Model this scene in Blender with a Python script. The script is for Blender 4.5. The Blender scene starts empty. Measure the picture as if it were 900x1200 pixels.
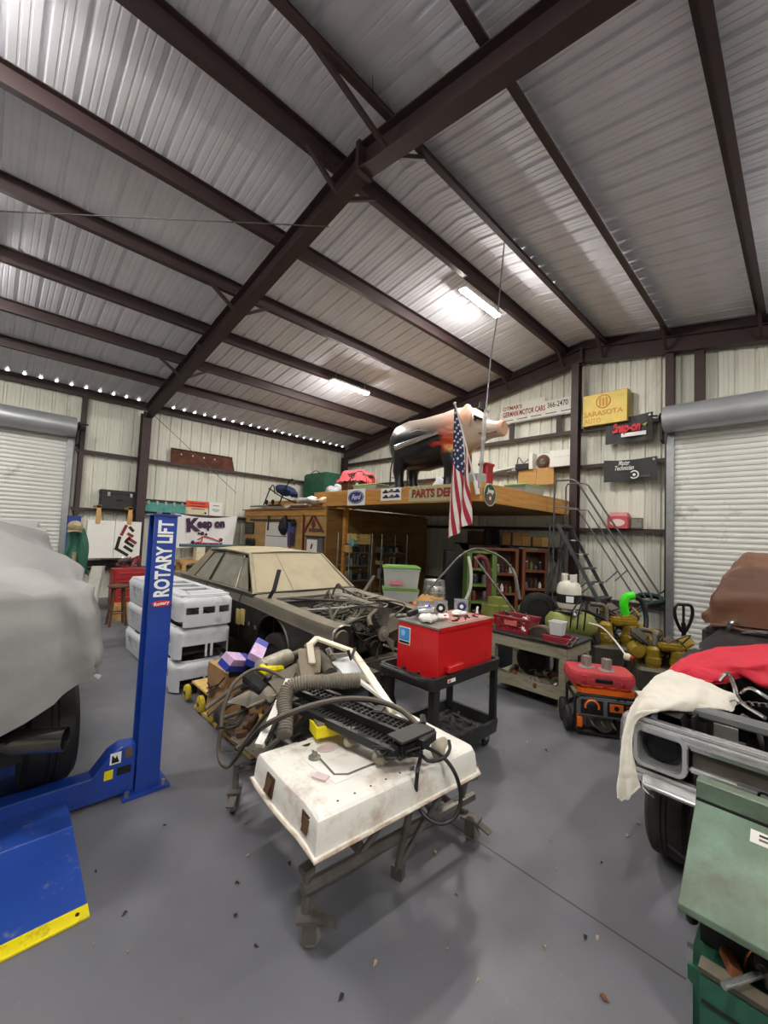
EXPOSURE = 1.75
import bpy, bmesh, math, random
from mathutils import Vector, Matrix, noise, Euler
V = Vector; PI = math.pi; rnd = random.Random(7)
SC = bpy.context.scene; COL = SC.collection
# ------------------------------------------------------------------ camera
CAMH = 2.04; FPX = 479.1
YAW, PITCH, ROLL = 0.803847, 0.0554746, 0.0436240
_f = V((math.cos(YAW)*math.cos(PITCH), math.sin(YAW)*math.cos(PITCH), math.sin(PITCH)))
_r0 = V((math.sin(YAW), -math.cos(YAW), 0)); _u0 = _r0.cross(_f)
_r = math.cos(ROLL)*_r0 + math.sin(ROLL)*_u0; _u = -math.sin(ROLL)*_r0 + math.cos(ROLL)*_u0
EYE = V((0, 0, CAMH))
cd = bpy.data.cameras.new('camera'); cam = bpy.data.objects.new('camera', cd); COL.objects.link(cam)
cd.sensor_fit = 'HORIZONTAL'; cd.sensor_width = 36; cd.lens = FPX/900*36; cd.clip_start = .05; cd.clip_end = 200
cam.matrix_world = Matrix(((_r.x, _u.x, -_f.x, 0), (_r.y, _u.y, -_f.y, 0), (_r.z, _u.z, -_f.z, CAMH), (0, 0, 0, 1)))
SC.camera = cam
def ray(u, v): return _f + _r*((u-450)/FPX) + _u*((600-v)/FPX)
def pZ(u, v, z=0): d = ray(u, v); return EYE + d*((z-CAMH)/d.z)
def pX(u, v, x): d = ray(u, v); return EYE + d*(x/d.x)
def pY(u, v, y): d = ray(u, v); return EYE + d*(y/d.y)
def pD(u, v, t): return EYE + ray(u, v)*t
# ------------------------------------------------------------------ materials
def lin(h):
    if not isinstance(h, str): return tuple(h)
    h = h.lstrip('#'); o = []
    for i in (0, 2, 4):
        c = int(h[i:i+2], 16)/255; o.append(c/12.92 if c <= .04045 else ((c+.055)/1.055)**2.4)
    return tuple(o)
MATS = {}
def M(name, col, rough=.5, metal=0., var=.12, scale=6., bump=0., dirt=None, amt=.5, dscale=3., dust=None, dustamt=.8, emit=0, alpha=1, trans=0, stretch=None, coat=0):
    """procedural surface: base colour with noise variation, optional dirt patches and dust lying on upward faces"""
    if name in MATS: return MATS[name]
    m = bpy.data.materials.new(name); m.use_nodes = True; nt = m.node_tree; N = nt.nodes; L = nt.links
    b = N['Principled BSDF']; c = lin(col); c4 = (*c, 1)
    b.inputs['Roughness'].default_value = rough; b.inputs['Metallic'].default_value = metal
    if alpha < 1: b.inputs['Alpha'].default_value = alpha
    if trans: b.inputs['Transmission Weight'].default_value = trans
    if coat: b.inputs['Coat Weight'].default_value = coat
    tc = N.new('ShaderNodeTexCoord'); src = tc.outputs['Object']
    if stretch:
        mp = N.new('ShaderNodeMapping'); mp.inputs['Scale'].default_value = stretch; L.new(src, mp.inputs['Vector']); src = mp.outputs['Vector']
    def nz(s, d=4, r=.55):
        n = N.new('ShaderNodeTexNoise'); n.inputs['Scale'].default_value = s; n.inputs['Detail'].default_value = d; n.inputs['Roughness'].default_value = r
        L.new(src, n.inputs['Vector']); return n.outputs['Fac']
    def ramp(f, lo, hi):
        r = N.new('ShaderNodeMapRange'); r.inputs['From Min'].default_value = lo; r.inputs['From Max'].default_value = hi; L.new(f, r.inputs['Value']); return r.outputs['Result']
    def mix(f, a, bb):
        x = N.new('ShaderNodeMix'); x.data_type = 'RGBA'
        if isinstance(f, float): x.inputs[0].default_value = f
        else: L.new(f, x.inputs[0])
        for i, s in ((6, a), (7, bb)):
            if isinstance(s, tuple): x.inputs[i].default_value = s
            else: L.new(s, x.inputs[i])
        return x.outputs[2]
    out = c4
    if var:
        out = mix(ramp(nz(scale), .3, .7), tuple(x*(1-var) for x in c)+(1,), tuple(min(1, x*(1+var)) for x in c)+(1,))
    if dirt:
        d = N.new('ShaderNodeMath'); d.operation = 'MULTIPLY'; L.new(ramp(nz(dscale, 8, .7), .62-amt*.3, .72), d.inputs[0]); d.inputs[1].default_value = .85
        out = mix(d.outputs[0], out, (*lin(dirt), 1))
    if dust:
        g = N.new('ShaderNodeNewGeometry'); sx = N.new('ShaderNodeSeparateXYZ'); L.new(g.outputs['Normal'], sx.inputs[0])
        up = ramp(sx.outputs['Z'], .1, .95); a = N.new('ShaderNodeMath'); a.operation = 'MULTIPLY_ADD'; L.new(ramp(nz(dscale, 8, .7), .25, .65), a.inputs[0]); a.inputs[1].default_value = .5; a.inputs[2].default_value = .5
        mm = N.new('ShaderNodeMath'); mm.operation = 'MULTIPLY'; L.new(up, mm.inputs[0]); L.new(a.outputs[0], mm.inputs[1])
        m2 = N.new('ShaderNodeMath'); m2.operation = 'MULTIPLY'; L.new(mm.outputs[0], m2.inputs[0]); m2.inputs[1].default_value = dustamt
        out = mix(m2.outputs[0], out, (*lin(dust), 1))
        rr = N.new('ShaderNodeMapRange'); rr.inputs['To Min'].default_value = rough; rr.inputs['To Max'].default_value = .9; L.new(m2.outputs[0], rr.inputs['Value']); L.new(rr.outputs[0], b.inputs['Roughness'])
    if isinstance(out, tuple): b.inputs['Base Color'].default_value = out
    else: L.new(out, b.inputs['Base Color'])
    if bump:
        bn = N.new('ShaderNodeBump'); bn.inputs['Strength'].default_value = bump; bn.inputs['Distance'].default_value = .02; L.new(nz(scale*2.5, 5), bn.inputs['Height']); L.new(bn.outputs[0], b.inputs['Normal'])
    if emit: b.inputs['Emission Color'].default_value = c4; b.inputs['Emission Strength'].default_value = emit
    MATS[name] = m; return m
# ------------------------------------------------------------------ mesh builder
def rot(e): return Euler(e).to_matrix().to_4x4()
class MB:
    def __init__(s): s.bm = bmesh.new()
    def poly(s, vs, fs):
        v = [s.bm.verts.new(V(p)) for p in vs]
        for f in fs:
            try: s.bm.faces.new([v[i] for i in f])
            except ValueError: pass
        return v
    def box(s, x0, x1, y0, y1, z0, z1, mat=None):
        p = [V((x, y, z)) for x in (x0, x1) for y in (y0, y1) for z in (z0, z1)]
        if mat is not None: p = [mat @ q for q in p]
        s.poly(p, [(0, 1, 3, 2), (4, 6, 7, 5), (0, 4, 5, 1), (2, 3, 7, 6), (0, 2, 6, 4), (1, 5, 7, 3)]); return s
    def ob(s, c, size, e=(0, 0, 0)):
        a, b, d = [x/2 for x in size]; return s.box(-a, a, -b, b, -d, d, Matrix.Translation(V(c)) @ rot(e))
    def bar(s, p, q, w, h=None, up=(0, 0, 1)):
        p, q = V(p), V(q); d = q-p; l = d.length
        if l < 1e-6: return s
        x = d/l; y = V(up).cross(x)
        if y.length < 1e-4: y = V((0, 1, 0)).cross(x)
        if y.length < 1e-4: y = V((1, 0, 0)).cross(x)
        y.normalize(); z = x.cross(y); h = w if h is None else h
        m = Matrix(((x.x, y.x, z.x, p.x), (x.y, y.y, z.y, p.y), (x.z, y.z, z.z, p.z), (0, 0, 0, 1)))
        return s.box(0, l, -w/2, w/2, -h/2, h/2, m)
    def tube(s, pts, r, n=8, closed=False, smooth=0, sx=1.):
        P = [V(p) for p in pts]
        if smooth and len(P) > 2:
            Q = []; k = len(P); rng = range(k if closed else k-1)
            for i in rng:
                a, b, c, d = (P[(i-1) % k] if closed or i else P[0]*2-P[1]), P[i], P[(i+1) % k], (P[(i+2) % k] if closed or i < k-2 else P[-1]*2-P[-2])
                for j in range(smooth):
                    t = j/smooth; Q.append(.5*((2*b)+(c-a)*t+(2*a-5*b+4*c-d)*t*t+(3*b-a-3*c+d)*t**3))
            if not closed: Q.append(P[-1])
            if isinstance(r, (list, tuple)):
                rr = []
                for i in range(len(Q)):
                    t = i/(len(Q)-1)*(len(r)-1); a = min(int(t), len(r)-2); rr.append(r[a]+(r[a+1]-r[a])*(t-a))
                r = rr
            P = Q
        k = len(P); R = r if isinstance(r, (list, tuple)) else [r]*k; rings = []; nrm = None
        for i in range(k):
            t = (P[(i+1) % k]-P[i-1]) if closed else (P[min(i+1, k-1)]-P[max(i-1, 0)])
            if t.length < 1e-9: t = V((0, 0, 1))
            t.normalize()
            if nrm is None:
                nrm = t.cross(V((0, 0, 1)) if abs(t.z) < .9 else V((1, 0, 0)))
            nrm = nrm-t*nrm.dot(t)
            if nrm.length < 1e-6: nrm = t.orthogonal()
            nrm.normalize(); b = t.cross(nrm)
            rings.append([s.bm.verts.new(P[i]+(nrm*math.cos(2*PI*j/n)*sx+b*math.sin(2*PI*j/n))*R[i]) for j in range(n)])
        for i in range(k if closed else k-1):
            a, b = rings[i], rings[(i+1) % k]
            for j in range(n): s.bm.faces.new((a[j], a[(j+1) % n], b[(j+1) % n], b[j]))
        if not closed: s.bm.faces.new(rings[0][::-1]); s.bm.faces.new(rings[-1])
        return s
    def cyl(s, p, q, r, r2=None, n=18): return s.tube([p, q], [r, r if r2 is None else r2], n)
    def lathe(s, prof, o=(0, 0, 0), ax=(0, 0, 1), n=24):
        o = V(o); z = V(ax).normalized(); x = z.orthogonal().normalized(); y = z.cross(x); R = []
        for r, h in prof:
            R.append([s.bm.verts.new(o+z*h+(x*math.cos(2*PI*j/n)+y*math.sin(2*PI*j/n))*max(r, 1e-4)) for j in range(n)])
        for a, b in zip(R, R[1:]):
            for j in range(n): s.bm.faces.new((a[j], a[(j+1) % n], b[(j+1) % n], b[j]))
        if prof[0][0] > 1e-3: s.bm.faces.new(R[0][::-1])
        if prof[-1][0] > 1e-3: s.bm.faces.new(R[-1])
        return s
    def ell(s, c, r, n=16, m=10, mat=None):
        if not isinstance(r, (list, tuple)): r = (r, r, r)
        mat = mat or Matrix.Identity(4); c = V(c); R = []
        for i in range(m+1):
            a = PI*i/m
            if i in (0, m): R.append([s.bm.verts.new(c+(mat @ V((0, 0, r[2]*math.cos(a)))))])
            else: R.append([s.bm.verts.new(c+(mat @ V((r[0]*math.sin(a)*math.cos(2*PI*j/n), r[1]*math.sin(a)*math.sin(2*PI*j/n), r[2]*math.cos(a))))) for j in range(n)])
        for a, b in zip(R, R[1:]):
            for j in range(n):
                k = (j+1) % n
                if len(a) == 1: s.bm.faces.new((a[0], b[j], b[k]))
                elif len(b) == 1: s.bm.faces.new((a[j], b[0], a[k]))
                else: s.bm.faces.new((a[j], b[j], b[k], a[k]))
        return s
    def grid(s, fn, nu, nv, thick=0., wrap=False):
        G = [[V(fn(i/(nu-1), j/(nv-1))) for j in range(nv)] for i in range(nu)]
        v = [[s.bm.verts.new(p) for p in row] for row in G]; fs = []
        for i in range(nu-1):
            for j in range(nv-1): fs.append(s.bm.faces.new((v[i][j], v[i+1][j], v[i+1][j+1], v[i][j+1])))
        if thick:
            s.bm.normal_update()
            N = [[x.normal.copy() for x in row] for row in v]
            w = [[s.bm.verts.new(v[i][j].co-N[i][j]*thick) for j in range(nv)] for i in range(nu)]
            for i in range(nu-1):
                for j in range(nv-1): s.bm.faces.new((w[i][j], w[i][j+1], w[i+1][j+1], w[i+1][j]))
            for i in range(nu-1):
                s.bm.faces.new((v[i][0], w[i][0], w[i+1][0], v[i+1][0])); s.bm.faces.new((v[i+1][-1], w[i+1][-1], w[i][-1], v[i][-1]))
            for j in range(nv-1):
                s.bm.faces.new((v[0][j+1], w[0][j+1], w[0][j], v[0][j])); s.bm.faces.new((v[-1][j], w[-1][j], w[-1][j+1], v[-1][j+1]))
        return s
    def prism(s, pts, vec):
        P = [V(p) for p in pts]; d = V(vec); n = len(P)
        a = [s.bm.verts.new(p) for p in P]; b = [s.bm.verts.new(p+d) for p in P]
        s.bm.faces.new(a[::-1]); s.bm.faces.new(b)
        for i in range(n): s.bm.faces.new((a[i], a[(i+1) % n], b[(i+1) % n], b[i]))
        return s
    def loft(s, rings, closed=True, caps=True):
        R = [[s.bm.verts.new(V(p)) for p in r] for r in rings]; n = len(R[0])
        for a, b in zip(R, R[1:]):
            for j in range(n if closed else n-1): s.bm.faces.new((a[j], a[(j+1) % n], b[(j+1) % n], b[j]))
        if caps and closed: s.bm.faces.new(R[0][::-1]); s.bm.faces.new(R[-1])
        return s
    def bevel(s, w, seg=1, ang=30):
        s.bm.normal_update(); e = [x for x in s.bm.edges if len(x.link_faces) == 2 and x.calc_face_angle(0) > math.radians(ang)]
        bmesh.ops.bevel(s.bm, geom=e, offset=w, segments=seg, affect='EDGES', clamp_overlap=True); return s
    def noise(s, amp, sc, seed=0, dirv=None, fn=None):
        s.bm.normal_update()
        for v in s.bm.verts:
            n = noise.noise(v.co*sc+V((seed*7.3, seed*1.7, seed*3.1)))*amp*(fn(v.co) if fn else 1)
            v.co += (V(dirv) if dirv else v.normal)*n
        return s
    def sub(s, k=1, smooth=1.):
        bmesh.ops.subdivide_edges(s.bm, edges=s.bm.edges[:], cuts=k, use_grid_fill=True, smooth=smooth); return s
    def tf(s, m):
        bmesh.ops.transform(s.bm, matrix=m, verts=s.bm.verts[:]); return s
WM = {}
def _link(name, me, parent=None):
    o = bpy.data.objects.new(name, me); COL.objects.link(o); o.parent = parent; return o
def mesh_of(mb, name, mat, ang=35):
    bmesh.ops.recalc_face_normals(mb.bm, faces=mb.bm.faces[:])
    me = bpy.data.meshes.new(name); mb.bm.to_mesh(me); mb.bm.free()
    for p in me.polygons: p.use_smooth = True
    me.set_sharp_from_angle(angle=math.radians(ang))
    for x in (mat if isinstance(mat, (list, tuple)) else [mat]): me.materials.append(x)
    return me
def thing(name, label, cat, loc=(0, 0, 0), rz=0., group=None, e=None):
    o = _link(name, None); o.location = loc; o.rotation_euler = e or (0, 0, rz); o.empty_display_size = .1
    WM[o.name] = Matrix.Translation(V(loc)) @ rot(e or (0, 0, rz))
    o['label'] = label; o['category'] = cat
    if group: o['group'] = group
    return o
def part(name, mb, mat, parent, label=None, world=False, ang=35):
    if world: mb.tf(WM[parent.name].inverted())
    o = _link(name, mesh_of(mb, name, mat, ang), parent); WM[o.name] = WM[parent.name]
    if label: o['label'] = label
    return o
def solo(name, mb, mat, label, cat, group=None, kind=None, ang=35):
    mb.bm.verts.ensure_lookup_table(); c = [v.co for v in mb.bm.verts]
    o0 = V(((min(v.x for v in c)+max(v.x for v in c))/2, (min(v.y for v in c)+max(v.y for v in c))/2, min(v.z for v in c)))
    mb.tf(Matrix.Translation(-o0)); o = _link(name, mesh_of(mb, name, mat, ang)); o.location = o0; WM[o.name] = Matrix.Translation(o0)
    if kind: o['kind'] = kind
    if label: o['label'] = label
    if cat: o['category'] = cat
    if group: o['group'] = group
    return o
def struct(name, mb, mat, parent=None, ang=35):
    if parent: return part(name, mb, mat, parent, ang=ang)
    o = _link(name, mesh_of(mb, name, mat, ang)); WM[o.name] = Matrix.Identity(4); o['kind'] = 'structure'; return o
def dup(root, loc, rz=None, label=None, group=None, e=None):
    def cp(o, par):
        c = o.copy(); COL.objects.link(c); c.parent = par
        for ch in list(o.children): cp(ch, c)
        return c
    r = cp(root, None); r.location = loc
    if rz is not None: r.rotation_euler = (0, 0, rz)
    if e is not None: r.rotation_euler = e
    if label: r['label'] = label
    if group: r['group'] = group
    WM[r.name] = Matrix.Translation(V(loc)) @ rot(tuple(r.rotation_euler)); return r
def text(body, size, mat, parent, pos, right, up, name='lettering', bold=.0, shear=0, width=None, ext=.002, align='CENTER', label=None, space=1.):
    """flat raised lettering, placed in world space"""
    cu = bpy.data.curves.new('t', 'FONT'); cu.body = body; cu.size = size; cu.extrude = ext; cu.offset = bold; cu.shear = shear; cu.align_x = align; cu.align_y = 'CENTER'; cu.space_character = space; cu.resolution_u = 3
    t = bpy.data.objects.new('t', cu); COL.objects.link(t); dg = bpy.context.evaluated_depsgraph_get(); me = bpy.data.meshes.new_from_object(t.evaluated_get(dg)); bpy.data.objects.remove(t)
    r, u = V(right).normalized(), V(up).normalized(); u = (u-r*u.dot(r)).normalized(); n = r.cross(u); p = V(pos)
    if width:
        w = max(v.co.x for v in me.vertices)-min(v.co.x for v in me.vertices); k = width/w
        for v in me.vertices: v.co.x *= k
    m = Matrix(((r.x, u.x, n.x, p.x), (r.y, u.y, n.y, p.y), (r.z, u.z, n.z, p.z), (0, 0, 0, 1)))
    me.transform(WM[parent.name].inverted() @ m); me.materials.clear(); me.materials.append(mat); me.name = name
    o = _link(name, me, parent); WM[o.name] = WM[parent.name]
    if label: o['label'] = label
    return o
# ================================================================== the building
YR, XF, XG, YL, XB, YB, SL = 3.78, 3.04, 10.2, 13.15, -8.5, -5.6, .159
def zroof(y, z0=7.04): return z0-SL*abs(y-YR)
m_floor = bpy.data.materials.new('painted_concrete'); m_floor.use_nodes = True
def _floor(m):
    nt = m.node_tree; N = nt.nodes; L = nt.links; b = N['Principled BSDF']
    tc = N.new('ShaderNodeTexCoord'); P = tc.outputs['Object']
    def nz(s, d, r=.6):
        n = N.new('ShaderNodeTexNoise'); n.inputs['Scale'].default_value = s; n.inputs['Detail'].default_value = d; n.inputs['Roughness'].default_value = r; L.new(P, n.inputs['Vector']); return n.outputs['Fac']
    def mr(f, a, c, x=0, y=1):
        r = N.new('ShaderNodeMapRange'); r.inputs[1].default_value = a; r.inputs[2].default_value = c; r.inputs[3].default_value = x; r.inputs[4].default_value = y; L.new(f, r.inputs[0]); return r.outputs[0]
    def mix(f, a, c):
        x = N.new('ShaderNodeMix'); x.data_type = 'RGBA'; L.new(f, x.inputs[0])
        for i, s in ((6, a), (7, c)):
            if isinstance(s, tuple): x.inputs[i].default_value = (*s, 1)
            else: L.new(s, x.inputs[i])
        return x.outputs[2]
    c = mix(mr(nz(.8, 5), .35, .65), lin('#5f6067'), lin('#6b6b71'))
    c = mix(mr(nz(2.2, 9, .75), .56, .75, 0, .35), c, lin('#59524e'))
    c = mix(mr(nz(28, 4), .66, .72, 0, .5), c, lin('#7a7772'))
    c = mix(mr(nz(55, 3), .7, .74, 0, .6), c, lin('#3d3a38'))
    sx = N.new('ShaderNodeSeparateXYZ'); L.new(P, sx.inputs[0])
    def joint(out, off):
        a = N.new('ShaderNodeMath'); a.operation = 'SUBTRACT'; L.new(out, a.inputs[0]); a.inputs[1].default_value = off
        ab = N.new('ShaderNodeMath'); ab.operation = 'ABSOLUTE'; L.new(a.outputs[0], ab.inputs[0]); return mr(ab.outputs[0], .003, .008, 1, 0)
    for o, f in ((sx.outputs[0], 2.525), (sx.outputs[0], 6.8)):
        c = mix(joint(o, f), c, lin('#3a3635'))
    L.new(c, b.inputs['Base Color']); L.new(mr(nz(3, 6), .3, .7, .38, .6), b.inputs['Roughness'])
    bn = N.new('ShaderNodeBump'); bn.inputs['Strength'].default_value = .12; L.new(nz(60, 4), bn.inputs['Height']); L.new(bn.outputs[0], b.inputs['Normal'])
_floor(m_floor)
struct('floor', MB().box(XB, XG+.25, YB-.2, YL+.25, -.15, 0), m_floor)
m_wall = M('cream_wall_metal', '#d6d6ca', .45, .0, var=.06, scale=1.2, dirt='#9a968a', amt=.3, dscale=1.1, stretch=(1, 1, .35))
m_roof = M('galvalume_roof', '#dedee6', .6, .0, var=.06, scale=1.5)
m_steel = M('red_oxide_steel', '#382728', .55, .0, var=.18, scale=4, dirt='#221b1e', amt=.3, dscale=4)
def ribs(a, b):
    """offsets (position, recess) of a ribbed metal panel between a and b: one trapezoid rib and two small ones per .305 m"""
    o = []; p = a
    while p < b:
        for d, h in ((0, 0), (.018, .034), (.058, .034), (.076, 0), (.140, 0), (.148, .006), (.160, .006), (.168, 0), (.215, 0), (.223, .006), (.235, .006), (.243, 0)):
            if p+d < b: o.append((p+d, h))
        p += .3048
    o.append((b, 0)); return o
def sheet(name, mat, cols):   # cols: list of (bottom point, top point)
    mb = MB(); v = [(mb.bm.verts.new(V(a)), mb.bm.verts.new(V(c))) for a, c in cols]
    for p, q in zip(v, v[1:]): mb.bm.faces.new((p[0], q[0], q[1], p[1]))
    return struct(name, mb, mat, ang=20)
DX0, DX1, DZ = -3.2, 1.38, 4.2     # left roll door opening (left wall) ; gable door from GY1 down to GY0
sheet('wall_left', m_wall, [((x, YL+.2+h, 0), (x, YL+.2+h, zroof(YL)+.02)) for x, h in ribs(XB, XG+.2)])
sheet('wall_right', m_wall, [((x, YB-.2-h, 0), (x, YB-.2-h, zroof(YB)+.02)) for x, h in ribs(XB, XG+.2)])
sheet('wall_back', m_wall, [((XG+.2+h, y, 0), (XG+.2+h, y, zroof(y)+.02)) for y, h in sorted(ribs(YB-.2, YL+.2)+[(YR, 0)])])
sheet('wall_front', m_wall, [((XB-h, y, 0), (XB-h, y, zroof(y)+.02)) for y, h in sorted(ribs(YB-.2, YL+.2)+[(YR, 0)])])
sheet('ceiling', m_roof, [((x, YL+.24, zroof(YL+.24)+h), (x, YR+.0, zroof(YR)+h)) for x, h in ribs(XB, XG+.3)])
sheet('ceiling.001', m_roof, [((x, YB-.24, zroof(YB-.24)+h), (x, YR, zroof(YR)+h)) for x, h in ribs(XB, XG+.3)])
# ridge seam folds
trn = [0]
def trim(mb, mat=None, ang=35):
    trn[0] += 1; return struct('trim_%d' % trn[0], mb, mat or m_steel, ang=ang)
# purlins: Z sections along the building, bolted over the rafters
def zsec(x0, x1, y, z, s, d=.2, w=.075, t=.012, lip=.02):
    P = [(y-s*w, z+d), (y+t/2, z+d), (y+t/2, z+t), (y+s*w, z+t), (y+s*w, z+t+lip), (y+s*(w+t), z+t+lip), (y+s*(w+t), z), (y-t/2, z), (y-t/2, z+d-t), (y-s*w, z+d-t)]
    return MB().prism([(x0, a, b) for a, b in P], (x1-x0, 0, 0))
PUR = [4.22, 5.72, 7.2, 8.68, 10.12, 11.52]; PURR = [3.3, 2.05, .56, -.95, -2.45, -3.9]
for y in PUR+PURR:
    mb = zsec(XB, XG+.15, y, zroof(y)-.2-.012, 1 if y > YR else -1)
    for x in (XF, XG-.05):
        for dx in (-.3, -.12, .12, .3):
            if x+dx < XG+.1: mb.cyl((x+dx, y-.03, zroof(y)-.15), (x+dx, y+.03, zroof(y)-.15), .012, n=6)
    trim(mb)
for y, s in ((YL+.06, 1), (YB-.06, -1)): trim(zsec(XB, XG+.15, y, 5.335, s, d=.19))
# rafters: I sections from eave to ridge
def isec_rafter(x, y0, y1, zb, dep, fw, t=.014):
    mb = MB()
    def zb_(y): return zb-SL*abs(y-YR)
    def strip(xa, xb, za, zc): mb.loft([[(xa, y, zb_(y)+za), (xb, y, zb_(y)+za), (xb, y, zb_(y)+zc), (xa, y, zb_(y)+zc)] for y in (y0, y1)])
    strip(x-fw/2, x+fw/2, 0, t); strip(x-t/2, x+t/2, t, dep-t); strip(x-fw/2, x+fw/2, dep-t, dep)
    for k in range(1, 7):
        y = y0+(y1-y0)*k/7
        if abs(y-YR) < .8 or k in (3,): strip_ = mb.box(x-fw/2+.01, x+fw/2-.01, y-.006, y+.006, zb_(y)+t, zb_(y)+dep-t)
    return mb
for x, zb in ((XF, 6.49), (XG-.02, 6.45), (-4.1, 6.49)):
    trim(isec_rafter(x, YL-.1, YR+.004, zb, .335, .2)); trim(isec_rafter(x, YB+.1, YR-.004, zb, .335, .2))
    # ridge connection plates
    trim(MB().box(x-.12, x+.12, YR-.03, YR+.03, zb-.03, zb+.36))
# flange braces
def brace(x, y, dx):
    z = zroof(y)-.2; zb = 6.49-SL*abs(y-YR); trim(MB().bar((x+dx, y, z+.05), (x+.06*(1 if dx > 0 else -1), y, zb+.03), .05, .05))
for y in (4.22, 7.2, 10.12): brace(XF, y, .62); brace(XF, y, -.62)
brace(XF, 3.3, -1.15); brace(XF, 3.3, .62); brace(XF, .56, -.62); brace(XF, .56, .62)
for y in (3.3, 4.22, 5.72, 2.05, .56): brace(XG-.02, y, -.55)
# steel closure between the gable rafter and the roof
for y0, y1 in ((YL-.1, YR), (YB+.1, YR)): trim(MB().loft([[(XG+.04, y, zroof(y)-.31), (XG+.16, y, zroof(y)-.31), (XG+.16, y, zroof(y)-.01), (XG+.04, y, zroof(y)-.01)] for y in (y0, y1)]))
# columns
def column(x, y, z1, d=.22, w=.2, alongx=False):
    t = .014; mb = MB()
    if alongx: mb.box(x-d/2, x-d/2+t, y-w/2, y+w/2, 0, z1); mb.box(x+d/2-t, x+d/2, y-w/2, y+w/2, 0, z1); mb.box(x-d/2+t, x+d/2-t, y-t/2, y+t/2, 0, z1)
    else: mb.box(x-w/2, x+w/2, y-d/2, y-d/2+t, 0, z1); mb.box(x-w/2, x+w/2, y+d/2-t, y+d/2, 0, z1); mb.box(x-t/2, x+t/2, y-d/2+t, y+d/2-t, 0, z1)
    mb.box(x-d/2-.05, x+d/2+.05, y-w/2-.05, y+w/2+.05, 0, .02); return mb
trim(column(XF-.02, YL-.12, 5.2, d=.3, w=.22)); trim(column(XG-.12, 3.88, 6.42, w=.17, alongx=True))
trim(column(XG-.12, YL-.3, 5.05, d=.2)); trim(column(-4.1, YL-.12, 5.2, d=.3))
# jambs and girts: left wall
for x in (1.62,): trim(MB().box(x-.05, x+.05, YL-.02, YL+.18, 0, 5.35))
def girt(p, q, n):     # C section between p and q, open side down, n = direction into the room
    p, q, n = V(p), V(q), V(n); t = .014; w = .17; h = .085
    P = [p-n*w+V((0, 0, h/2)), p+V((0, 0, h/2)), p-V((0, 0, h/2)), p-n*.03-V((0, 0, h/2)), p-n*.03-V((0, 0, h/2-t)), p-n*t-V((0, 0, h/2-t)), p-n*t+V((0, 0, h/2-t)), p-n*w+V((0, 0, h/2-t))]
    return MB().prism(P, q-p)
Z1, Z2, Z3 = 2.365, 3.883, 4.777
for z in (Z1, Z2):
    trim(girt((1.5, YL, z), (XF-.1, YL, z), (0, -1, 0))); trim(girt((XF+.1, YL, z), (XG+.1, YL, z), (0, -1, 0)))
trim(girt((1.5, YL, .8), (XF-.1, YL, .8), (0, -1, 0))); trim(girt((XF+.1, YL, .8), (XG+.1, YL, .8), (0, -1, 0)))
# gable wall girts
for z in (Z1, Z2, Z3, .75):
    trim(girt((XG, 3.8, z), (XG, YL+.1, z), (-1, 0, 0))); trim(girt((XG, 1.93, z), (XG, 3.96, z), (-1, 0, 0)))
trim(MB().box(XG-.02, XG+.16, 1.93, 2.08, 0, zroof(2)-.5)); trim(MB().box(XG-.02, XG+.18, 1.42, 1.58, 4.9, 6.1))
trim(MB().box(XG-.02, XG+.16, -3.2, -3.05, 0, 5.6))
# glowing blocks above the eave strut, standing in for daylight through the roof ribs
m_day = M('daylight_glow', '#ffffff', emit=3.0, var=0)
p = XB; mb = MB()
while p < XG+.1:
    if p+.076 < XG: mb.box(p+.016, p+.06, YL-.02, YL-.008, 5.528, 5.562)
    p += .3048
trim(mb, m_day)
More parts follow.
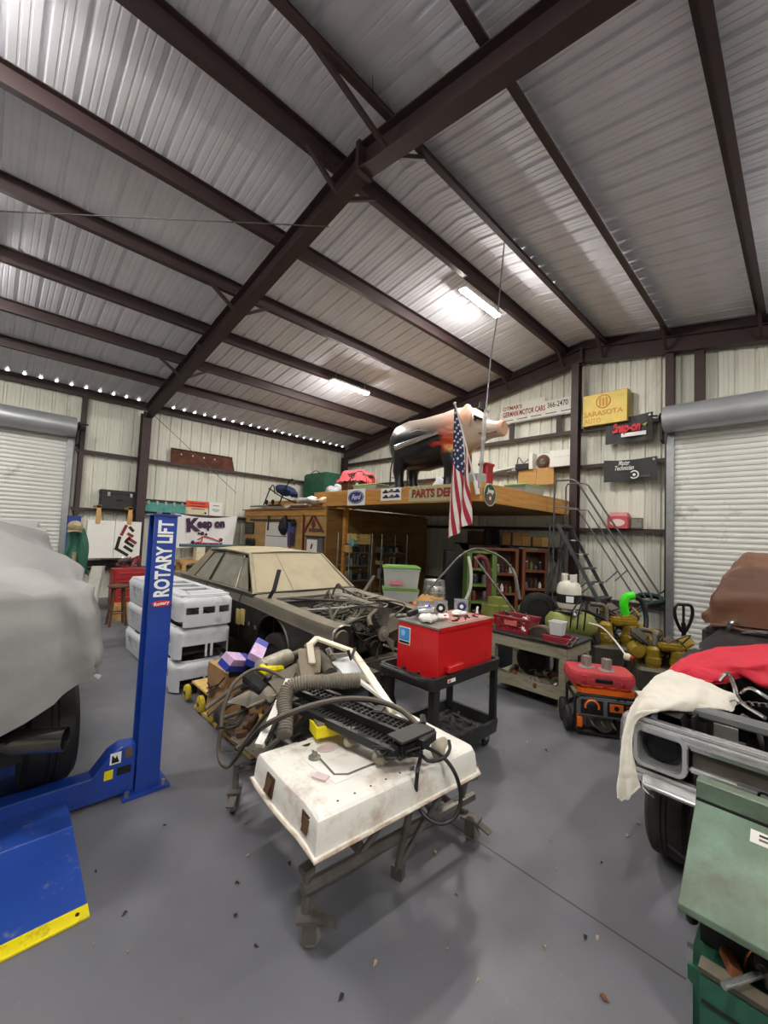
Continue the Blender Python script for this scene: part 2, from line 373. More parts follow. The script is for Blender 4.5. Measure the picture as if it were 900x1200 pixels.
# ------------------------------------------------------------------ roll-up doors
m_curtain = M('door_slat_white', '#cfd0cc', .4, .1, var=.05, scale=2, dirt='#8d8b84', amt=.15, dscale=2)
m_galv = M('galvanised', '#9b9ea2', .35, .75, var=.12, scale=5)
m_hood = M('door_hood_grey', '#a5a8ad', .38, .5, var=.08, scale=3)
m_blackmetal = M('black_metal', '#17171a', .45, .2, var=.2)
def rolldoor(n, org, ax, nin, width, top, side, pitch=.10, hood=.25):
    """org = foot of the visible jamb, ax = direction across the door, nin = into the room"""
    o = _link('door_%d' % n, None); WM[o.name] = Matrix.Identity(4); o['kind'] = 'structure'
    org, ax, nin = V(org), V(ax), V(nin); up = V((0, 0, 1)); mb = MB(); z = 0.05; prof = []
    while z < top:
        prof += [(z, .0), (z+.003, -.022), (z+.013, -.022), (z+.016, .0), (z+pitch*.55, .008)]; z += pitch
    cols = [(org+ax*.04+up*zz+nin*(dd+.02), org+ax*(width-.04)+up*zz+nin*(dd+.02)) for zz, dd in prof]
    v = [(mb.bm.verts.new(a), mb.bm.verts.new(c)) for a, c in cols]
    for p, q in zip(v, v[1:]): mb.bm.faces.new((p[0], q[0], q[1], p[1]))
    part('curtain', mb, m_curtain, o, ang=20)
    mb = MB().bar(org+ax*.06+up*.02+nin*.02, org+ax*(width-.06)+up*.02+nin*.02, .05, .07); part('bottom_bar', mb, m_galv, o)
    for k, w in ((0, 0), (1, width)):
        b = org+ax*w; mb = MB(); s = 1 if k == 0 else -1
        mb.prism([b-ax*s*.07, b+ax*s*.06, b+ax*s*.06+nin*.075, b-ax*s*.07+nin*.075], up*(top+.12))
        for i in range(int(top/.33)): mb.bar(b+ax*s*.0+up*(.2+i*.33)+nin*.07, b+up*(.2+i*.33)+nin*.083, .03, .03)
        part('guide', mb, m_galv, o)
    c = org+up*(top+hood*.8)+nin*(hood+.03)
    mb = MB(); R = []
    for k in range(21):
        a = PI*2*k/20
        R.append((math.cos(a)*hood, math.sin(a)*hood))
    mb.loft([[c+ax*w+nin*a+up*b for a, b in R[:-1]] for w in (-.06, width+.06)]); part('drum_hood', mb, m_hood, o)
    mb = MB()
    b = c-ax*.1
    mb.prism([b-nin*.2+up*.1, b+nin*.0+up*.16, b+nin*.14+up*.06, b+nin*.02-up*.05, b-nin*.0-up*.4, b-nin*.22-up*.45], -ax*.04)
    mb.cyl(b-ax*.04, b-ax*.16, .045, n=12); mb.cyl(b-ax*.06+nin*.1+up*.08, b-ax*.2+nin*.1+up*.1, .02, n=8); part('drum_bracket', mb, m_blackmetal, o)
    return o
rolldoor(1, (1.36, YL-.06, 0), (-1, 0, 0), (0, -1, 0), 4.3, 4.2, 1)
rolldoor(2, (XG-.1, 1.95, 0), (0, -1, 0), (-1, 0, 0), 4.6, 4.42, 1, pitch=.105, hood=.27)
# ------------------------------------------------------------------ strip lights
m_led = M('lit_diffuser', '#fffaf2', emit=120, var=0)
m_ledframe = M('white_enamel', '#dcdcd8', .4, var=.03)
def strip_light(x, y, z, label):
    t = thing('strip_light', label, 'light', (x, y, z), 0, 'ceiling strip lights')
    part('housing', MB().box(-.64, .64, -.085, .085, .03, .09).bevel(.008), m_ledframe, t)
    part('diffuser', MB().prism([(-.62, -.055, .03), (-.62, .055, .03), (-.62, .045, .0), (-.62, -.045, .0)], (1.24, 0, 0)), m_led, t)
    mb = MB()
    for s in (-.5, .5): part('hanger', MB().tube([(s, 0, .09), (s, 0, zroof(y)-.02-z)], .006, 6), m_galv, t)
    return t
strip_light(6.6, 4.38, 6.6, 'lit strip light near the ridge, above the tall thin conduit')
strip_light(6.7, 8.45, 5.9, 'lit strip light on the left roof slope, above the wooden loft')
strip_light(-.95, 8.45, 5.9, 'lit strip light over the grey covered car')
strip_light(-.75, 4.38, 6.6, 'lit strip light near the ridge, above the blue lift post')
strip_light(-.3, .3, 6.05, 'lit strip light above the floor in front of the white car door')
strip_light(6.9, -1.4, 5.75, 'lit strip light over the pickup truck')
strip_light(.4, -3.4, 5.5, 'lit strip light on the far right roof slope')
# thin things hanging from the roof
m_cable = M('grey_wire', '#5d5a58', .5, .3)
# ================================================================== blue four-post lift
m_blue = M('lift_blue', '#1b3f9a', .32, .0, var=.10, scale=2, dirt='#16244f', amt=.25, dscale=2.5, coat=.2)
m_blued = M('lift_blue_worn', '#2147a0', .45, 0, var=.12, scale=2.5, dirt='#8a92a8', amt=.16, dscale=9)
m_yellow = M('safety_yellow', '#e6d500', .45, var=.08, dirt='#8d7a1c', amt=.3, dscale=14)
m_white = M('white_vinyl', '#eeeeec', .5, var=.03)
m_redv = M('red_vinyl', '#c3202c', .45, var=.05)
m_bolt = M('zinc_bolt', '#a8a8a6', .3, .8, var=.1)
m_rubber = M('black_rubber', '#131314', .7, var=.25, scale=12)
m_chrome = M('chrome', '#d8dadd', .12, .95, var=.06, scale=10)
m_grey_c = M('dusty_grey', '#6c6862', .7, .2, var=.25, scale=12, dirt='#3a3733', amt=.5, dscale=6)
lift = thing('car_lift', 'blue four-post car lift with tall lettered post and yellow-edged ramp', 'lift', (1.02, 3.62, 0))
def post(x, y, front, name='post'):
    mb = MB(); w, d = .165, .17; t = .02; h = 2.115; s = -1 if front else 1
    # C channel: face towards the aisle (+x / -y side), open towards the car
    mb.prism([(x-w/2, y-d/2, .02), (x+w/2, y-d/2, .02), (x+w/2, y+d/2, .02), (x-w/2, y+d/2, .02), (x-w/2, y+d/2-t, .02), (x+w/2-t, y+d/2-t, .02), (x+w/2-t, y-d/2+t, .02), (x-w/2, y-d/2+t, .02)], (0, 0, h-.02))
    p = part(name, mb, m_blue, lift, world=True)
    part('top_plate', MB().box(x-w/2-.02, x+w/2+.02, y-d/2-.02, y+d/2+.02, h, h+.012), m_blue, p, world=True)
    mb = MB()
    for dx in (-.05, .05): part('bolt', MB().cyl((x+dx, y-d/2+.02, h+.01), (x+dx, y-d/2+.02, h+.035), .018, n=6), m_bolt, p, world=True)
    part('base_plate', MB().box(x-.17, x+.15, y-.13, y+.12, 0, .02), m_blue, lift, world=True)
    for dx, dy in ((-.14, -.1), (.11, -.1), (.11, .09)): part('anchor_bolt', MB().cyl((x+dx, y+dy, .02), (x+dx, y+dy, .055), .018, n=6), m_bolt, lift, world=True)
    return p
p1 = post(1.015, 3.62, True); p2 = post(1.015, 8.42, False)
fy = 3.62-.085-.003
text('ROTARY LIFT', .15, m_white, p1, (1.02, fy, 1.775), (0, 0, 1), (-1, 0, 0), 'lettering', bold=.005, width=.60)
mb = MB(); mb.lathe([(0, 0), (.034, 0), (.034, .002), (0, .002)], (0, 0, 0), (0, 0, 1), 24)
mb.tf(Matrix.Translation((1.02, fy+.001, 1.425)) @ rot((PI/2, 0, 0)) @ Matrix.Diagonal((2.1, .75, 1, 1))); em = part('red_emblem', mb, m_redv, p1, world=True)
text('Rotary', .035, m_white, em, (1.02, fy-.003, 1.425), (1, 0, .12), (0, 0, 1), 'lettering', bold=.001, width=.11)
# cross beam with the raised knee at the post
mb = MB(); mb.prism([(-1.75, 3.56, .03), (.93, 3.56, .03), (.93, 3.56, .37), (.83, 3.56, .38), (.76, 3.56, .34), (.66, 3.56, .21), (-1.75, 3.56, .21)], (0, .14, 0)); mb.bevel(.008); part('cross_beam', mb, m_blue, lift, world=True)
part('cross_beam', MB().box(-1.75, .93, 8.34, 8.48, .03, .24).bevel(.008), m_blue, lift, world=True)
for i, (a, b, c, d, mm) in enumerate(((.76, .83, .27, .35, m_white), (.85, .905, .29, .36, M('label_brown', '#5a4a46')), (.73, .785, .17, .235, m_yellow), (.81, .9, .18, .235, m_blackmetal))):
    lb = part('sticker', MB().box(a, b, 3.556, 3.559, c, d), mm, lift, world=True)
    if i == 0: part('sticker_mark', MB().prism([(a+.01, 3.5555, c+.01), (b-.01, 3.5555, c+.01), (b-.03, 3.5555, d-.015), (a+.035, 3.5555, c+.04), (a+.012, 3.5555, d-.012)], (0, -.001, 0)), m_blackmetal, lb, world=True)
# runway, ramp with yellow lip
mb = MB(); mb.box(.0, .515, 3.24, 8.4, .095, .125); mb.box(.0, .03, 3.26, 8.4, .03, .1); mb.box(.485, .515, 3.26, 8.4, .03, .1)
part('runway', mb, m_blued, lift, world=True)
mb = MB(); mb.prism([(.0, 3.23, .125), (.0, 3.23, .09), (.0, 2.62, .002), (.0, 2.60, .012), (.0, 2.66, .025)], (.515, 0, 0)); rp = part('ramp', mb, m_blued, lift, world=True)
mb = MB(); mb.prism([(-.002, 2.594, .002), (-.002, 2.594, .012), (-.002, 2.665, .0275), (-.002, 2.665, .02)], (.52, 0, 0)); part('yellow_lip', mb, m_yellow, rp, label='yellow painted ramp lip', world=True)
for x in (.06, .47): part('screw', MB().cyl((x, 2.63, .018), (x, 2.63, .024), .009, n=8), m_blackmetal, rp, world=True)
part('hinge_pin', MB().cyl((.0, 3.235, .115), (.515, 3.235, .115), .014, n=10), m_blued, lift, world=True)
# ================================================================== car under a grey cover, standing on the lift
m_cover = M('grey_cover_cloth', '#858484', .58, .0, var=.12, scale=3, bump=.2)
car = thing('covered_car', 'car hidden under a draped grey cloth cover, standing on the blue lift', 'car', (-.35, 5.2, .125))
XC = -.36
def cover():
    mb = MB()
    # (y, half width at hem, half width at shoulder, hem z, shoulder z, ridge z, ridge half width)
    S = [(3.03, .88, .84, 1.12, 1.60, 1.62, .70), (3.12, .91, .88, 1.08, 1.64, 1.68, .66), (3.55, .92, .88, 1.02, 1.66, 1.72, .60), (3.85, .92, .87, .96, 1.68, 1.94, .42), (4.0, .92, .86, 1.0, 1.70, 2.07, .30), (4.15, .92, .85, 1.0, 1.70, 2.05, .34), (4.3, .92, .82, 1.0, 1.70, 1.94, .70),
         (4.9, .92, .82, 1.0, 1.72, 1.96, .72), (5.7, .92, .82, .9, 1.72, 1.98, .72), (6.4, .92, .82, .85, 1.70, 1.98, .70), (6.7, .92, .86, .85, 1.7, 1.98, .5), (7.1, .92, .86, .85, 1.5, 1.55, .5), (7.9, .9, .8, .8, 1.3, 1.34, .5), (8.2, .85, .78, .8, 1.2, 1.22, .5)]
    def sec(i):
        y, wh, ws, zh, zs, zr, wr = S[i]
        half = [(wh, zh), (wh+.01, zh+(zs-zh)*.35), (ws+.015, zh+(zs-zh)*.7), (ws, zs), (ws-.05, zs+(zr-zs)*.18+.02), ((ws+wr)/2, zs+(zr-zs)*.5), (wr, zr), (wr*.5, zr+.01), (0, zr+.02)]
        pts = [(XC+a, y, b) for a, b in half]+[(XC-a, y, b) for a, b in half[-2::-1]]
        return pts
    def hem(x): return .82+.30*max(0., min(1., (x-.0)/.52))**1.5+.02*math.sin(x*5)
    rings = []
    first = sec(0); K = 6
    for k in range(K, 0, -1):      # rear face hanging to the hem
        t = k/K; rings.append([V((p[0], 3.03-.06*math.sin(PI*(1-t))*.5-.05*t, min(p[2], hem(p[0])+(p[2]-hem(p[0]))*(1-t)))) for p in first])
    for i in range(len(S)): rings.append([V(p) for p in sec(i)])
    mb.loft(rings, closed=False, caps=False); mb.sub(2, .8)
    def wr(c): return 1.0
    mb.noise(.035, 2.6, 1); mb.noise(.022, 6.0, 2); mb.noise(.008, 15.0, 4); 
    # drape folds fanning from the peak
    mb.bm.normal_update()
    for v in mb.bm.verts:
        d = v.co-V((XC+.1, 4.1, 2.1)); a = math.atan2(d.z*1.2, d.x+.3*d.y); v.co += v.normal*.026*math.sin(a*13+noise.noise(v.co*1.5)*5)*min(1, d.length*.8)
    return mb
part('cloth_cover', cover(), m_cover, car, world=True, ang=60)
mb = MB(); Y0 = 4.02
def tyre(cx, cy, cz, r, w, ax=(1, 0, 0)):
    return MB().lathe([(r*.58, -w*.42), (r*.62, -w*.5), (r*.9, -w*.5), (r*.985, -w*.40), (r, -w*.3), (r, -w*.1), (r*.985, -w*.09), (r*.985, -w*.04), (r, -w*.03), (r, w*.03), (r*.985, w*.04), (r*.985, w*.09), (r, w*.1), (r, w*.3), (r*.985, w*.40), (r*.9, w*.5), (r*.62, w*.5), (r*.58, w*.42)], (cx, cy, cz), ax, 36)
for y in (3.95, 6.9):
    part('tyre', tyre(.42, y, .125+.385, .385, .30), m_rubber, car, world=True)
part('wheel', MB().lathe([(.04, .02), (.2, .05), (.22, .1), (.225, -.1), (.04, -.08)], (.42, 3.95, .51), (1, 0, 0), 24), m_blackmetal, car, world=True)
part('under_body', MB().box(XC-.6, XC+.6, 3.2, 7.6, .62, .95), m_rubber, car, world=True)
m_pipe = M('dark_chrome', '#74716c', .22, .95, var=.2, scale=6)
mb = MB(); a = V((-.10, 3.22, .80)); b = V((.43, 2.94, .80)); dr = (b-a).normalized()
mb.lathe([(.028, 0), (.03, .25), (.058, .30), (.066, .34), (.066, .57), (.06, .57), (.056, .34), (.0, .33)], a, dr, 28); part('exhaust_tip', mb, m_pipe, car, world=True)
# ================================================================== green jacket and cap hung on the far lift post
m_jacket = M('green_jacket_cloth', '#2b5f4d', .75, var=.15, scale=6, bump=.2)
m_cap = M('tan_cap_cloth', '#8f8263', .8, var=.2, scale=10)
jk = thing('jacket', 'green work jacket hanging from the far blue lift post', 'jacket', (1.1, 8.2, 1.2))
mb = MB()
def jf(a, b):
    x = .86+.30*(a-.3)*(.7+.7*b)+.03*math.sin(b*5); z = 1.93-.80*b+.06*math.sin(a*9)*b; y = 8.22-.09*math.sin(a*PI)-.035*math.sin(a*17+b*2)*(.3+b); return (x+.12, y, z)
mb.grid(jf, 22, 16, .012); part('body', mb, m_jacket, jk, world=True, ang=60)
mb = MB().tube([(1.08, 8.13, 1.88), (1.12, 8.10, 1.6), (1.10, 8.12, 1.3), (1.08, 8.14, 1.13)], [.05, .07, .06, .05], 10, smooth=4); part('sleeve', mb, m_jacket, jk, world=True)
mb = MB().tube([(1.02, 8.09, 1.55), (1.0, 8.07, 1.3), (.95, 8.08, 1.14)], [.03, .032, .03], 8, smooth=4); part('sleeve_lining', mb, m_cap, jk, world=True)
cp = thing('cap', 'tan cloth cap hung on top of the green jacket', 'cap', (.98, 8.08, 1.9))
mb = MB().lathe([(.10, 0), (.105, .03), (.095, .07), (.06, .105), (0, .115)], (.99, 8.06, 1.93), (.15, -.6, .8), 18); part('crown', mb, m_cap, cp, world=True)
mb = MB().grid(lambda a, b: (.99+.18*(a-.5), 8.03-.12*b*math.sin(a*PI), 1.91-.05*b+.02*math.sin(a*PI)), 9, 4, .006); part('brim', mb, m_cap, cp, world=True)
# ================================================================== on and under the left wall girts
m_dark = M('dark_box', '#26262a', .6, var=.2); m_wood = M('pine_wood', '#c69a5c', .6, var=.16, scale=4, stretch=(1, 6, 6), dirt='#8a6535', amt=.25, dscale=8)
def pr_(u, v, y): return pY(u, v, y)
a, b = pr_(119, 573, YL-.1), pr_(161, 596, YL-.1)
bx = thing('case', 'long black case lying on the girt above the white panel', 'case', ((a.x+b.x)/2, YL+.02, Z1+.0425))
H_ = a.z-Z1-.0425; W_ = (b.x-a.x)
part('body', MB().box(-W_/2, W_/2, -.12, .15, .0, H_*.8).bevel(.01), m_dark, bx); part('lid', MB().box(-W_/2-.006, W_/2+.006, -.126, .156, H_*.8, H_).bevel(.008), m_dark, bx)
for s in (-.3, .3): part('latch', MB().box(s*W_-.03, s*W_+.03, -.135, -.12, H_*.68, H_*.88), m_bolt, bx)
part('handle', MB().tube([(-.07, -.12, H_*.5), (-.07, -.15, H_*.5), (.07, -.15, H_*.5), (.07, -.12, H_*.5)], .008, 6), m_blackmetal, bx)
# white cabinet doors with the striped emblem, hung on two wooden arms
yp = 12.62; A = pr_(103, 609, yp); B = pr_(163, 654, yp); mid = pr_(134, 630, yp).x; zt = A.z; zb = B.z
m_wpanel = M('white_board', '#e4e3de', .5, var=.03)
cb = thing('white_board', 'white double panel with red and black striped emblem hung on the left wall', 'board', ((A.x+B.x)/2, yp, zb))
part('panel', MB().box(A.x, mid-.004, yp, yp+.16, zb, zt).bevel(.006), m_wpanel, cb, world=True)
pn = part('panel', MB().box(mid+.004, B.x, yp, yp+.16, zb, zt).bevel(.006), m_wpanel, cb, world=True)
m_blk = M('black_vinyl', '#141414', .5, var=.05); m_dred = M('dark_red_vinyl', '#7c1f27', .5, var=.06)
def stroke(p, q, w, mm):
    def cv(s): u, v = 95+s[0]/7.5, 570+s[1]/7.5; r = pY(u, v, yp-.004); return r
    P, Q = cv(p), cv(q); mb = MB().bar(P, Q, w, .006, up=(0, -1, 0)); part('emblem_bar', mb, mm, pn, world=True)
for p, q, mm in (((400, 340), (352, 432), m_dred), ((342, 440), (312, 540), m_blk), ((296, 540), (412, 608), m_blk), ((425, 355), (462, 398), m_blk), ((408, 412), (458, 442), m_dred), ((412, 455), (485, 502), m_dred), ((386, 480), (462, 530), m_blk), ((376, 525), (450, 572), m_blk), ((392, 485), (432, 445), m_dred)): stroke(p, q, .075, mm)
for u in (116, 153):
    t = pY(u, 596, yp-.01); wz = thing('wooden_hanger', 'short wooden hanger above the %s white panel' % ('blank' if u == 116 else 'striped'), 'bracket', (t.x, yp, zt-.05), group='wooden hangers')
    part('arm', MB().box(t.x-.05, t.x+.05, yp-.03, yp-.005, zt-.08, Z1+.12).bevel(.004), m_wood, wz, world=True); part('hook', MB().box(t.x-.05, t.x+.05, yp-.03, YL-.02, Z1+.05, Z1+.11), m_wood, wz, world=True)
# black tool rail below the board
solo('metal_rail', MB().bar((A.x+.1, YL-.1, zb-.16), (B.x-.02, YL-.1, zb-.16), .1, .16), m_blackmetal, 'black metal rail mounted low behind the white panel', 'rail')
# teal case with clips, orange notice, white card
m_teal = M('teal_plastic', '#4f9a90', .5, var=.12, dirt='#3c6f68', amt=.3)
a, b = pr_(169, 583, YL-.06), pr_(217, 603, YL-.06)
tl = thing('toolbox', 'long teal case on the girt behind the blue lift post', 'case', (a.x, YL, Z1+.043)); H_ = .36
part('body', MB().box(a.x, b.x, YL-.08, YL+.16, Z1+.043, Z1+.043+H_*.78).bevel(.01), m_teal, tl, world=True); part('lid', MB().box(a.x-.005, b.x+.005, YL-.09, YL+.16, Z1+.043+H_*.78, Z1+.043+H_).bevel(.01), m_dark, tl, world=True)
for k in range(5): x = a.x+(b.x-a.x)*(k+.5)/5; part('latch', MB().box(x-.03, x+.03, YL-.11, YL-.08, Z1+.25, Z1+.36), m_bolt, tl, world=True)
a, b = pr_(218.5, 585, YL+.04), pr_(244, 601, YL+.04); zb_ = Z1+.043; zt_ = zb_+.42
sg = thing('notice_sign', 'metal notice with orange band leaning on the left wall girt', 'sign', ((a.x+b.x)/2, YL+.04, zb_))
m_cream = M('cream_paint', '#d9cdb0', .6, var=.08, dirt='#8a5f3c', amt=.3, dscale=9); m_orange = M('orange_paint', '#e0492a', .5, var=.08)
part('plate', MB().box(a.x, b.x, YL+.04, YL+.055, zb_, zt_), m_cream, sg, world=True); part('orange_band', MB().box(a.x, b.x, YL+.036, YL+.04, zb_+.22, zt_), m_orange, sg, world=True)
part('round_seal', MB().lathe([(0, 0), (.035, 0), (.035, .003), (0, .003)], (b.x-.09, YL+.039, zb_+.06), (0, -1, 0), 14), m_blk, sg, world=True)
for k in range(3): part('print_line', MB().box(a.x+.1+.03*k, b.x-.12, YL+.0335, YL+.0345, zb_+.335-.085*k, zb_+.36-.085*k), m_blk, sg, world=True)
a, b = pr_(246, 585, YL+.04), pr_(260, 602, YL+.04)
cd_ = thing('white_card', 'white card with a faint green smile leaning beside the orange notice', 'card', ((a.x+b.x)/2, YL+.04, zb_))
part('sheet', MB().box(a.x, b.x, YL+.03, YL+.04, zb_, zb_+.43).bevel(.003), m_wpanel, cd_, world=True)
cx = (a.x+b.x)/2; part('smile', MB().prism([(cx+.13*math.cos(PI+PI*k/10), YL+.029, zb_+.22+.10*math.sin(PI+PI*k/10)) for k in range(11)], (0, -.002, 0)), M('pale_green', '#a9c2ae', .6), cd_, world=True)
part('small_mark', MB().box(cx-.1, cx+.1, YL+.027, YL+.029, zb_+.31, zb_+.335), m_grey_c, cd_, world=True)
# rusty valance on the upper girt
m_rust = M('rusty_brown', '#5a3226', .75, .2, var=.25, scale=5, dirt='#7c4a30', amt=.5, dscale=5)
yv = YL+.05; a, b, c, d = pr_(200.5, 525, yv), pr_(272, 536.5, yv), pr_(275, 551, yv), pr_(200, 541, yv); zb_ = Z2+.043
vl = thing('rusty_panel', 'rusty brown steel panel standing on the upper left girt', 'panel', (a.x, yv, zb_))
part('plate', MB().prism([(d.x, yv, zb_), (c.x, yv, zb_), (b.x, yv, b.z), (a.x, yv, a.z)], (0, .02, 0)), m_rust, vl, world=True)
part('top_flange', MB().bar((a.x, yv-.02, a.z), (b.x, yv-.02, b.z), .05, .02), m_rust, vl, world=True)
for k in range(4): p = V(a).lerp(V(b), .16+.18*k); part('hole', MB().cyl((p.x, yv-.001, p.z-.14), (p.x, yv-.003, p.z-.14), .022, n=10), m_wpanel, vl, world=True)
# ------------------------------------------------------------------ white banner
yb = 12.9; P00, P10, P01, P11 = pr_(204, 642, yb), pr_(272, 640, yb), pr_(203, 601, yb), pr_(277, 605, yb)
bn = thing('banner', 'white cloth banner reading Keep on hung on the left wall', 'banner', (P01.x, yb, P01.z))
def ban(a, b):
    t = P01.lerp(P11, a); l = P00.lerp(P10, a); p = t.lerp(l, b); sag = .10*math.sin(PI*a)*(1-b)
    f = .035*math.sin((a-.5)*16+ (b*4 if a > .5 else -b*4))*abs(a-.5)*2*(.4+b); return (p.x, yb-.05-f, p.z-sag)
m_banner = M('white_banner_cloth', '#dedede', .8, var=.03)
sh = part('cloth', MB().grid(ban, 30, 14, .004), m_banner, bn, world=True, ang=60)
mp = M('purple_print', '#3b1d3f', .7, var=.1); mr_ = M('red_print', '#b3243a', .7, var=.1)
c0 = P01.lerp(P11, .5); Wb = P11.x-P01.x; Hb = P01.z-P00.z
text('K', .52, mp, sh, (P01.x+Wb*.275, yb-.095, P01.z-Hb*.34), (1, 0, .1), (0, 0, 1), bold=.03)
text('eep on', .36, mp, sh, (P01.x+Wb*.57, yb-.095, P01.z-Hb*.26), (1, 0, .06), (0, 0, 1), bold=.022, width=Wb*.44)
text("TRUCKIN'", .16, mp, sh, (P01.x+Wb*.52, yb-.095, P01.z-Hb*.90), (1, 0, 0), (0, 0, 1), bold=.008, width=Wb*.5)
mb = MB(); cx, cz = P01.x+Wb*.5, P01.z-Hb*.7
for p in ([(-.25, -.05), (-.05, .06), (.2, .0), (.42, -.1)], [(-.1, .05), (-.12, -.1), (-.3, -.14)], [(-.3, -.15), (.4, -.16)], [(.42, -.12), (.46, .02)]): mb.tube([(cx+q[0], yb-.09, cz+q[1]) for q in p], .016, 6)
part('red_drawing', mb, mr_, sh, world=True)
mb = MB()
for p in ((-.12, .14, .06), (-.22, .14, .035), (.0, .12, .04), (.46, -.04, .06), (-.38, -.12, .05)): part('dark_drawing', MB().ell((cx+p[0], yb-.088, cz+p[1]), (p[2], .012, p[2]), 10, 6), mp, sh, world=True)
for k in (0, 1): part('grommet', MB().lathe([(.012, 0), (.02, 0), (.02, .005), (.012, .005)], (P01.x+(.03 if k == 0 else Wb-.04), yb-.055, P01.z-.04), (0, -1, 0), 12), m_bolt, bn, world=True)
# teal pole lying under the banner
solo('teal_pole', MB().tube([V((3.95, 12.4, 1.49)), V((6.05, 12.4, 1.49))], [.045, .035], 10), M('teal_paint', '#2f5d66', .5, var=.1), 'teal pole lying below the white banner', 'pole')
# ------------------------------------------------------------------ along the foot of the left wall
m_oldwood = M('old_brown_wood', '#5c3f2a', .6, var=.2, scale=6, dirt='#2d2018', amt=.4)
st = thing('bar_stool', 'round-seated brown wooden stool by the left wall', 'stool', (1.98, 9.65, 0))
part('seat', MB().lathe([(0, .74), (.17, .745), (.19, .765), (.19, .785), (.17, .80), (0, .795)], (0, 0, 0), (0, 0, 1), 24), m_oldwood, st)
for i in range(4):
    a = PI/4+i*PI/2; part('leg', MB().tube([(.11*math.cos(a), .11*math.sin(a), .76), (.2*math.cos(a), .2*math.sin(a), 0)], [.02, .024], 8), m_oldwood, st)
for i in range(4):
    a, b = PI/4+i*PI/2, PI*3/4+i*PI/2; h = .25+.08*(i % 2); k = .2-.09*h/.76
    part('stretcher', MB().tube([(k*math.cos(a), k*math.sin(a), h), (k*math.cos(b), k*math.sin(b), h)], .013, 6), m_oldwood, st)
m_redbox = M('red_enamel', '#a3242a', .4, var=.1, dirt='#5c1a1c', amt=.3)
rc = thing('tool_cabinet', 'red steel tool cabinet against the left wall behind the stool', 'cabinet', (2.58, 11.6, 0))
part('body', MB().box(-.36, .36, -.25, .25, .08, .95).bevel(.012), m_redbox, rc)
for k in range(4): 
    d = part('drawer', MB().box(-.33, .33, -.265, -.25, .14+.19*k, .31+.19*k).bevel(.004), m_redbox, rc); part('handle', MB().bar((-.25, -.275, .285+.19*k), (.25, -.275, .285+.19*k), .02, .015), m_bolt, d)
for dx in (-.28, .28):
    for dy in (-.18, .18): part('caster', MB().lathe([(0, -.02), (.04, -.02), (.04, .02), (0, .02)], (dx, dy, .04), (1, 0, 0), 12), m_rubber, rc)
jr = random.Random(3)
wp = thing('wire_bundle', 'tangle of red and grey wires on top of the red tool cabinet', 'wires', (2.55, 11.55, .95))
for k in range(7):
    pts = [(2.3+jr.random()*.5, 11.4+jr.random()*.3, .965+jr.random()*.28) for _ in range(5)]; part('wire', MB().tube(pts, .014, 6, smooth=5), [m_redbox, m_bolt, m_dark][k % 3], wp, world=True)
lb = thing('leaning_board', 'pale grey board leaning on the wall left of the red cabinet', 'board', (1.9, 11.2, 0))
part('board', MB().prism([(1.55, 11.0, .0), (1.81, 10.95, .0), (2.1, 11.9, .98), (1.85, 11.95, .98)], (.02, -.03, .01)), M('pale_grey_board', '#a8a69d', .6, var=.1), lb, world=True); part('edge_strip', MB().bar((1.81, 10.93, .0), (2.1, 11.88, .98), .03, .05), m_galv, lb, world=True)
cr = thing('wooden_crate', 'low wooden crate on the floor beside the stool', 'crate', (2.42, 10.3, 0))
for s in (-1, 1): part('side', MB().box(-.35, .35, s*.22-.01, s*.22+.01, 0, .3), m_wood, cr); part('end', MB().box(s*.35-.01, s*.35+.01, -.21, .21, 0, .3), m_wood, cr)
part('bottom', MB().box(-.34, .34, -.21, .21, 0.0, .02), m_wood, cr)
# orange-brown bench, tyre and boxes between the lift post and the car
wb = thing('workbench', 'wooden workbench under the white banner', 'bench', (5.05, 12.5, 0))
part('top', MB().box(-1.1, 1.0, -.3, .3, 1.0, 1.07), m_wood, wb)
for x in (-1.0, .9):
    for y in (-.24, .24): part('leg', MB().box(x-.05, x+.05, y-.05, y+.05, 0, 1.0), m_wood, wb)
part('shelf', MB().box(-1.0, .9, -.25, .25, .5, .54), m_wood, wb)
bxs = [(-.55, .25, .2, .375, m_cream, 'cream box on the left end of the wooden bench under the banner'), (.05, .3, .28, .375, M('kraft_card', '#a9854f', .8, var=.1), 'brown carton in the middle of the bench under the banner'), (.5, .22, .3, .375, m_wood, 'tall wooden box on the bench behind the car roof')]
for x, w_, d_, h_, mm, lab in bxs:
    t = thing('box', lab, 'box', (5.05+x, 12.4, 1.07), .1); part('body', MB().box(-w_/2, w_/2, -d_/2, d_/2, 0, h_).bevel(.006), mm, t); part('lid_seam', MB().box(-.02, .02, -d_/2-.001, d_/2+.001, h_-.001, h_+.002), m_cream, t)
# ================================================================== stack of light grey plastic shells
def holed(mb, fn, S, Z, holes, thick):
    """sheet over breakpoints S x Z with rectangular openings, given thickness"""
    S = sorted(set(S+[h[k] for h in holes for k in (0, 1)])); Z = sorted(set(Z+[h[k] for h in holes for k in (2, 3)]))
    v = {}; fs = []
    def g(i, j):
        if (i, j) not in v: v[(i, j)] = mb.bm.verts.new(V(fn(S[i], Z[j])))
        return v[(i, j)]
    for i in range(len(S)-1):
        for j in range(len(Z)-1):
            a, b = (S[i]+S[i+1])/2, (Z[j]+Z[j+1])/2
            if any(h[0] < a < h[1] and h[2] < b < h[3] for h in holes): continue
            fs.append(mb.bm.faces.new((g(i, j), g(i+1, j), g(i+1, j+1), g(i, j+1))))
    mb.bm.normal_update(); bmesh.ops.solidify(mb.bm, geom=fs, thickness=thick); return mb
m_shell = M('pale_grey_plastic', '#c3c6cb', .45, var=.05, scale=3, dirt='#8e8c88', amt=.15, dscale=3)
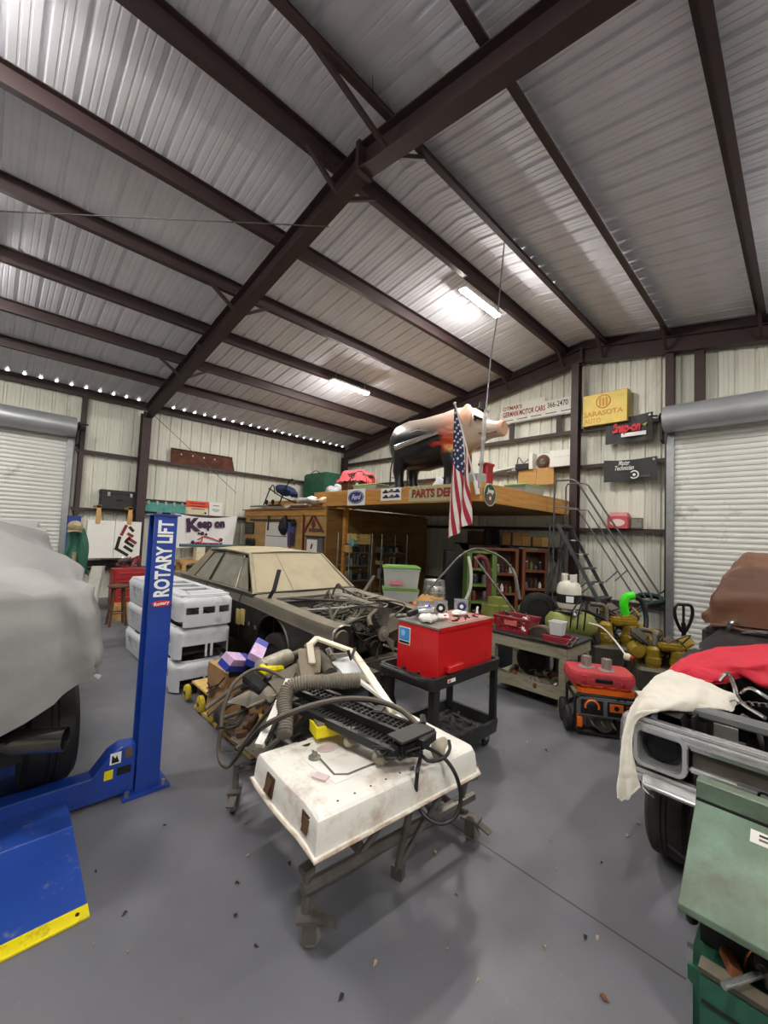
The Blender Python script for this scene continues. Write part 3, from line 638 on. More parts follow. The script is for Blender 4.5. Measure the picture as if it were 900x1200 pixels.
SHX0, SHX1, SHY0, SHY1 = 1.72, 2.40, 5.3, 7.72
def path(x0, x1, y0, y1, r):
    """outline from far left, round the near end, to far right; returns fn(s) and length, corners"""
    L1 = y1-y0-r; A = PI*r/2; L2 = x1-x0-2*r; T = L1+A+L2+A+L1
    def f(s):
        if s < L1: return x0, y1-s
        if s < L1+A: a = (s-L1)/r; return x0+r-r*math.cos(a), y0+r-r*math.sin(a)
        if s < L1+A+L2: return x0+r+(s-L1-A), y0
        if s < L1+2*A+L2: a = (s-L1-A-L2)/r; return x1-r+r*math.sin(a), y0+r-r*math.cos(a)
        return x1, y0+r+(s-L1-2*A-L2)
    return f, T, L1, A, L2
def shell(z0, h, top, label):
    t = thing('plastic_shell', label, 'plastic shell', ((SHX0+SHX1)/2, (SHY0+SHY1)/2, z0), 0, 'stack of plastic shells')
    sh = .03 if top else 0
    f, T, L1, A, L2 = path(SHX0, SHX1+.02, SHY0-sh, SHY1, .13)
    S = [T*k/8 for k in range(9)]+[L1, L1+A*.33, L1+A*.66, L1+A, L1+A+L2, L1+A+L2+A*.33, L1+A+L2+A*.66, L1+2*A+L2]
    Z = [0, h*.1, h*.85, h*.96, h]
    def fn(s, z):
        x, y = f(s); k = z/h; ins = .05*max(0, (k-.85)/.15)**2+.03*(1-k)*(1 if s < L1 else .0); cx, cy = (SHX0+SHX1)/2, SHY0+.5
        return (x+(ins if x < cx else -ins), y+(ins if s > L1 and s < T-L1 else 0), z0+z)
    H = []
    for k in range(3): H.append((L1-.12-.15*k-.075, L1-.12-.15*k, h*.38, h*.72))
    for k in range(4): H.append((.18+.14*k, .18+.14*k+.07, h*.38, h*.72))
    e0 = L1+A; 
    if top:
        H = [(a, b, h*.48, h*.70) for a, b, c, d in H]
        for k in range(3): H.append((e0-.04+k*.20, e0+.11+k*.20, h*.42, h*.66))
        H.append((L1-.30, L1+A*.66, 0, h*.2))
    else: H += [(e0-.05, e0+L2*.52, 0, h*.42), (e0+L2*.58, e0+L2+.1, 0, h*.42)]
    mb = MB(); holed(mb, fn, S, Z, H, .014); part('wall', mb, m_shell, t, world=True, ang=40)
    # rolled rim
    mb = MB(); pts = []
    for k in range(0, 41):
        s = T*k/40; p = fn(s, h); pts.append((p[0], p[1], p[2]))
    mb.tube(pts, .014, 6); part('rim', mb, m_shell, t, world=True)
    if top:
        # deck with three deep pockets
        mb = MB(); bx = [SHY0+.10, SHY0+.78, SHY0+1.2, SHY0+1.62, SHY1-.05]
        holed(mb, lambda s, z: (SHX0+.05+z, SHY0+s, z0+h*1.0), [.06, SHY1-SHY0-.02], [0, .60], [(.34, .70, .16, .52), (.80, 1.14, .16, .52), (1.24, 1.58, .16, .52)], .02); part('deck', mb, m_shell, t, world=True)
        for a, b in ((.34, .70), (.80, 1.14), (1.24, 1.58)):
            mb = MB(); x0, x1, y0, y1 = SHX0+.21, SHX0+.57, SHY0+a, SHY0+b; zt, zb = z0+h-.01, z0+h-.16
            for q in (((x0, y0), (x1, y0)), ((x1, y0), (x1, y1)), ((x1, y1), (x0, y1)), ((x0, y1), (x0, y0))): mb.poly([(*q[0], zb), (*q[1], zb), (*q[1], zt), (*q[0], zt)], [(0, 1, 2, 3)])
            mb.poly([(x0, y0, zb), (x1, y0, zb), (x1, y1, zb), (x0, y1, zb)], [(0, 1, 2, 3)]); part('pocket', mb, m_shell, t, world=True)
        part('front_step', MB().prism([(SHX0+.14, SHY0+.02, z0+h*.75), (SHX1-.05, SHY0+.02, z0+h*.75), (SHX1-.05, SHY0+.1, z0+h+.045), (SHX0+.14, SHY0+.1, z0+h+.045)], (0, .22, 0)).bevel(.03, 2), m_shell, t, world=True)
    else:
        for x in (SHX0+.42,): part('rib', MB().box(x, x+.03, SHY0-.012, SHY0+.005, z0+.0, z0+h*.62), m_shell, t, world=True)
        part('inner_tray', MB().box(SHX0+.06, SHX1-.06, SHY0+.1, SHY1-.05, z0+.03, z0+.05), m_dark, t, world=True)
    return t
shell(.02, .34, False, 'pale grey plastic shell lying on the floor at the bottom of the stack')
shell(.41, .37, False, 'pale grey plastic shell in the middle of the stack of three')
shell(.80, .36, True, 'pale grey plastic shell with open pockets on top of the stack')
for zz in (.365, ): 
    for y in (5.7, 7.2): solo('spacer_board', MB().box(SHX0+.04, SHX1-.04, y-.1, y+.1, zz, zz+.045), m_dark, 'dark spacer board between the lower two plastic shells, %s end' % ('near' if y < 6 else 'far'), 'board')
# ================================================================== dusty black sedan without bonnet and front clip
m_body = M('dusty_black_paint', '#1c1b1a', .38, .0, var=.2, scale=4, dirt='#4a4236', amt=.35, dscale=3, dust='#9d937c', dustamt=.62, coat=.2)
m_roofd = M('dusty_roof_paint', '#3a3732', .6, .0, var=.15, scale=4, dust='#c4b898', dustamt=.95)
m_glassd = M('dusty_glass', '#8f8872', .5, .0, var=.12, scale=3, dirt='#6f6a58', amt=.3, dscale=3, dust='#b9ac8e', dustamt=.9)
m_sideg = M('dusty_side_glass', '#6f6d60', .25, .0, var=.15, scale=3, dirt='#8b8672', amt=.4, dscale=2)
m_trim = M('dull_chrome', '#aaa89f', .3, .8, var=.15, scale=10)
m_eng = M('greasy_iron', '#4b4740', .65, .3, var=.3, scale=9, dirt='#1e1b18', amt=.5, dscale=7, dust='#8d826b', dustamt=.6)
m_alu = M('dull_aluminium', '#8d8a84', .45, .6, var=.25, scale=10, dirt='#4e4840', amt=.35, dscale=8)
m_hose = M('dusty_hose', '#35322e', .7, var=.25, scale=10, dust='#8a8070', dustamt=.55)
sed = thing('sedan', 'dusty black old sedan with its engine bay open, in the middle of the workshop', 'car', (3.6, 6.2, .15))
CX = 3.6
def lerp(a, b, t): return a+(b-a)*t
def pl(x, P):
    for (a, b), (c, d) in zip(P, P[1:]):
        if x <= c: return lerp(b, d, max(0, (x-a)/(c-a)))
    return P[-1][1]
WID = [(3.5, .88), (3.8, .925), (4.6, .95), (6.5, .955), (8.0, .94), (9.0, .86)]
TOP = [(3.5, 1.03), (4.2, 1.07), (5.2, 1.13), (6.5, 1.16), (8.2, 1.17), (9.0, 1.12)]
AR = [(4.72, .53, .43), (8.05, .53, .40)]
def zbot(y):
    z = .43
    for c, zc, r in AR:
        d = abs(y-c)
        if d < r: z = max(z, zc+math.sqrt(r*r-d*d))
    return z
def sec(y, sgn):
    w = pl(y, WID); zt = pl(y, TOP); zb = zbot(y); zc = zt-.14
    P = [(w-.05, zb), (w-.012, lerp(zb, zc, .2)), (w+.004, lerp(zb, zc, .6)), (w+.008, lerp(zb, zc, .93)), (w+.012, zc), (w-.004, zc+.03), (w-.02, zt-.06), (w-.045, zt-.015), (w-.10, zt+.005), (w-.17, zt), (w-.235, zt-.012), (w-.24, zt-.10)]
    return [V((CX+sgn*a, y, b)) for a, b in P]
YS = sorted(set([3.5+.11*k for k in range(51)]+[c+s*r*k for c, zc, r in AR for s in (-1, 1) for k in (.999, .97, .9, .75, .5, .25, 0.)]))
YS = [y for y in YS if y <= 9.0]
for sgn in (-1, 1):
    mb = MB(); mb.loft([sec(y, sgn) for y in YS], closed=False)
    f = sec(3.5, sgn); mb.poly([p-V((0, .0, 0)) for p in f], [tuple(range(12))])
    part('body_side', mb, m_body, sed, world=True, ang=25)
    for c, zc, r in AR:   # rolled arch lip and dark wheel well
        mb = MB().tube([(CX+sgn*.925, c+(r+.0)*math.cos(a), zc+(r)*math.sin(a)) for a in [PI*k/16 for k in range(17)]], .022, 6); part('arch_lip', mb, m_body, sed, world=True)
        mb = MB().grid(lambda a, b: (CX+sgn*(.9-.55*b), c+(r+.03)*math.cos(PI*a), zc+(r+.03)*math.sin(PI*a)), 17, 2); part('wheel_well', mb, m_rubber, sed, world=True)
    for c in (4.72, 8.05):
        t = part('tyre', tyre(CX+sgn*.80, c, .37, .355, .19), m_rubber, sed, world=True)
        part('wheel_disc', MB().lathe([(0, -.05), (.05, -.05), (.07, -.02), (.16, -.04), (.205, -.08), (.21, .06), (0, .05)], (CX+sgn*.80, c, .37), (-sgn, 0, 0), 24), m_eng, t, world=True)
# headlight bucket at the near fender tip
for sgn in (-1, 1):
    part('headlight_bucket', MB().lathe([(.0, -.10), (.05, -.095), (.085, -.06), (.095, .0), (.085, .02)], (CX+sgn*.78, 3.5, .90), (0, -1, 0), 20), m_roofd, sed, world=True)
    part('fender_tip_trim', MB().tube([(CX+sgn*.90, 3.49, .78), (CX+sgn*.91, 3.48, .98), (CX+sgn*.80, 3.48, 1.045), (CX+sgn*.68, 3.49, 1.03)], .012, 6, smooth=3), m_trim, sed, world=True)
# rear deck and tail
mb = MB(); mb.grid(lambda a, b: (CX+(a-.5)*2*(pl(8.1+.9*b, WID)-.2), 8.1+.9*b, pl(8.1+.9*b, TOP)+.01+.02*math.sin(PI*a)-.03*b*b), 12, 8); part('boot_lid', mb, m_body, sed, world=True)
part('tail_panel', MB().box(CX-.85, CX+.85, 8.96, 9.0, .5, 1.1).bevel(.015), m_body, sed, world=True)
part('rear_bumper', MB().box(CX-.93, CX+.93, 9.02, 9.12, .50, .66).bevel(.03, 2), m_trim, sed, world=True)
# cabin: belt shelf, pillars, roof
RT = 1.655
mb = MB(); mb.box(CX-.72, CX+.72, 5.3, 8.12, .5, 1.12); part('cabin_tub', mb, m_rubber, sed, world=True)
def roof(a, b):
    x = (a-.5)*2; y = lerp(5.92, 7.58, b); w = lerp(.655, .65, b)
    z = RT+.075*(1-abs(x)**3.2)-.03*(2*b-1)**2 ; y += (.05*(x*x) if b < .5 else -.06*(x*x))*abs(2*b-1)**2
    return (CX+x*w, y, z)
mb = MB().grid(roof, 25, 17, .03); part('roof', mb, m_roofd, sed, world=True, ang=50)
for sgn in (-1, 1):
    x0, x1 = CX+sgn*.90, CX+sgn*.655
    part('windscreen_pillar', MB().tube([(CX+sgn*.885, 5.33, 1.13), (CX+sgn*.66, 5.98, RT-.01)], .032, 8), m_roofd, sed, world=True)
    part('gutter_rail', MB().tube([(CX+sgn*.66, 5.97, RT-.015), (CX+sgn*.668, 6.8, RT+.01), (CX+sgn*.655, 7.5, RT-.015)], .022, 8, smooth=5), m_body, sed, world=True)
    # C pillar sail panel
    mb = MB().prism([(CX+sgn*.90, 7.62, 1.15), (CX+sgn*.84, 8.2, 1.16), (CX+sgn*.63, 7.66, RT-.02), (CX+sgn*.655, 7.32, RT)], (-sgn*.035, 0, 0)); part('rear_pillar', mb, m_roofd, sed, world=True)
    def side(y, k): return V((CX+sgn*lerp(.905, .668, k), y, lerp(1.16, RT-.02, k)))
    A_, B_, C_, D_ = side(5.50, 0), side(7.62, 0), side(7.30, 1), side(6.03, 1)
    # vent pane, door pane, quarter pane, each its own frame
    def pane(name, p, q, r_, s_, mm):
        mb = MB().prism([p, q, r_, s_], (-sgn*.012, 0, 0)); g = part(name, mb, mm, sed, world=True)
        part('pane_frame', MB().tube([p, q, r_, s_], .014, 6, closed=True), m_body, g, world=True)
    pane('vent_pane', side(5.5, 0.02), side(5.86, 0.02), side(6.1, .9), side(6.0, .9), m_sideg); pane('door_pane', side(5.9, 0.02), side(6.84, 0.02), side(6.84, .96), side(6.14, .96), m_sideg); pane('quarter_pane', side(6.92, 0.02), side(7.58, 0.02), side(7.28, .94), side(6.9, .96), m_sideg)
    part('vent_bar', MB().tube([side(5.88, 0.0), side(6.12, .95)], .012, 6), m_trim, sed, world=True)
    part('belt_trim', MB().tube([side(5.45, -.01), side(7.65, -.01)], .012, 6), m_trim, sed, world=True)
    for y in (5.62, 6.9): part('door_seam', MB().tube([V((CX+sgn*(pl(y, WID)+a), y, z)) for a, z in ((-.02, 1.12), (.012, 1.0), (.008, .8), (-.02, .48))], .006, 5), m_rubber, sed, world=True)
    part('door_handle', MB().tube([(CX+sgn*.97, 6.7, .98), (CX+sgn*1.0, 6.72, .985), (CX+sgn*1.0, 6.84, .985), (CX+sgn*.97, 6.86, .98)], .011, 6), m_trim, sed, world=True)
    part('window_sill', MB().box(*sorted((CX+sgn*.70, CX+sgn*.93)), 5.3, 8.2, 1.10, 1.15), m_body, sed, world=True)
def wsc(a, b): x = (a-.5)*2; return (CX+x*lerp(.87, .655, b), lerp(5.26+.10*x*x, 5.93+.05*x*x, b), lerp(1.145, RT+.01, b)+.012*(1-x*x))
g = part('windscreen', MB().grid(wsc, 17, 8, .01), m_glassd, sed, world=True)
part('windscreen_trim', MB().tube([wsc(k/12, 0) for k in range(13)]+[wsc(1, k/4) for k in range(1, 5)]+[wsc(1-k/12, 1) for k in range(1, 13)]+[wsc(0, 1-k/4) for k in range(1, 4)], .014, 6, closed=True), m_body, g, world=True)
part('centre_strip', MB().tube([V(wsc(.33, 0))+V((0, -.01, .0)), V(wsc(.30, 1))+V((0, -.01, 0))], .004, 4), m_roofd, g, world=True)
def rsc(a, b): x = (a-.5)*2; return (CX+x*lerp(.80, .62, b), lerp(8.22-.08*x*x, 7.62-.05*x*x, b), lerp(1.16, RT+.01, b))
part('rear_window', MB().grid(rsc, 13, 6, .01), m_sideg, sed, world=True)
# cowl, firewall, inner fenders, radiator frame
part('cowl', MB().prism([(CX-.8, 5.28, 1.14), (CX-.8, 5.02, 1.10), (CX-.8, 4.98, 1.06), (CX-.8, 5.0, 1.02), (CX-.8, 5.28, 1.02)], (1.6, 0, 0)), m_body, sed, world=True)
for k, z in enumerate((1.115, 1.075)): part('cowl_rail', MB().bar((CX-.72, 5.0-.05*k, z), (CX+.72, 5.0-.05*k, z), .03, .018), m_trim, sed, world=True)
part('firewall', MB().box(CX-.75, CX+.75, 4.98, 5.02, .45, 1.05), m_eng, sed, world=True)
for sgn in (-1, 1): part('inner_fender', MB().grid(lambda a, b: (CX+sgn*(.70-.08*b-.03*math.sin(PI*a)), lerp(3.5, 5.0, a), lerp(pl(3.5+1.5*a, TOP)-.10, .45, b)), 8, 5, .01), m_eng, sed, world=True)
for sgn in (-1, 1): part('frame_rail', MB().bar((CX+sgn*.42, 3.3, .46), (CX+sgn*.42, 5.0, .46), .09, .14), m_eng, sed, world=True)
part('cross_member', MB().bar((CX-.5, 3.75, .44), (CX+.5, 3.75, .44), .16, .12), m_eng, sed, world=True)
# bonnet hinges standing up
part('bonnet_hinge', MB().bar((CX-.83, 5.02, 1.12), (CX-.80, 4.96, 1.24), .05, .03).bar((CX-.80, 4.96, 1.22), (CX-.70, 5.02, 1.50), .055, .02), m_blackmetal, sed, world=True)
part('bonnet_hinge', MB().bar((CX+.80, 4.98, 1.08), (CX+1.02, 4.96, 1.36), .055, .02), m_trim, sed, label='bare metal bonnet hinge', world=True)
# engine
eb = part('engine_block', MB().box(CX-.26, CX+.22, 3.95, 4.85, .55, .86).bevel(.04), m_eng, sed, world=True)
for sgn in (-1, 1):
    hd = part('valve_cover', MB().ob((CX-.03+sgn*.22, 4.38, .95), (.20, .74, .13), (0, sgn*.5, 0)).bevel(.035, 2), m_eng, sed, world=True)
    for k in range(5): part('cover_bolt', MB().cyl((CX-.03+sgn*.24, 4.08+.15*k, .98), (CX-.03+sgn*.27, 4.08+.15*k, 1.03), .014, n=6), m_alu, hd, world=True)
    for k in range(4): part('exhaust_runner', MB().tube([(CX-.03+sgn*.28, 4.12+.17*k, .84), (CX+sgn*.40, 4.15+.16*k, .80), (CX+sgn*.44, 4.3+.1*k, .66)], .035, 8, smooth=3), m_eng, sed, world=True)
part('intake_manifold', MB().ob((CX-.03, 4.4, .97), (.26, .6, .10)).bevel(.03), m_alu, sed, world=True)
part('carburettor', MB().ob((CX-.03, 4.42, 1.07), (.16, .2, .10)).bevel(.015).cyl((CX-.03, 4.42, 1.11), (CX-.03, 4.42, 1.15), .07, n=16), m_alu, sed, world=True)
part('distributor', MB().lathe([(.03, 0), (.04, .08), (.06, .09), (.06, .14), (.045, .18), (0, .18)], (CX+.02, 4.80, .92), (0, 0, 1), 14), m_rubber, sed, world=True)
part('timing_cover', MB().ob((CX-.02, 3.91, .72), (.34, .12, .34)).bevel(.04), m_eng, sed, world=True)
part('water_pump', MB().lathe([(.11, 0), (.11, .05), (.06, .09), (.05, .16)], (CX-.03, 3.86, .86), (0, -1, 0), 18), m_alu, sed, world=True)
part('alternator', MB().lathe([(0, 0), (.07, 0), (.085, .03), (.085, .13), (.06, .16), (.02, .17), (.02, .2), (.05, .2), (.05, .22), (0, .22)], (CX-.33, 3.95, .93), (0, -1, 0), 20), m_alu, sed, world=True)
part('steering_pump', MB().lathe([(0, 0), (.08, 0), (.09, .05), (.09, .12), (.06, .14), (.06, .17), (.085, .17), (.085, .2), (0, .2)], (CX+.30, 3.95, .74), (0, -1, 0), 20), m_eng, sed, world=True)
for (x, z, r) in ((CX-.03, .86, .085), (CX-.02, .62, .10)): part('pulley', MB().lathe([(0, 0), (r, 0), (r, .012), (r*.85, .025), (r, .038), (r, .05), (0, .05)], (x, 3.78, z), (0, -1, 0), 22), m_eng, sed, world=True)
part('drive_belt', MB().tube([(CX-.12, 3.75, .62), (CX-.41, 3.75, .90), (CX-.36, 3.75, .99), (CX-.03, 3.75, .945), (CX+.06, 3.75, .84), (CX+.08, 3.75, .62), (CX-.02, 3.75, .52)], .012, 6, closed=True, smooth=3), m_rubber, sed, world=True)
fan = part('fan', MB().lathe([(0, 0), (.085, 0), (.09, .01), (.09, .03), (.05, .035), (.045, .055), (.02, .06), (0, .06)], (CX-.03, 3.64, .83), (0, -1, 0), 24), M('dusty_fan_hub', '#8b857a', .5, .3, var=.2, dirt='#55504a', amt=.3), sed, world=True)
for k in range(6):
    a = k*PI/3+.35
    def bl(u, v_):
        r = lerp(.09, .31, u); w = lerp(.07, .15, u)*(v_-.5); ca, sa = math.cos(a), math.sin(a)
        return (CX-.03+r*ca-w*sa, 3.66+.05*(v_-.5)*2+.012*math.sin(PI*u), .83+r*sa+w*ca)
    part('fan_blade', MB().grid(bl, 7, 5, .006), m_eng, fan, world=True)
hr = random.Random(11)
for k in range(8):     # spark leads
    s = -1 if k < 4 else 1; part('spark_lead', MB().tube([(CX+.02+.03*s, 4.8, 1.10), (CX+.08*s, 4.7, 1.17+.02*k), (CX+.22*s, 4.15+.17*(k % 4), 1.10), (CX+.36*s, 4.12+.17*(k % 4), .93)], .010, 6, smooth=5), m_hose, sed, world=True)
for k in range(34):    # heater, vacuum and wiring hoses
    p = [(CX+hr.uniform(-.64, .64), hr.uniform(3.7, 4.95), hr.uniform(.86, 1.15)) for _ in range(4)]; p[0] = (p[0][0], p[0][1], .8); part('engine_hose', MB().tube(p, hr.choice((.008, .012, .018, .024)), 7, smooth=6), hr.choice((m_hose, m_hose, m_eng, m_alu)), sed, world=True)
part('radiator_hose', MB().tube([(CX-.03, 3.9, 1.02), (CX-.05, 3.75, 1.09), (CX-.28, 3.62, 1.05), (CX-.36, 3.5, .98)], .03, 10, smooth=5), m_hose, sed, world=True)
part('pale_strap', MB().tube([(CX+.02, 4.7, 1.15), (CX+.0, 4.45, 1.19), (CX+.10, 4.2, 1.14), (CX+.2, 3.98, 1.10)], .022, 6, smooth=4, sx=.4), M('pale_rag', '#b8b2a4', .8, var=.1), sed, label='pale cloth strap over the engine', world=True)
part('battery_tray', MB().ob((CX-.52, 3.9, .9), (.2, .26, .16)).bevel(.01), m_eng, sed, world=True)
part('brake_booster', MB().lathe([(0, 0), (.11, .01), (.12, .05), (.1, .1), (.03, .12), (.03, .24), (0, .24)], (CX+.45, 4.97, .95), (0, -1, 0), 20), m_eng, sed, world=True)
part('washer_bottle', MB().ob((CX-.50, 4.6, .93), (.18, .3, .18)).bevel(.02), m_hose, sed, world=True)
# yellowed masking paper patches and holes on the near side
m_tape = M('yellowed_tape', '#b3a467', .7, var=.1)
for y, z, h_ in ((5.62, .80, .20), (5.48, .82, .20)): part('tape_patch', MB().box(CX-.975, CX-.962, y-.06, y+.05, z-.11, z+.10), m_tape, sed, label='yellowed masking tape', world=True)
for y, z in ((5.28, .76), (5.1, .74)): part('trim_hole', MB().lathe([(0, 0), (.028, 0), (.032, .004), (0, .004)], (CX-.962, y, z), (-1, 0, 0), 12), m_alu, sed, world=True)
# ================================================================== wooden loft (mezzanine) with a plywood room under its left end
MX, MY0, MY1, MZ0, MZ1, RZ_ = 6.16, 4.0, 8.48, 2.70, 3.04, 2.62
m_ply = M('plywood', '#b8935c', .6, var=.16, scale=2.2, stretch=(1, .35, 3), dirt='#8c5f2b', amt=.3, dscale=2.5)
m_beam = M('pine_beam', '#c58e45', .55, var=.18, scale=2, stretch=(.6, .6, 8), dirt='#7b4a1c', amt=.28, dscale=5)
m_plyd = M('raw_plywood', '#8a6a42', .7, var=.2, scale=3)
loft = thing('wooden_loft', 'wooden storage loft with pine fascia boards, carrying the pig statue', 'loft', (8.2, 6.3, 0))
part('fascia', MB().box(MX-.04, MX, MY0-.04, MY1, MZ0, MZ1).bevel(.004), m_beam, loft, world=True)
part('fascia', MB().box(MX, XG-.25, MY0-.04, MY0, MZ0, MZ1).bevel(.004), m_beam, loft, world=True)
part('deck', MB().box(MX, XG-.02, MY0, MY1, MZ1-.06, MZ1-.02), m_plyd, loft, world=True); part('deck', MB().box(7.05, XG-.02, MY1, YL-.05, MZ1-.06, MZ1-.02), m_plyd, loft, world=True); part('fascia', MB().box(7.0, 7.05, MY1, YL-.05, RZ_+.055, MZ1-.02), m_beam, loft, world=True)
for k in range(9): part('joist', MB().box(MX+.005, XG-.05, MY0+.4+.5*k-.02, MY0+.4+.5*k+.02, MZ0+.03, MZ1-.06), m_plyd, loft, world=True)
part('soffit', MB().box(MX+.01, XG-.05, MY0+.01, 8.45, MZ0, MZ0+.02), m_plyd, loft, world=True)
part('support_post', MB().box(MX+.5, MX+.6, 8.34, 8.44, 0, MZ0), m_beam, loft, world=True)
# plywood room
room = thing('plywood_room', 'plywood-walled storage room under the left end of the loft', 'room', (7.5, 10.8, 0))
RY0, RY1, RZ = 8.5, 12.98, 2.62
part('front_wall', MB().box(MX, MX+.03, RY0, RY1, 0, RZ), m_ply, room, world=True)
part('side_wall', MB().box(MX+.03, XG-.05, RY0, RY0+.03, 0, RZ), M('shaded_plywood', '#84602f', .7, var=.2, scale=2, stretch=(.5, 1, 2.5), dirt='#4a3418', amt=.4), room, world=True)  # side wall plywood darkened, with the shade under the loft in its colour
part('roof_beam', MB().box(MX-.05, MX, RY0-.03, RY1+.05, RZ-.16, RZ+.02).bevel(.004), m_beam, room, world=True)
part('roof_board', MB().box(MX-.12, XG-.1, RY0, RY1+.08, RZ+.02, RZ+.05), m_plyd, room, world=True)
for y in (9.7, 10.95): part('board_joint', MB().box(MX-.004, MX, y-.004, y+.004, 0, RZ-.17), m_plyd, room, world=True)
# things on the plywood face
fx = MX-.005
def fY(u, v): return pX(u, v, fx)
a, b = fY(313.5, 612), fY(337.5, 645)
dr = part('sliding_door', MB().box(fx-.05, fx-.01, b.y, a.y, .06, a.z).bevel(.006), m_wpanel, room, label='white sliding door', world=True)
for k in range(4): part('panel_line', MB().box(fx-.053, fx-.05, b.y+.06, a.y-.06, .5+.45*k, .52+.45*k), m_grey_c, dr, world=True)
t0 = fY(295, 609); t1 = fY(347, 610)
rl = part('door_rail', MB().box(fx-.05, fx-.03, t1.y, t0.y, t0.z-.035, t0.z+.02), m_blackmetal, room, label='black door rail', world=True)
for u in (317, 337): p = fY(u, 606); part('roller', MB().lathe([(0, 0), (.05, 0), (.05, .025), (0, .025)], (fx-.055, p.y, p.z-.0), (-1, 0, 0), 14).box(fx-.075, fx-.06, p.y-.03, p.y+.03, a.z-.25, p.z), m_blackmetal, rl, world=True)
def wallitem(name, label, cat, u0, v0, u1, v1, mat, d=.03, bev=.006):
    a, b = fY(u0, v0), fY(u1, v1); t = thing(name, label, cat, (fx-d, (a.y+b.y)/2, b.z)); return t, a, b
t, a, b = wallitem('wall_vent', 'upper black louvred vent on the plywood wall left of the white door', 'vent', 288.5, 612, 297.5, 626, m_blackmetal)
part('frame', MB().box(fx-.03, fx-.002, b.y, a.y, b.z, a.z).bevel(.008), m_blackmetal, t, world=True)
for k in range(5): part('louvre', MB().box(fx-.04, fx-.03, b.y+.04, a.y-.04, lerp(b.z, a.z, .15+.16*k), lerp(b.z, a.z, .24+.16*k)), m_grey_c, t, world=True)
t, a, b = wallitem('wall_plaque', 'lower black scalloped plaque on the plywood wall behind the car roof', 'plaque', 288.5, 632, 299, 640, m_blackmetal)
w_ = a.y-b.y; part('plate', MB().prism([(fx-.02, b.y, b.z-.35)]+[(fx-.02, b.y+w_*k/12, a.z+.06*abs(math.sin(PI*k/4))) for k in range(13)]+[(fx-.02, a.y, b.z-.35)], (.015, 0, 0)), m_blackmetal, t, world=True)
part('rim', MB().tube([(fx-.025, b.y+w_*k/12, a.z-.03+.06*abs(math.sin(PI*k/4))) for k in range(13)], .01, 6), m_grey_c, t, world=True)
t, a, b = wallitem('hanging_bag', 'black backpack hanging on the plywood wall right of the white door', 'bag', 333, 607, 341, 624, m_blackmetal)
m_bag = M('black_cloth', '#17171c', .8, var=.2, bump=.2)
cy = (a.y+b.y)/2; part('body', MB().ell((fx-.13, cy, lerp(b.z, a.z, .42)), (.11, .19, .26), 16, 10), m_bag, t, world=True); part('strap', MB().tube([(fx-.08, cy-.08, lerp(b.z, a.z, .7)), (fx-.05, cy, a.z+.03), (fx-.08, cy+.08, lerp(b.z, a.z, .7))], .018, 6, smooth=4), m_bag, t, world=True); part('pocket', MB().ell((fx-.22, cy, lerp(b.z, a.z, .3)), (.04, .12, .12), 12, 8), m_bag, t, world=True)
m_bluec = M('blue_purple_cloth', '#4b4f85', .8, var=.3, scale=5, bump=.2)
t, a, b = wallitem('hanging_cloth', 'blue and maroon patterned cloth hanging beside the black backpack', 'cloth', 340, 611, 347, 640, m_bluec)
mb = MB().grid(lambda p, q: (fx-.06-.035*math.sin(p*14+q*2), lerp(b.y+.05*q, a.y-.05*q, p), lerp(a.z-.02, b.z, q)), 16, 12, .008); part('cloth', mb, m_bluec, t, world=True, ang=60)
part('maroon_stripe', MB().grid(lambda p, q: (fx-.105-.01*math.sin(p*9), lerp(b.y+.10, b.y+.20, p), lerp(lerp(b.z, a.z, .55), b.z-.1, q)), 5, 8, .008), M('maroon_cloth', '#5c2a3a', .8, var=.2), t, world=True); part('dark_hood', MB().ell((fx-.1, b.y+.06, a.z-.05), (.06, .12, .09), 12, 8), m_bag, t, world=True)
m_redwood = M('red_painted_wood', '#6e2a20', .6, var=.2)
t, a, b = wallitem('a_shaped_tool', 'red-brown wooden A-frame tool hung on the plywood wall', 'tool', 357, 602, 381, 626, m_redwood)
ap = fY(368.5, 603); l = fY(357, 624); r2 = fY(380, 624)
for q in (l, r2): part('arm', MB().bar((fx-.03, ap.y, ap.z), (fx-.03, q.y, q.z), .05, .025, up=(1, 0, 0)), m_redwood, t, world=True)
part('diamond', MB().prism([(fx-.03, ap.y, ap.z-.12), (fx-.03, ap.y+.09, ap.z-.26), (fx-.03, ap.y, ap.z-.40), (fx-.03, ap.y-.09, ap.z-.26)], (.015, 0, 0)), m_redwood, t, world=True)
q0, q1 = fY(363, 620), fY(378, 620); part('cross_bar', MB().box(fx-.035, fx-.015, q1.y, q0.y, q0.z-.06, q0.z+.02), m_oldwood, t, world=True)
q0, q1 = fY(357.5, 602), fY(357, 640); solo('wooden_pole', MB().bar((fx-.035, q0.y, q0.z), (fx-.035, q1.y, q1.z-.9), .05, .03), m_redwood, 'red-brown straight pole standing left of the A-frame tool', 'pole')
t, a, b = wallitem('wall_cabinet', 'grey wall box holding a white picture card under the A-frame tool', 'box', 362, 629, 380, 645, m_grey_c)
part('body', MB().box(fx-.10, fx-.002, b.y, a.y, b.z-.3, a.z).bevel(.01), m_grey_c, t, world=True); part('lid', MB().box(fx-.13, fx-.002, b.y-.02, a.y+.02, a.z, a.z+.035), m_dark, t, world=True)
q0, q1 = fY(364, 632), fY(375, 646); pc = part('picture_card', MB().box(fx-.115, fx-.10, q1.y, q0.y, q1.z-.1, q0.z), m_wpanel, t, label='white picture card', world=True)
part('picture_mark', MB().ell((fx-.116, (q0.y+q1.y)/2, (q0.z+q1.z)/2-.03), (.003, .04, .09), 10, 6, rot((.4, 0, 0))), m_redwood, pc, world=True)
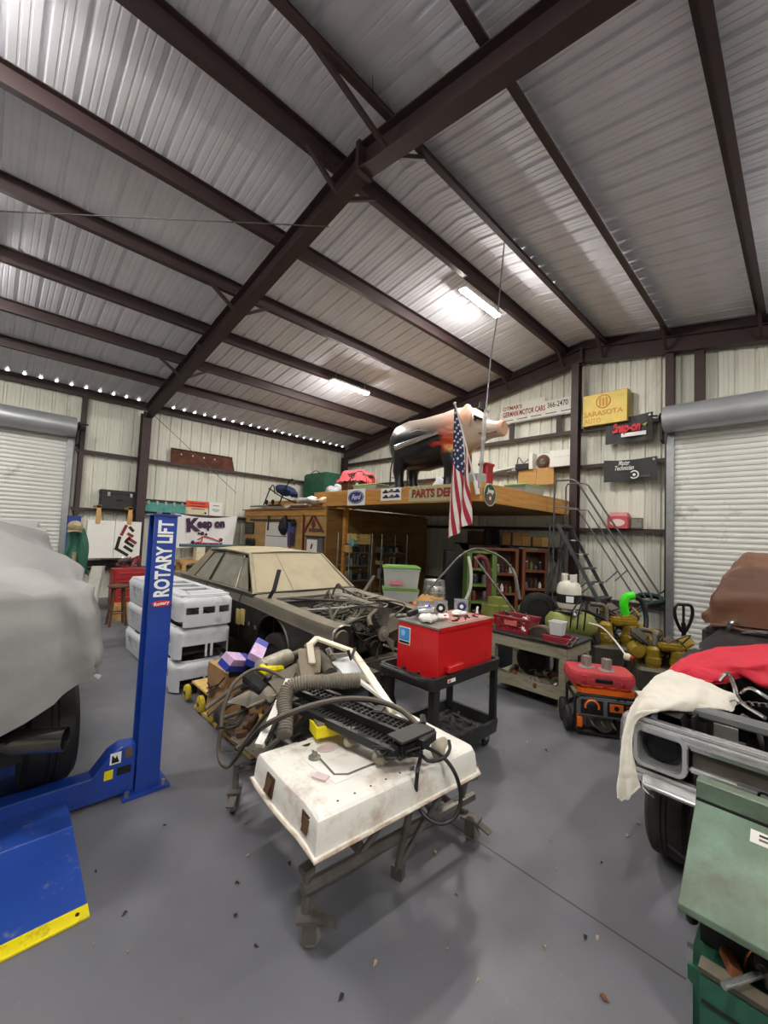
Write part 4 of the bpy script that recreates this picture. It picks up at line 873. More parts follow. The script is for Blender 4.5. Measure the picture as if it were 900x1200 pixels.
# ------------------------------------------------------------------ signs on the fascia
def fsign(name, label, u0, v0, u1, v1, mat, x=MX-.045):
    a, b = pX(u0, v0, x), pX(u1, v1, x); t = thing(name, label, 'sign', (x, (a.y+b.y)/2, b.z)); p = part('plate', MB().box(x-.012, x-.001, b.y, a.y, b.z, a.z).bevel(.002), mat, t, world=True); return t, p, a, b, x-.0125
Rg = (0, -1, 0); Up = (0, 0, 1)
m_navy = M('navy_paint', '#1d2a6b', .45, var=.05)
t, p, a, b, x = fsign('oval_sign', 'white square sign with dark blue oval emblem on the loft fascia', 408, 574, 427.5, 592, m_white)
cy, cz, W_, H_ = (a.y+b.y)/2, (a.z+b.z)/2, a.y-b.y, a.z-b.z
def oval(cx_, cy_, cz_, rx, rz, th=.003, n=32): return MB().prism([(cx_, cy_+rx*math.cos(2*PI*k/n), cz_+rz*math.sin(2*PI*k/n)) for k in range(n)], (-th, 0, 0))
m_lblue = M('light_blue_paint', '#c9d2ea', .45, var=.04)
o = part('oval', oval(x, cy, cz, W_*.45, H_*.40), m_navy, p, world=True); part('oval_ring', MB().tube([(x-.004, cy+W_*.40*math.cos(2*PI*k/32), cz+H_*.34*math.sin(2*PI*k/32)) for k in range(32)], .006, 5, closed=True), m_lblue, o, world=True); part('oval', oval(x-.002, cy, cz, W_*.34, H_*.22), M('mid_blue_paint', '#2b3f96', .45, var=.05), p, world=True)
text('Ford', H_*.42, m_white, p, (x-.007, cy, cz), Rg, Up, bold=.002, shear=.35, width=W_*.52)
t, p, a, b, x = fsign('car_emblem_sign', 'small white sign with black car drawings on the loft fascia', 447, 573, 470, 586, m_white)
cy, cz, W_, H_ = (a.y+b.y)/2, (a.z+b.z)/2, a.y-b.y, a.z-b.z
for i, (dy, dz) in enumerate(((.27, .2), (-.02, .24), (-.3, .22), (.25, -.22), (-.05, -.22), (-.3, -.2))):
    q = V((x, cy+dy*W_, cz+dz*H_)); part('car_drawing', MB().prism([(q.x, q.y+.09, q.z-.025), (q.x, q.y+.08, q.z+.01), (q.x, q.y+.035, q.z+.02), (q.x, q.y+.015, q.z+.05), (q.x, q.y-.04, q.z+.05), (q.x, q.y-.06, q.z+.015), (q.x, q.y-.09, q.z+.005), (q.x, q.y-.09, q.z-.025)], (-.002, 0, 0)), [m_blk, m_grey_c, m_navy][i % 3], p, world=True)
m_psign = M('aged_green_white', '#aeb08a', .6, var=.1, dirt='#7b7748', amt=.3, dscale=5); m_pred = M('dark_red_letter', '#8a2a24', .55, var=.1)
t, p, a, b, x = fsign('parts_sign', 'pale green sign reading PARTS DEPT partly behind the flag', 480, 571, 541, 586, m_psign)
text('PARTS DEPT', .22, m_pred, p, (x-.001, (a.y+b.y)/2+.0, (a.z+b.z)/2), Rg, Up, bold=.012, width=(a.y-b.y)*.88)
# round sign on the side fascia
sy = MY0-.045; c = pY(573.5, 580, sy); rr = .17
rs = thing('round_sign', 'round green and brown metal sign on the side of the loft', 'sign', (c.x, sy, c.z-rr)); m_dgreen = M('dark_green_enamel', '#2f4a35', .45, var=.1); m_brownp = M('brown_print', '#6d4a38', .6, var=.3, scale=14)
ds = part('disc', MB().lathe([(0, 0), (rr*1.15, 0), (rr*1.15, .01), (0, .01)], c, (0, -1, 0), 32), m_dgreen, rs, world=True); part('rim', MB().tube([(c.x+rr*1.15*math.cos(2*PI*k/32), sy-.01, c.z+rr*1.15*math.sin(2*PI*k/32)) for k in range(32)], .012, 6, closed=True), M('sage_rim', '#a9b79f', .5), rs, world=True)
part('brown_scene', MB().lathe([(0, 0), (rr*.72, 0), (rr*.72, .002), (0, .002)], (c.x, sy-.0105, c.z-rr*.25), (0, -1, 0), 28), m_brownp, ds, world=True); text('Jeep', .12, m_white, ds, (c.x+.02, sy-.014, c.z+rr*.42), (1, 0, 0), Up, bold=.003, shear=.2)
part('white_mark', MB().ell((c.x+.01, sy-.013, c.z-.06), (.03, .004, .035), 10, 6), m_white, ds, world=True)
# ------------------------------------------------------------------ pig statue, snout towards the gable door
m_pig = bpy.data.materials.new('pig_paint'); m_pig.use_nodes = True
def _pig(m):
    nt = m.node_tree; N = nt.nodes; L = nt.links; b = N['Principled BSDF']; b.inputs['Roughness'].default_value = .3
    tc = N.new('ShaderNodeTexCoord'); sx = N.new('ShaderNodeSeparateXYZ'); L.new(tc.outputs['Object'], sx.inputs[0])
    nz = N.new('ShaderNodeTexNoise'); nz.inputs['Scale'].default_value = 3.2; nz.inputs['Detail'].default_value = 4; nz.inputs['Distortion'].default_value = 1.6; mp = N.new('ShaderNodeMapping'); mp.inputs['Scale'].default_value = (1, .7, 2.2); L.new(tc.outputs['Object'], mp.inputs[0]); L.new(mp.outputs[0], nz.inputs['Vector'])
    # flames run back from the neck: position along the body pushed about by noise
    a = N.new('ShaderNodeMath'); a.operation = 'MULTIPLY_ADD'; L.new(nz.outputs['Fac'], a.inputs[0]); a.inputs[1].default_value = 1.3; L.new(sx.outputs['Y'], a.inputs[2])
    r = N.new('ShaderNodeValToRGB'); e = r.color_ramp.elements; mr = N.new('ShaderNodeMapRange'); mr.inputs[1].default_value = -.6; mr.inputs[2].default_value = 1.4; L.new(a.outputs[0], mr.inputs[0]); L.new(mr.outputs[0], r.inputs[0])
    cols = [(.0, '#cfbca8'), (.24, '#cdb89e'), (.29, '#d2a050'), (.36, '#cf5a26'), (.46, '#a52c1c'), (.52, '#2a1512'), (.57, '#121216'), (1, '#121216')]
    e[0].position = 0; e[0].color = (*lin(cols[0][1]), 1); e[1].position = 1; e[1].color = (*lin(cols[-1][1]), 1)
    for p, h in cols[1:-1]: x = e.new(p); x.color = (*lin(h), 1)
    # pale cream painted back
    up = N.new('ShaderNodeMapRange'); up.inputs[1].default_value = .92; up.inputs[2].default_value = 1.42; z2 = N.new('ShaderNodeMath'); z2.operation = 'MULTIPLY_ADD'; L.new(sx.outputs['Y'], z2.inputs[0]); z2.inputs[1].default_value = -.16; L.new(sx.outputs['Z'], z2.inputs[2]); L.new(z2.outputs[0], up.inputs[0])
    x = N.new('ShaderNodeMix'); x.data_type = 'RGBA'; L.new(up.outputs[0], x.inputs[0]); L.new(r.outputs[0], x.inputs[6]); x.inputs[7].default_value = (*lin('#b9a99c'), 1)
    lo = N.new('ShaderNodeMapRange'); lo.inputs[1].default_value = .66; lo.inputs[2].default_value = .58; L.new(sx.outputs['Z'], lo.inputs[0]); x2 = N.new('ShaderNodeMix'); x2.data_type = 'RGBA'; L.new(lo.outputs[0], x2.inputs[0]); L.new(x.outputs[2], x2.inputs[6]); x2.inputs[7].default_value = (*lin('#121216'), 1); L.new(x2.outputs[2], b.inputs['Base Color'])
_pig(m_pig)
PX, PY_ = 6.78, 5.55
pig = thing('pig_statue', 'large black pig statue painted with orange flames, standing on the loft', 'statue', (PX, PY_, MZ1-.02))
m_snout = M('pig_pink', '#d2a38a', .4, var=.1)
def ringy(y, cz, rx, rz, n=20, sq=1.0):
    return [(rx*math.copysign(abs(math.cos(2*PI*k/n))**sq, math.cos(2*PI*k/n)), y, cz+rz*math.copysign(abs(math.sin(2*PI*k/n))**sq, math.sin(2*PI*k/n))) for k in range(n)]
mb = MB(); mb.loft([ringy(*q) for q in ((1.27, .98, .06, .08), (1.22, .96, .24, .30), (1.05, .92, .36, .44), (.75, .90, .42, .50), (.3, .88, .44, .50), (-.2, .92, .43, .48), (-.5, .98, .39, .46), (-.72, 1.03, .33, .39), (-.88, 1.04, .28, .34), (-1.0, 1.02, .235, .28), (-1.10, .99, .18, .20), (-1.22, .965, .145, .15), (-1.36, .95, .125, .13), (-1.45, .95, .13, .135), (-1.475, .95, .10, .105))])
def pleg(x, y, zt, front):
    k = -.03 if front else .0
    return [[(x+r*math.cos(2*PI*j/14)*1.0, yy+r*1.15*math.sin(2*PI*j/14), z) for j in range(14)] for r, yy, z in ((.17, y, zt), (.155, y+k, zt-.22), (.115, y+k*2+(.06 if not front else 0), zt-.40), (.088, y+k+(.03 if not front else 0), .22), (.095, y+k, .1), (.105, y+k-.02, .03), (.10, y+k-.02, 0))]
for x in (-.22, .22):
    mb.loft(pleg(x, -.42, .75, True)); mb.loft(pleg(x, .86, .78, False))
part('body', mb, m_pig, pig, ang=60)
for s in (-1, 1):
    def ear(a, b): w = .20*math.sin(PI*min(1, a*.85+.15)); return (s*(.18+.16*math.sin(PI*a*.6)), -.80-.26*a*.6+w*(b-.5)*1.3, 1.36-.38*a+.04*math.cos(PI*(b-.5)))
    part('ear', MB().grid(ear, 9, 7, .03), m_snout, pig, ang=60); part('eye', MB().ell((s*.235, -1.02, 1.12), (.025, .03, .025), 10, 8), m_blk, pig)
    part('nostril', MB().ell((s*.05, -1.472, .96), (.022, .015, .03), 8, 6), m_redwood, pig)
part('snout_disc', MB().lathe([(0, 0), (.115, 0), (.135, .03), (.13, .07)], (0, -1.485, .95), (0, 1, 0), 20), m_snout, pig)
part('mouth', MB().tube([(-.14, -1.42, .88), (-.17, -1.25, .86), (-.2, -1.08, .88)], .012, 6), m_redwood, pig)
part('tail', MB().tube([(0, 1.25, 1.05), (.02, 1.36, 1.0), (.05, 1.38, .88), (0, 1.34, .82)], .022, 6, smooth=4), m_blk, pig)
part('exhaust_pipe', MB().tube([(-.46, .78, .80), (-.48, .2, .87), (-.46, -.36, .94)], [.055, .05, .035], 12), m_chrome, pig, label='chrome side exhaust pipe')
part('exhaust_pipe', MB().tube([(-.44, -.05, 1.0), (-.46, .15, 1.06), (-.44, .42, 1.04)], [.01, .03, .012], 8), m_chrome, pig)
pig.scale = (1.08, 1.03, 1.16); pig.location.y -= .12
part('top_hat', MB().lathe([(.13, 0), (.13, .015), (.08, .02), (.085, .14), (0, .145)], (.1, -.93, 1.34), (.1, -.15, 1), 20), m_blk, pig)
part('sunglasses', MB().bar((-.25, -1.0, 1.17), (-.16, -1.13, 1.10), .10, .02), m_blk, pig)
# ------------------------------------------------------------------ flag on a tilted pole
FB = V((6.08, 3.98, 2.86)); FT = pX(533, 473, 5.72)
fl = thing('flag', 'American flag hanging from a white tilted pole at the loft corner', 'flag', FB)
m_pole = M('white_pole', '#d8d6cf', .4, var=.04); m_fred = M('flag_red', '#a61f34', .75, var=.06); m_fwhite = M('flag_white', '#dedbd8', .75, var=.03); m_fblue = M('flag_blue', '#1e2a55', .75, var=.06)
part('pole', MB().tube([FB, FT], .016, 10), m_pole, fl, world=True); part('bracket', MB().bar(FB-V((0, 0, .05)), FB+(FT-FB)*.12, .07, .06), m_wpanel, fl, world=True); part('finial', MB().ell(FT, .028, 10, 8), m_pole, fl, world=True)
HO0 = FT.lerp(FB, .02); HO1 = FT.lerp(FB, .66)     # hoist along the pole
D0 = pX(534, 637, 5.92); D1 = pX(541, 622, 5.92)    # fly end
def fpt(a, b):      # a along the fly, b along the hoist (0 = top)
    h = HO0.lerp(HO1, b)
    # cloth falls almost straight down under its weight; the top of the hoist falls at the left
    lo = V((FT.x+.05, FT.y-.05+.0, FT.z)).lerp(HO1, b); drop = 2.34*a*(1-.54*b)
    fold = .05*math.sin(b*11+a*3)*min(1, a*2.5)
    q = h.lerp(V((h.x+.06, lerp(h.y, D0.y+.02, 1) if 0 else lerp(D0.y+.04, D1.y-.10, b), h.z)), min(1, a*1.5)) 
    return V((q.x+fold-.02, q.y+.03*math.sin(b*9+a*2)*min(1, a*2), h.z-drop))
def strip(a0, a1, b0, b1, mm, name, off=0, na=14):
    return part(name, MB().grid(lambda p, q: fpt(lerp(a0, a1, p), lerp(b0, b1, q))+V((off, 0, 0)), na, 4, .004), mm, fl, world=True, ang=70)
def sb(k, a): return min(1., max(0., k/9+.44*a))      # the hanging cloth twists, so the stripes run down to the right
for k in range(-4, 9):
    a0 = .42 if k < 5 else 0
    part('stripe', MB().grid(lambda p, q: fpt(lerp(a0, 1, p), sb(k+q, lerp(a0, 1, p))), 26, 4, .004), m_fred if k % 2 == 0 else m_fwhite, fl, world=True, ang=70)
cn = part('canton', MB().grid(lambda p, q: fpt(p*.42, q*(5/9+.44*p*.42)), 12, 14, .004), m_fblue, fl, world=True, ang=70)
for i in range(5):
    for j in range(6):
        a = (j+.5)/6*.42; b = (i+.5)/5*(5/9+.44*a); c = fpt(a, b); nn = (fpt(a+.01, b)-c).cross(fpt(a, b+.01)-c).normalized()
        if nn.x > 0: nn = -nn
        e1 = (fpt(a, b+.01)-c).normalized(); e2 = nn.cross(e1); rr = .03
        P = [c+nn*.006+(e1*math.cos(PI*k/5)+e2*math.sin(PI*k/5))*(rr if k % 2 == 0 else rr*.42) for k in range(10)]
        part('star', MB().prism(P, nn*.002), m_fwhite, cn, world=True)
# ------------------------------------------------------------------ thin conduit and wires hanging from the roof
cz_ = [pD(591, 306, 6.6), pD(583, 370, 6.6), pD(575, 420, 6.6), pD(569.5, 480, 6.6)]
solo('conduit', MB().tube([V((cz_[0].x, cz_[0].y, zroof(cz_[0].y)-.02)), cz_[1], cz_[2], cz_[3]], .012, 6), m_galv, 'thin grey conduit hanging from the roof ridge in front of the pig', 'conduit')
lp = thing('hanging_lamp_tube', 'clear hanging plastic tube ending above the loft corner', 'tube', cz_[3])
q = [pD(569.5, 480, 6.6), pD(566, 520, 6.6), pD(562, 572, 6.6)]
part('tube', MB().tube(q, .03, 10), M('clear_plastic', '#b9bcbc', .2, var=.05, alpha=.55), lp, world=True)
for k in range(3): part('collar', MB().cyl(q[0].lerp(q[2], .05+.3*k), q[0].lerp(q[2], .09+.3*k), .038, n=10), m_galv, lp, world=True)
solo('brace_cable', MB().tube([pY(180, 486, YL-.3), pY(277, 578, YL-.3)], .009, 5), m_cable, 'thin bracing cable crossing the left wall above the rusty panel', 'cable')
solo('brace_cable', MB().tube([(XF+.05, 4.55, 6.25), (-3.6, 9.6, 5.5)], .008, 5), m_cable, 'thin bracing cable crossing under the left roof slope', 'cable')
solo('hanging_wire', MB().tube([(2.2, 2.55, zroof(2.55)-.02), (2.2, 2.55, 4.95)], .004, 5) if 0 else MB().tube([pD(436, 0, 3.9), pD(437, 120, 4.6)], .004, 5), m_cable, 'thin wire along the roof panels beside the ridge brace', 'wire')
# ================================================================== things stored on the loft
L_ = MZ1-.02
m_bin = M('clear_bin_plastic', '#b9bfbd', .35, var=.06, alpha=.75); m_lid = M('lime_lid', '#7fae52', .45, var=.06); m_stuff = M('mixed_contents', '#a59c90', .8, var=.4, scale=20)
def bin_(x, y, z, sx, sy, sz, rz, label, dark=False, lidm=None, group=None):
    t = thing('storage_bin', label, 'bin', (x, y, z), rz, group); a, b = sx/2, sy/2
    def tub(k, i): return [(-a*k+i, -b*k+i), (a*k-i, -b*k+i), (a*k-i, b*k-i), (-a*k+i, b*k-i)]
    mb = MB(); mb.loft([[(p[0], p[1], zz) for p in tub(k, 0)] for k, zz in ((.88, .0), (.97, sz*.9), (1., sz*.9), (1, sz))], caps=False); mb.poly([(p[0], p[1], 0.) for p in tub(.88, 0)], [(0, 1, 2, 3)]); mb.bevel(.02, 2, 50); part('tub', mb, m_bin, t)
    part('contents', MB().box(-a*.84, a*.84, -b*.84, b*.84, .01, sz*.75), m_stuff, t)
    part('lid', MB().box(-a*1.03, a*1.03, -b*1.03, b*1.03, sz, sz+.03).box(-a*.9, a*.9, -b*.9, b*.9, sz+.03, sz+.045).bevel(.008), lidm or m_lid, t); return t
bin_(6.60, 7.35, L_, .42, .85, .17, 0, 'low clear bin with lime lid at the loft edge left of the pig')
c = pY(617, 566, 4.35); bin_(8.5, 4.35, L_, .9, .5, .20, 0, 'low clear bin with lime lid on the loft right of the flag')
tr = thing('wooden_tray', 'long shallow pine tray box lying on the loft edge', 'tray', (7.25, 9.6, L_)); 
for s in (-1, 1): part('side', MB().box(s*.15-.012, s*.15+.012, -.85, .85, .0, .21), m_beam, tr); part('end', MB().box(-.14, .14, s*.84-.012, s*.84+.012, .0, .21), m_beam, tr)
part('divider', MB().box(-.14, .14, -.30, -.276, 0, .21), m_beam, tr); part('bottom', MB().box(-.14, .14, -.83, .83, .0, .015), m_plyd, tr)
m_bask = M('brown_wicker', '#6b3d24', .65, var=.25, scale=14, bump=.3)
bk = thing('wicker_basket', 'brown wicker hamper on the loft with a pink cloth draped over it', 'basket', (8.0, 9.55, L_), -.2)
mb = MB(); mb.loft([[(sx*k, sy*k, z) for sx, sy in ((-.35, -.4), (.35, -.4), (.35, .4), (-.35, .4))] for k, z in ((.85, 0), (1, .8), (.94, .8), (.8, .05))], caps=False); mb.poly([(-.3, -.34, .04), (.3, -.34, .04), (.3, .34, .04), (-.3, .34, .04)], [(0, 1, 2, 3)]); part('body', mb, m_bask, bk)
for k in range(3): part('band', MB().tube([(sx*(.86+.05*k), sy*(.86+.05*k), .16+.2*k) for sx, sy in ((-.36, -.41), (.36, -.41), (.36, .41), (-.36, .41))], .014, 6, closed=True), m_oldwood, bk)
m_pink = M('coral_cloth', '#d9505a', .8, var=.12, bump=.2)
pk = thing('draped_cloth', 'coral pink cloth draped over the brown wicker hamper', 'cloth', (8.0, 9.55, L_+.8))
def pkf(a, b):
    x, y = (a-.5)*2, (b-.5)*2; r = max(abs(x), abs(y)); z = .86+.12*math.cos(x*2+y)*(1-r)+.02*math.sin(9*x)-.35*max(0, r-.72)/.28*.8; return (8.0+.44*x*(1 if r < .75 else .98), 9.55+.47*y, L_+z+.015*math.sin(13*y))
part('cloth', MB().grid(pkf, 22, 22, .008), m_pink, pk, world=True, ang=70); part('hem', MB().tube([pkf(k/10, 0) for k in range(11)], .01, 5), m_pink, pk, world=True)
rg = thing('wheel_rim', 'thin wire wheel ring leaning on the wicker hamper', 'wheel', (7.85, 8.95, L_)); cc = V((7.53, 8.98, L_+.42))
part('ring', MB().tube([(cc.x+.06*math.sin(2*PI*k/28), cc.y+.40*math.cos(2*PI*k/28), cc.z+.40*math.sin(2*PI*k/28)) for k in range(28)], .014, 6, closed=True), m_dark, rg, world=True)
part('hub', MB().ell(cc, .05, 10, 8), m_galv, rg, world=True)
for k in range(8): part('spoke', MB().tube([cc, (cc.x+.05*math.sin(PI*k/4), cc.y+.39*math.cos(PI*k/4), cc.z+.39*math.sin(PI*k/4))], .005, 5), m_galv, rg, world=True)
ex = thing('fire_extinguisher', 'red fire extinguisher standing on the loft beside the hamper', 'extinguisher', (7.55, 8.42, L_)); part('cylinder', MB().lathe([(0, 0), (.1, 0), (.105, .03), (.105, .42), (.08, .5), (.035, .54), (.035, .58), (0, .58)], (0, 0, 0), (0, 0, 1), 20), m_redbox, ex); part('valve', MB().box(-.03, .03, -.06, .09, .58, .64).bevel(.008), m_blackmetal, ex); part('hose', MB().tube([(0, -.05, .62), (0, -.15, .55), (0, -.13, .25)], .013, 6, smooth=4), m_rubber, ex)
sf = thing('tube_frame', 'black tubular frame standing behind the fire extinguisher', 'frame', (7.5, 7.2, L_))
part('tube', MB().tube([(7.4, 7.5, L_), (7.4, 7.45, L_+.9), (7.4, 7.0, L_+.85), (7.4, 6.9, L_+.5), (7.45, 6.95, L_)], .018, 7, smooth=5), m_blackmetal, sf, world=True); part('tube', MB().tube([(7.7, 7.5, L_), (7.7, 7.4, L_+.8), (7.7, 7.0, L_+.75), (7.7, 6.95, L_)], .018, 7, smooth=5), m_blackmetal, sf, world=True); part('cross_bar', MB().bar((7.4, 7.45, L_+.5), (7.7, 7.42, L_+.5), .02), m_blackmetal, sf, world=True)
bb = thing('black_bag', 'small black bag lying on the loft under the tubular frame', 'bag', (7.2, 7.05, L_)); part('body', MB().ell((0, 0, .12), (.22, .3, .14), 14, 8).noise(.03, 6, 3), m_bag, bb); part('handle', MB().tube([(0, -.12, .22), (0, 0, .33), (0, .12, .22)], .014, 6, smooth=4), m_bag, bb)
m_mesh = M('green_mesh', '#1f5a44', .7, var=.2, alpha=.85)
gm = thing('mesh_bag', 'dark green mesh hamper standing at the left wall on the loft', 'hamper', (8.75, 12.25, L_)); mb = MB()
mb.loft([[(sx*k, sy*k, z) for sx, sy in ((-.5, -.7), (.5, -.7), (.5, .7), (-.5, .7))] for k, z in ((.95, .0), (1, .5), (.97, 1.12))]).bevel(.05, 2); part('body', mb, m_mesh, gm)
for s in (-1, 1): part('handle', MB().tube([(s*.45, -.3, 1.1), (s*.45, 0, 1.2), (s*.45, .3, 1.1)], .016, 6, smooth=4), m_mesh, gm)
m_bagw = M('white_plastic_bag', '#c9ccd0', .45, var=.1, bump=.3)
for i, (x, y, s, lab) in enumerate(((8.3, 11.06, .34, 'white plastic bag on the loft in front of the green mesh hamper'), (8.0, 10.34, .28, 'white plastic bag peaked against the brown hamper'))):
    t = thing('plastic_bag', lab, 'bag', (x, y, L_), i*.8); part('body', MB().ell((0, 0, s*.8), (s*.8, s*1.05, s*.85), 22, 16).noise(.10, 4, i+4).noise(.05, 10, i), m_bagw, t); part('knot', MB().ell((.02, -.05+.1*i, s*1.62), (.06, .08, .14), 10, 8, rot((.5-i, 0, 0))).noise(.03, 9, 4), m_bagw, t)
# lumber and trim pieces lying on the room roof
RT_ = RZ+.05; m_lum = [M('grey_lumber', '#8d8474', .7, var=.2), M('pale_lumber', '#b9a98c', .7, var=.2), M('brown_lumber', '#6f4f3a', .7, var=.2), m_wpanel, m_rust]
lr = random.Random(5)
for k in range(20):
    y0 = lr.uniform(8.7, 11.6); ln = lr.uniform(.7, 2.4); y1 = min(13.0, y0+ln); x = 6.2+.11*(k % 7)+lr.uniform(-.02, .02); z = RT_+.05*(k//7)+.022
    mb = MB().bar((x-.02, y0, z), (x+.05*lr.uniform(-1, 1), y1, z), .085, .042); mb.bevel(.003)
    solo('lumber', mb, m_lum[k % 5], 'length of scrap lumber in the pile on the plywood room roof', 'lumber', 'scrap lumber on the room roof')
m_navyc = M('navy_cloth', '#1f2d52', .8, var=.2, bump=.2)
sl = thing('stroller', 'folded navy blue stroller lying on the lumber pile', 'stroller', (6.6, 11.5, RT_+.16)); z = RT_+.17
part('seat_cloth', MB().ell((6.65, 11.35, z+.42), (.16, .60, .15), 22, 14, rot((.25, 0, 0))).noise(.12, 4, 2).noise(.05, 9, 3), m_navyc, sl, world=True)
part('frame_tube', MB().tube([(6.5, 12.5, z+.0), (6.5, 12.1, z+.55), (6.5, 11.9, z+.62), (6.5, 11.8, z+.35)], .02, 7, smooth=4), m_blackmetal, sl, world=True); part('frame_tube', MB().tube([(6.45, 11.4, z+.02), (6.45, 10.9, z+.66), (6.45, 10.65, z+.72), (6.45, 10.6, z+.55)], .02, 7, smooth=4), m_blackmetal, sl, world=True); part('frame_tube', MB().tube([(6.5, 12.2, z+.55), (6.5, 11.4, z+.25), (6.5, 10.5, z+.02)], .02, 7, smooth=4), m_blackmetal, sl, world=True)
for y in (12.3, 11.9): part('wheel', MB().lathe([(0, -.02), (.08, -.02), (.085, 0), (.08, .02), (0, .02)], (6.5, y, z+.09), (1, 0, 0), 16), m_rubber, sl, world=True)
for i, (y, h_, mm, lab) in enumerate(((10.1, .22, m_bagw, 'crumpled white sheet on the lumber pile under the stroller'), (9.1, .16, m_cream, 'crumpled cream sheet at the right end of the lumber pile'))):
    t = thing('crumpled_sheet', lab, 'sheet', (6.62, y, RT_+.155)); part('sheet', MB().ell((0, 0, h_*.5), (.25, .42, h_*.5), 18, 10).noise(.08, 5, i+7), mm, t); part('fold', MB().bar((-.2, -.4, h_*.6), (-.1, .4, h_*.8), .1, .02), mm, t)
# things round the pig's feet
for i, (x, y, lab) in enumerate(((7.5, 5.9, 'white metal part lying between the legs of the pig'), (7.4, 5.2, 'white metal part lying under the chest of the pig'))):
    t = thing('metal_part', lab, 'part', (x, y, L_)); part('casting', MB().ob((0, 0, .2), (.12, .5, .34), (.5, .3, 0)).bevel(.04), m_bagw, t); part('bracket', MB().bar((-.05, -.25, .02), (.05, .2, .42), .05, .05), m_bagw, t)
t = thing('glass_jar', 'pale glass jar box behind the flag pole on the loft', 'jar', (6.5, 4.45, L_)); part('jar', MB().box(-.14, .14, -.3, .3, .0, .24).bevel(.03), m_bin, t); part('contents', MB().box(-.11, .11, -.26, .26, .01, .16), m_stuff, t)
t = thing('red_bin', 'tall red plastic container behind the pig snout', 'container', (7.6, 4.78, L_)); part('body', MB().box(-.14, .14, -.10, .10, 0, .62).bevel(.03), m_redbox, t); part('rim', MB().box(-.155, .155, -.115, .115, .58, .64).bevel(.01), m_redbox, t)
# ================================================================== signs and goods on the gable wall girts
gx = XG+.08
def gsign(name, label, u0, v0, u1, v1, mat, d=.03, x=gx, cat='sign', rest=None):
    a, b = pX(u0, v0, x), pX(u1, v1, x); zb = rest if rest is not None else b.z; t = thing(name, label, cat, (x, (a.y+b.y)/2, zb)); p = part('plate', MB().box(x-d, x, b.y, a.y, zb, a.z).bevel(.004), mat, t, world=True); return t, p, a, b, x-d-.001
m_swhite = M('aged_white_paint', '#d8d6ce', .6, var=.06, dirt='#9a958a', amt=.2)
# long white sign with the raised middle
x = XG+.06; A, B, C_, D_ = pX(586, 500, x), pX(676, 479, x), pX(676, 473, x), pX(587, 487, x); zs = Z3+.30
t = thing('long_sign', 'long white hand-painted sign with red lettering and a phone number on the gable wall', 'sign', (x, (A.y+B.y)/2, A.z))
W_ = A.y-B.y; zb = (A.z+B.z)/2; zt = zb+.42
p = part('board', MB().prism([(x, A.y, zb), (x, B.y, zb), (x, B.y, zt-.02), (x, A.y-W_*.62, zt-.02), (x, A.y-W_*.62, zt+.12), (x, A.y-W_*.05, zt+.06), (x, A.y, zt-.08)], (-.025, 0, 0)), m_swhite, t, world=True)
xs = x-.027
text("OTMAR'S", .15, m_pred, p, (xs, A.y-W_*.18, zt-.02), Rg, Up, bold=.004, width=W_*.27); text('GERMAN MOTOR CARS', .2, m_pred, p, (xs, A.y-W_*.335, zt-.19), Rg, Up, bold=.005, width=W_*.58); text('366-2470', .2, m_blk, p, (xs, A.y-W_*.775, zt-.155), Rg, Up, bold=.002, width=W_*.25)
for k in range(5): part('small_print', MB().box(xs-.001, xs, A.y-W_*(.06+.19*k)-W_*.14, A.y-W_*(.06+.19*k), zb+.05, zb+.075), m_grey_c, p, world=True)
part('edge_strip', MB().box(x-.03, x-.001, B.y, A.y, zb-.035, zb), m_galv, t, world=True)
for k in (.18, .80): part('stand', MB().box(x-.03, x, A.y-W_*k-.07, A.y-W_*k+.07, Z3+.0425, zb-.03), m_steel, t, world=True)
# yellow lightbox
m_ylw = M('aged_yellow_panel', '#dcc25c', .5, var=.08, dirt='#b8962a', amt=.3, dscale=3); m_ypr = M('faded_orange_print', '#c98a3a', .6, var=.1); m_tanside = M('tan_box_side', '#a08b4c', .6, var=.1)
a, b = pX(683, 465, gx-.2), pX(735, 500, gx-.2); zb = Z3+.0425
t = thing('yellow_sign_box', 'yellow box sign with round emblem standing on the top gable girt', 'sign', (gx, (a.y+b.y)/2, zb)); 
p = part('box', MB().box(gx-.2, gx+.1, b.y, a.y, zb, a.z).bevel(.006), m_tanside, t, world=True); p = part('face', MB().box(gx-.206, gx-.2, b.y+.01, a.y-.01, zb+.01, a.z-.01), m_ylw, p, world=True)
W_, H_ = a.y-b.y, a.z-zb; xs = gx-.208; cy = a.y-W_*.48
text('SARASOTA', .16, m_ypr, p, (xs, a.y-W_*.47, zb+H_*.36), Rg, Up, bold=.004, width=W_*.88); text('AUTO', .16, m_ypr, p, (xs, a.y-W_*.24, zb+H_*.14), Rg, Up, bold=.001, width=W_*.38)
r_ = H_*.2; part('emblem_ring', MB().tube([(xs, cy+r_*math.cos(2*PI*k/28), zb+H_*.72+r_*math.sin(2*PI*k/28)) for k in range(28)], .012, 5, closed=True), m_ypr, p, world=True)
for k in (-1, 0, 1): part('emblem_bar', MB().box(xs-.004, xs, cy+k*.07-.02, cy+k*.07+.02, zb+H_*.58, zb+H_*.84), m_ypr, p, world=True)
